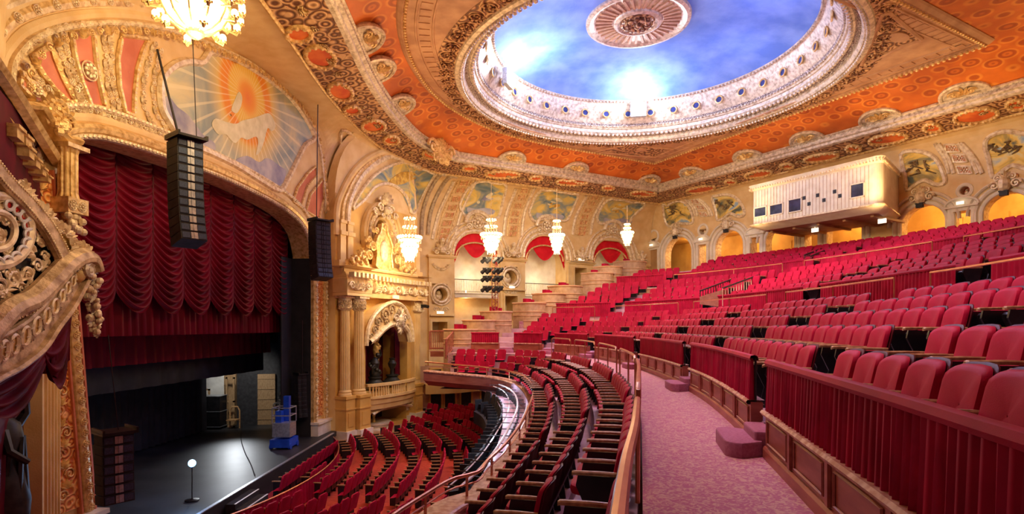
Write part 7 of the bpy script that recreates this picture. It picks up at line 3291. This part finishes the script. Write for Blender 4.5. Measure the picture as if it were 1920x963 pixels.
for px, w, z1, mt, lab in ((432, .6, -1.1, 'greywood', 'narrow brown timber post beside the pale flat'), (500, .9, -2.6, 'greywood', 'brown timber locker at the back of the stage wing'), (548, 1.0, -1.2, 'steel', 'grey shutter panel high on the stage side wall')):
    u, _ = inv(FWs, px, 760)
    mb = MB().at(FWs)
    lo_ = SZ if mt == 'greywood' else Z(-2.6)
    mb.box(u - w / 2, u + w / 2, -.1, .05, lo_, Z(z1))
    for k in range(5):
        z = lo_ + (Z(z1) - lo_) * (k + .5) / 5
        mb.box(u - w / 2, u + w / 2, .05, .08, z, z + .05)
    tag(mb.build('wing_locker' if px == 500 else ('wing_post' if px == 432 else 'wing_shutter'), mt), lab, 'cabinet' if px == 500 else ('post' if px == 432 else 'shutter'))
p = on_stage(182, 870)
t = thing('wooden_crate', 'orange-brown wooden crate in the dark left corner of the stage', 'crate', p)
mb = MB().at(Matrix.Translation(p))
mb.box(-.35, .35, -.3, .3, .0, .8)
mb.build('box', 'greywood', t)
mb = MB().at(Matrix.Translation(p))
for z in (.0, .36, .74):
    mb.box(-.37, .37, -.32, .32, z, z + .06)
mb.box(-.03, .03, -.33, .33, 0, .8)
mb.build('battens', 'armwood', t)
# steps from the stage to the pit
p = V((SX + .08, 0, 0))
ps = on_stage(470, 905)
t = thing('stage_steps', 'black steps with white edged treads from the stage down to the pit', 'steps', (SX, ps.y, 0))
for k in range(4):
    y0 = 17.0
    z = .62 - .16 * k
    mb = MB()
    mb.box(SX + .1 + .3 * k, SX + .4 + .3 * k, y0, y0 + 1.6, 0, z)
    mb.build('step', 'blackmatte', t)
    mb = MB()
    mb.box(SX + .36 + .3 * k, SX + .41 + .3 * k, y0, y0 + 1.6, z, z + .012)
    mb.build('tread_edge', 'white', t)

# ================================================================== LINE ARRAYS
def line_array(name_lab, top, n, w, h, d, dirv, curl, matf='grille', cables=None):
    t = thing('line_array_speaker', name_lab, 'loudspeaker', m=Matrix.Translation(top))
    dx = V(dirv).normalized()
    sx = V((dx.y, -dx.x, 0))
    mb = MB().at(frame(top, sx, dx))
    mb.box(-w * .58, w * .58, -d, d * .3, .02, .08)
    mb.box(-w * .58, -w * .5, -d, d * .3, .06, .14)
    mb.box(w * .5, w * .58, -d, d * .3, .06, .14)
    mb.build('rigging_frame', 'black', t)
    a = -.02
    p = V(top)
    for k in range(n):
        a += curl * (k / n) ** 1.5
        up = V((0, 0, 1)) * math.cos(a) + dx * -math.sin(a) * -1
        f = frame(p, sx, dx * math.cos(a) - V((0, 0, 1)) * math.sin(a), V((0, 0, 1)) * math.cos(a) + dx * math.sin(a))
        mb = MB().at(f)
        mb.box(-w / 2, w / 2, -d, 0, -h + .01, 0)
        o = mb.build('cabinet', 'blackmatte', t)
        for x0, x1 in ((-.46, -.16), (.16, .46)):
            mb = MB().at(f)
            mb.box(x0 * w, x1 * w, 0, .02, -h + .04, -.03)
            mb.build('grille', matf, t)
        mb = MB().at(f)
        mb.box(-.13 * w, .13 * w, 0, .03, -h + .03, -.02)
        mb.box(-.02 * w, .02 * w, .03, .045, -h + .03, -.02)
        mb.build('horn', 'steel' if matf == 'grille' else 'black', t)
        p = p - (V((0, 0, 1)) * math.cos(a) + dx * math.sin(a)) * h
    if cables:
        for c, r in cables:
            mb = MB()
            mb.tube([V(top) + V((0, 0, .1)) + V(c[0]), V(c[1])], r, 5)
            mb.build('cable', 'black', t)
    return t


def wp3(px, py, d):
    return V(((px - CX) / F * d, d, EYE + (CY - py) / F * d))


a = wp3(357, 262, 14.2)
line_array('tall curved black line array hanging in front of the middle left of the wine curtain', a, 12, .62, .215, .62, (.80, -.6, 0), -.055, 'grille',
           [(((-.25, 0, 0)), wp3(295, 93, 14.2)), ] and [((V((-.35, 0.1, 0)), wp3(295, 93, 14.4)), .03), ((V((.1, .1, 0)), wp3(352, -168, 14.3)), .012)])
a = wp3(606, 415, 25.0)
line_array('dark line array hanging beside the far gilded edge of the stage opening', a, 12, .75, .21, .6, (.75, -.6, 0), -.05, 'black', [((V((-.3, 0, 0)), wp3(596, 196, 25)), .02)])
a = wp3(222, 815, 11.5)
line_array('dark line array hanging low over the near front of the stage', a, 7, .55, .20, .5, (.8, -.6, 0), -.04, 'grille', [((V((0, 0, 0)), wp3(203, 628, 11.5)), .01)])
a = wp3(567, 703, 26.5)
line_array('slim black line array in the far stage wing beside the lift', a, 10, .45, .2, .4, (.8, -.6, 0), -.03, 'black', [((V((0, 0, 0)), wp3(567, 600, 26.5)), .02)])

# ================================================================== CHANDELIERS
def chandelier(lab, pos_, w, hgt, top_, power, grp=None):
    t = thing('crystal_chandelier', lab, 'chandelier', m=Matrix.Translation(pos_), group=grp)
    p = V(pos_)
    mb = MB()
    mb.tube([p + V((0, 0, hgt * .5)), top_], .015, 5)
    mb.build('chain', 'gilt', t)
    T = Matrix.Translation(p)
    mb = MB().at(T)
    for r, z in ((w * .22, .47), (w * .28, .27), (w * .5, .0), (w * .33, -.18)):
        mb.tube([(r * math.cos(2 * PI * k / 20), r * math.sin(2 * PI * k / 20), z * hgt) for k in range(20)], .025, 5, closed=True)
    mb.tube([(0, 0, .5 * hgt), (0, 0, -.45 * hgt)], .03, 6)
    mb.build('gilded_rings', 'gilt', t)
    mb = MB().at(T)
    mb2 = MB().at(T)
    for r, z, n, s in ((w * .22, .47, 10, .05), (w * .28, .27, 12, .05), (w * .5, .03, 22, .07), (w * .40, -.03, 16, .06), (w * .35, -.17, 16, .075), (w * .31, -.29, 14, .075), (w * .2, -.41, 10, .065)):
        for k in range(n):
            a = 2 * PI * k / n
            mb.ball((r * math.cos(a), r * math.sin(a), z * hgt + .05), (s, s, s * 1.25), 6, 4)
            for q in range(3):
                mb2.ball((r * math.cos(a), r * math.sin(a), z * hgt - .08 - .07 * q), (.018, .018, .035), 4, 2)
    mb.build('lit_shades', 'lampglow', t, smooth=True)
    mb2.build('crystal_drops', 'crystal', t)
    mb = MB().at(T)
    rows_ = [(.02, -.5), (w * .16, -.47), (w * .26, -.38), (w * .31, -.28), (w * .33, -.12), (w * .2, .0)]
    mb.lathe([(a, b * hgt) for a, b in rows_], 20)
    mb.build('basket', 'lampcore', t, smooth=True)
    lamp('chandelier_light', 'POINT', p + V((.0, -.0, -.62 * hgt)), power * .45, (1, .74, .38), w * .3)
    return t


for (x, yt, yb, wpx, d, ytop, lab, pw) in (
        (768, 409, 489, 43, 30.0, 316, 'largest hanging crystal chandelier, before the far stage box crest', 620),
        (921, 412, 474, 38, 33.0, 345, 'hanging crystal chandelier above the lighting tower by the first red swag', 340),
        (1044, 414, 474, 27, 34.5, 352, 'hanging crystal chandelier beside the middle red swag', 300),
        (1176, 421, 456, 22, 37.0, 385, 'small hanging crystal chandelier beside the rightmost red swag', 260)):
    c = wp3(x, (yt + yb) / 2, d)
    chandelier(lab, c, wpx * d / F, (yb - yt) * d / F, wp3(x, ytop, d), pw, 'crystal chandeliers along the far side wall')
# the great one at the upper left
gpz = wp3(366, 18, 13.0)
t = thing('great_chandelier', 'huge glowing gilt and glass chandelier at the top left before the sun mural', 'chandelier', m=Matrix.Translation(gpz))
T = Matrix.Translation(gpz)
mb = MB().at(T)
mb.lathe([(.16, -.5), (.35, -.42), (.55, -.25), (.66, -.02), (.7, .12)], 32)
mb.build('glass_bowl', 'lampcore', t, smooth=True)
mb = MB().at(T)
for k in range(10):
    a = 2 * PI * k / 10
    mb.tube([(r * math.cos(a), r * math.sin(a), z) for r, z in ((.18, -.52), (.37, -.44), (.57, -.27), (.69, -.02), (.73, .13))], .022, 5)
mb.tube([(.73 * math.cos(2 * PI * k / 30), .73 * math.sin(2 * PI * k / 30), .13) for k in range(30)], .04, 6, closed=True)
mb.lathe([(.02, -.68), (.1, -.66), (.19, -.58), (.2, -.5), (.02, -.44)], 16)
mb.build('gilt_ribs', 'gilt', t)
mb = MB().at(T)
mb2 = MB().at(T)
for ring_r, z, n in ((1.0, .05, 12), (.92, -.16, 8), (.60, -.52, 4), (1.0, .35, 14), (.7, .6, 10)):
    for k in range(n):
        a = 2 * PI * (k + .5 * (n % 8 > 0)) / n
        c = V((ring_r * math.cos(a), ring_r * math.sin(a), z))
        mb = MB().at(T)
        mb.ball(c + V((0, 0, .07)), (.085, .085, .10), 8, 5)
        mb.build('frosted_globe', 'lampglow', t, smooth=True)
        mb2 = MB().at(T)
        mb2.tube([c * .72 + V((0, 0, z * .28 - .06)), c + V((0, 0, -.1)), c + V((0, 0, -.03))], [.02, .03, .06], 6)
        for q in range(5):
            b = a + q * 1.256
            mb2.ball(c + V((.07 * math.cos(b), .07 * math.sin(b), -.02)), .035, 5, 3)
        mb2.build('gilt_arm', 'gilt', t)
mb = MB().at(T)
mb.tube([(0, 0, .5), (0, 0, 5)], .04, 6)
mb.lathe([(.05, .9), (.2, .7), (.3, .55), (.7, .12)], 20)
mb.build('stem', 'gilt', t)
lamp('great_chandelier_light', 'POINT', gpz + V((.1, -.1, -.85)), 260, (1, .74, .36), .5)

# ================================================================== DOME FLOODLIGHTS
for x, y, lab in ((938, 150, 'blazing white floodlight in the dome cove, left one of the two'), (1196, 211, 'blazing white floodlight in the dome cove, right one above the far corner')):
    d = ray(x, y)
    # meet the drum
    best = None
    for k in range(200):
        tt = 20 + k * .1
        p = CAMP + d * tt
        r = math.hypot(p.x - DC.x, p.y - DC.y)
        if p.z - EYE > 12.4 and r > 7.45:
            best = p
            break
    if best is None:
        best = CAMP + d * 33
    inw = (V((DC.x, DC.y, best.z)) - best).normalized()
    m = frame(best + inw * .5, V((-inw.y, inw.x, 0)), inw)
    t = thing('dome_floodlight', lab, 'floodlight', m=Matrix.Translation(m.translation))
    mb = MB().at(m)
    mb.box(-.46, .46, -.2, .05, -.4, .4)
    mb.tube([(-.4, -.1, -.3), (-.4, -.1, 0), (.4, -.1, 0), (.4, -.1, -.3)], .03, 5)
    mb.build('housing', 'steel', t)
    mb = MB().at(m)
    mb.lathe([(.02, .0), (.3, .0)], 20) if False else mb.ball((0, .12, 0), (.46, .10, .40), 16, 8)
    mb.build('lens', 'flood', t, smooth=True)
    lamp('dome_flood_light', 'POINT', best + inw * 1.1, 330, (0.80, 0.86, 1.0), 0.3)
    lamp('dome_flood_beam', 'POINT', best + inw * 2.6 + V((0, 0, .1)), 60, (0.62, 0.70, 1.0), 0.4)

# ================================================================== PROJECTION BOOTH
A_, B_ = (14.7, 21.0)
t = thing('projection_booth', 'cream panelled projection booth jutting from the rear wall over the top seats', 'booth', m=Matrix.Translation(FB @ V((17.8, 2, Z(5.6)))))
fn = 4.4
u_l, u_r = None, None
FBf = FB @ Matrix.Translation((0, fn, 0))
uL_, zbL = inv(FBf, 1408, 430)
uR_, zbR = inv(FBf, 1650, 385)
_, ztL = inv(FBf, 1408, 346)
_, ztR = inv(FBf, 1650, 297)
zb_, zt_ = (zbL + zbR) / 2, (ztL + ztR) / 2
mb = MB().at(FB)
r_ = .35
foot = [(uL_, 0), (uL_, fn - r_)] + [(uL_ + r_ - r_ * math.cos(a), fn - r_ + r_ * math.sin(a)) for a in [PI / 2 * k / 6 for k in range(1, 6)]] + [(uL_ + r_, fn), (uR_ - r_, fn)] + [(uR_ - r_ + r_ * math.sin(a), fn - r_ + r_ * math.cos(a)) for a in [PI / 2 * k / 6 for k in range(1, 6)]] + [(uR_, fn - r_), (uR_ - 1.1, 0)]
zp = [(zb_ - .18, .88), (zb_, .97), (zb_ + .12, 1.03), (zb_ + .22, 1.0), (zt_ - .3, 1.0), (zt_ - .15, 1.03), (zt_, 1.05)]
cu = (uL_ + uR_) / 2
rows = [[(cu + (u - cu) * s, n * s, z) for u, n in foot] for z, s in zp]
rows = [[(cu, .0, zb_ - .3)] * len(foot)] * 0 + rows
mb.grid(rows)
mb.add([(cu + (u - cu) * 1.05, n * 1.05, zt_) for u, n in foot], [tuple(range(len(foot)))])
mb.build('shell', 'pale', t)
mb = MB().at(FB)
mb.add([(cu + (u - cu) * .88, n * .88, zb_ - .18) for u, n in foot], [tuple(range(len(foot)))])
for k in range(5):
    u = uL_ + .8 + k * (uR_ - uL_ - 1.6) / 4
    mb.box(u - .08, u + .08, .1, fn * .8, zb_ - .3, zb_ - .18)
mb.build('underside', 'umber', t)
mb = MB().at(FB)
for k in range(34):
    u = uL_ + .35 + k * (uR_ - uL_ - .7) / 34
    mb.box(u, u + .02, fn, fn + .012, zb_ + .25, zt_ - .35)
mb.build('board_joints', 'stone', t)
mb = MB()
P = [FB @ V((cu + (u - cu) * 1.04, n * 1.04, zt_ - .22)) for u, n in foot]
beads(mb, P, [NB] * len(P), .06, .16)
mb.tube([FB @ V((cu + (u - cu) * 1.03, n * 1.03, zb_ + .15)) for u, n in foot], .06, 6)
mb.build('mouldings', 'giltpale', t)
for x0, x1, y0, y1 in ((1414, 1438, 385, 409), (1443, 1469, 379, 405), (1478, 1504, 369, 400), (1594, 1622, 340, 373)):
    u0, z0 = inv(FBf, x0, y1)
    u1, z1 = inv(FBf, x1, y0)
    mb = MB().at(FB)
    for a, b, c, e in ((u0, u1, z0, z0 + .06), (u0, u1, z1 - .06, z1), (u0, u0 + .06, z0, z1), (u1 - .06, u1, z0, z1)):
        mb.box(a, b, fn, fn + .06, c, e)
    w_ = mb.build('window', 'pale', t)
    mb = MB().at(FB)
    mb.box(u0 + .05, u1 - .05, fn, fn + .02, z0 + .05, z1 - .05)
    o = mb.build('pane', 'glass', t)
mb = MB().at(FB)
for x, y in ((1508, 371), (1517, 382), (1533, 366), (1545, 375), (1565, 359), (1575, 367)):
    u, z = inv(FBf, x, y)
    mb.box(u - .09, u + .09, fn, fn + .02, z - .1, z + .1)
mb.build('ports', 'blackmatte', t)
for x, y, lab in ((1528, 431, 'lit white sign under the left part of the projection booth'), (1654, 414, 'lit white sign under the right corner of the projection booth')):
    p = FB @ V((inv(FB @ Matrix.Translation((0, 2.5, 0)), x, y)[0], 2.5, inv(FB @ Matrix.Translation((0, 2.5, 0)), x, y)[1]))
    mb = MB().at(frame(p, UB, NB))
    mb.box(-.2, .2, -.04, .04, -.12, .12)
    mb.tube([(0, 0, .1), (0, 0, .5)], .015, 5)
    tag(mb.build('hanging_sign', 'exit'), lab, 'sign')

# ================================================================== SIDE STAIR DRUMS
for k, (px, pyt, pyb, w, lab) in enumerate(((868, 617, 660, 1.5, 'lowest tan curved stair drum at the left end of the seats'), (902, 600, 640, 1.5, 'second curved tan stair drum up the side wall'), (934, 584, 625, 1.5, 'third curved stair drum, under the lighting tower'),
                                       (996, 568, 606, 1.7, 'curved stair drum in front of the second pier doorway'), (1032, 551, 590, 1.8, 'curved stair drum left of the middle swag bay'), (1062, 537, 575, 2.0, 'broad curved stair drum right of the middle swag bay'),
                                       (1122, 513, 550, 2.0, 'curved stair drum below the third pier doorway'), (1142, 501, 530, 1.8, 'curved stair drum below the rightmost red swag'), (1182, 492, 518, 2.2, 'topmost curved stair drum near the far corner'))):
    # stand it on the line where the seat rows end, a little toward the wall
    a_ = (px - CX) / F
    q0, dd = LB0 + V((-.9, .9, 0)), LBD
    tt = (a_ * q0.y - q0.x) / (dd.x - a_ * dd.y)
    p = q0 + dd * tt
    ztop = EYE + (CY - pyt) / F * p.y
    zbot = EYE + (CY - pyb) / F * p.y - 1.2
    t = thing('stair_drum', lab, 'parapet', m=Matrix.Translation((p.x, p.y, zbot)), group='curved stair drums along the side wall')
    m = frame((p.x, p.y, 0), LBD, LBN)
    r = w * .56
    out = [(-r, -.7)] + [(r * math.cos(PI - PI * j / 16), .95 * r * math.sin(PI * j / 16)) for j in range(17)] + [(r, -.7)]
    mb = MB().at(m)
    mb.grid([[(x, y, z) for x, y in out] for z in (zbot, ztop)])
    mb.add([(x, y, ztop) for x, y in out], [tuple(range(len(out)))])
    mb.build('drum', 'stone', t)
    mb = MB().at(m)
    for z in (ztop - .02, ztop - .55, ztop - .8):
        mb.tube([(x * 1.02, y * 1.02, z) for x, y in out], .05 if z > ztop - .1 else .03, 5)
    mb.build('bands', 'peach', t)
    mb = MB().at(m)
    mb.box(-.25, .2, -.5, -.2, ztop, ztop + .3)
    mb.box(.35, .6, -.6, -.3, ztop, ztop + .25)
    mb.build('seat_tops', 'drape', t)

# landing with red balustrade at the left foot
def rail_run(lab, a, b, h, n, mt='brass', cat='railing'):
    t = thing('stair_balustrade', lab, cat, m=Matrix.Translation(a))
    mb = MB()
    mb.tube([a + V((0, 0, h)), b + V((0, 0, h))], .05, 6)
    mb.tube([a + V((0, 0, .08)), b + V((0, 0, .08))], .05, 6)
    mb.build('rails', mt, t)
    mb = MB()
    for k in range(n + 1):
        q = a.lerp(b, k / n)
        mb.tube([q, q + V((0, 0, h))], .03 if k not in (0, n) else .06, 5)
    mb.build('balusters', mt, t)
    return t


rail_run('red painted balustrade of the landing under the leftmost pier doorway', wp3(806, 655, 33.5), wp3(848, 655, 33.2), 1.1, 12, 'mahogany')
rail_run('sloping red stair balustrade at the left end of the balcony', wp3(836, 672, 29.5), wp3(852, 652, 31.5), 1.0, 6, 'mahogany')
mb = MB()
a, b = wp3(800, 657, 34.2), wp3(850, 657, 33.6)
mb.grid([[a, b], [a + V((.4, -1.2, 0)), b + V((0.1, -1.2, 0))], [a + V((.4, -1.2, -.3)), b + V((0.1, -1.2, -.3))]])
struct(mb, 'floor_landing', 'mahogany')

# ================================================================== VOMITORY RAILS
for k, (p1_, p2_, d1, d2, lab) in enumerate((((1313, 545), (1402, 512), 27, 33, 'black handrail with iron balusters, left side of the stair well among the seats'), ((1355, 540), (1448, 506), 25.5, 31.5, 'black handrail with pale balusters, right side of the stair well among the seats'),
                                            ((1508, 478), (1545, 464), 31, 34, 'short black handrail with balusters near the top rows left of the booth arches'), ((1520, 480), (1566, 461), 30, 33, 'second short black handrail near the top rows'))):
    a, b = wp3(p1_[0], p1_[1], d1), wp3(p2_[0], p2_[1], d2)
    t = thing('stairwell_handrail', lab, 'railing', m=Matrix.Translation(a))
    mb = MB()
    mb.tube([a, b], .04, 6)
    mb.build('handrail', 'iron', t)
    mb = MB()
    for j in range(22):
        q = a.lerp(b, j / 21)
        mb.tube([q, q - V((0, 0, .8))], .02, 4)
    mb.build('balusters', 'giltpale' if k == 1 else 'iron', t)
for lab, pts, d in (('tan sloping cheek wall of the stair well among the seats', ((1312, 556), (1354, 543), (1352, 575), (1312, 570)), 26.0),):
    P = [wp3(x, y, d) for x, y in pts]
    mb = MB()
    mb.add(P + [p + V((.3, .15, 0)) for p in P], [(0, 1, 2, 3), (7, 6, 5, 4), (0, 1, 5, 4), (1, 2, 6, 5), (2, 3, 7, 6), (3, 0, 4, 7)])
    tag(mb.build('stairwell_wall', 'stone'), lab, 'wall')

# ================================================================== LIGHTING TOWER
tb = wp3(928, 592, 33.5)
tt_ = wp3(928, 470, 33.5)
t = thing('lighting_tower', 'slim red and black truss tower loaded with stage lamps before the first pier', 'lighting tower', m=Matrix.Translation(tb))
mb = MB()
for dx, dy in ((-.18, 0), (.18, 0), (0, .25)):
    mb.tube([tb + V((dx, dy, -1)), tt_ + V((dx, dy, 0))], .03, 5)
H_ = tt_.z - tb.z
for k in range(14):
    z = H_ * k / 14
    s = (-1) ** k
    mb.tube([tb + V((-.18 * s, 0, z)), tb + V((.18 * s, 0, z + H_ / 14))], .018, 4)
    mb.tube([tb + V((-.18, 0, z)), tb + V((.18, 0, z))], .018, 4)
mb.build('truss', 'mahogany', t)
for j, py in enumerate((487, 507, 522, 541)):
    c = wp3(928, py, 33.3)
    mb = MB()
    mb.tube([c + V((-.75, 0, .15)), c + V((.5, 0, .15))], .025, 5)
    mb.build('crossbar', 'iron', t)
    for dx in (-.62, -.34, .06, .34):
        mb = MB().at(Matrix.Translation(c + V((dx, -.1, 0))) @ Matrix.Rotation(.9, 4, 'Y') @ Matrix.Rotation(.5, 4, 'X'))
        mb.lathe([(.02, .2), (.08, .2), (.09, 0), (.12, -.2), (.12, -.24), (.02, -.2)], 10)
        mb.box(-.13, .13, -.02, .02, -.05, .1)
        mb.build('stage_lamp', 'blackmatte', t)

# visible lamp globes under the balcony ledge arch
for x, y, lab in ((879, 554, 'bare warm bulb under the ledge of the first side arch'),):
    u, z = inv(FS, x, y)
    mb = MB().at(FS @ Matrix.Translation((u, -.5, z)))
    mb.ball((0, 0, 0), .12, 10, 6)
    mb.tube([(0, 0, .1), (0, 0, .4)], .03, 5)
    tag(mb.build('ceiling_bulb', 'bulb'), lab, 'lamp')
    lamp('bulb_light', 'POINT', FS @ V((u, -.5, z - .3)), 30, (1, .5, .15), .1)
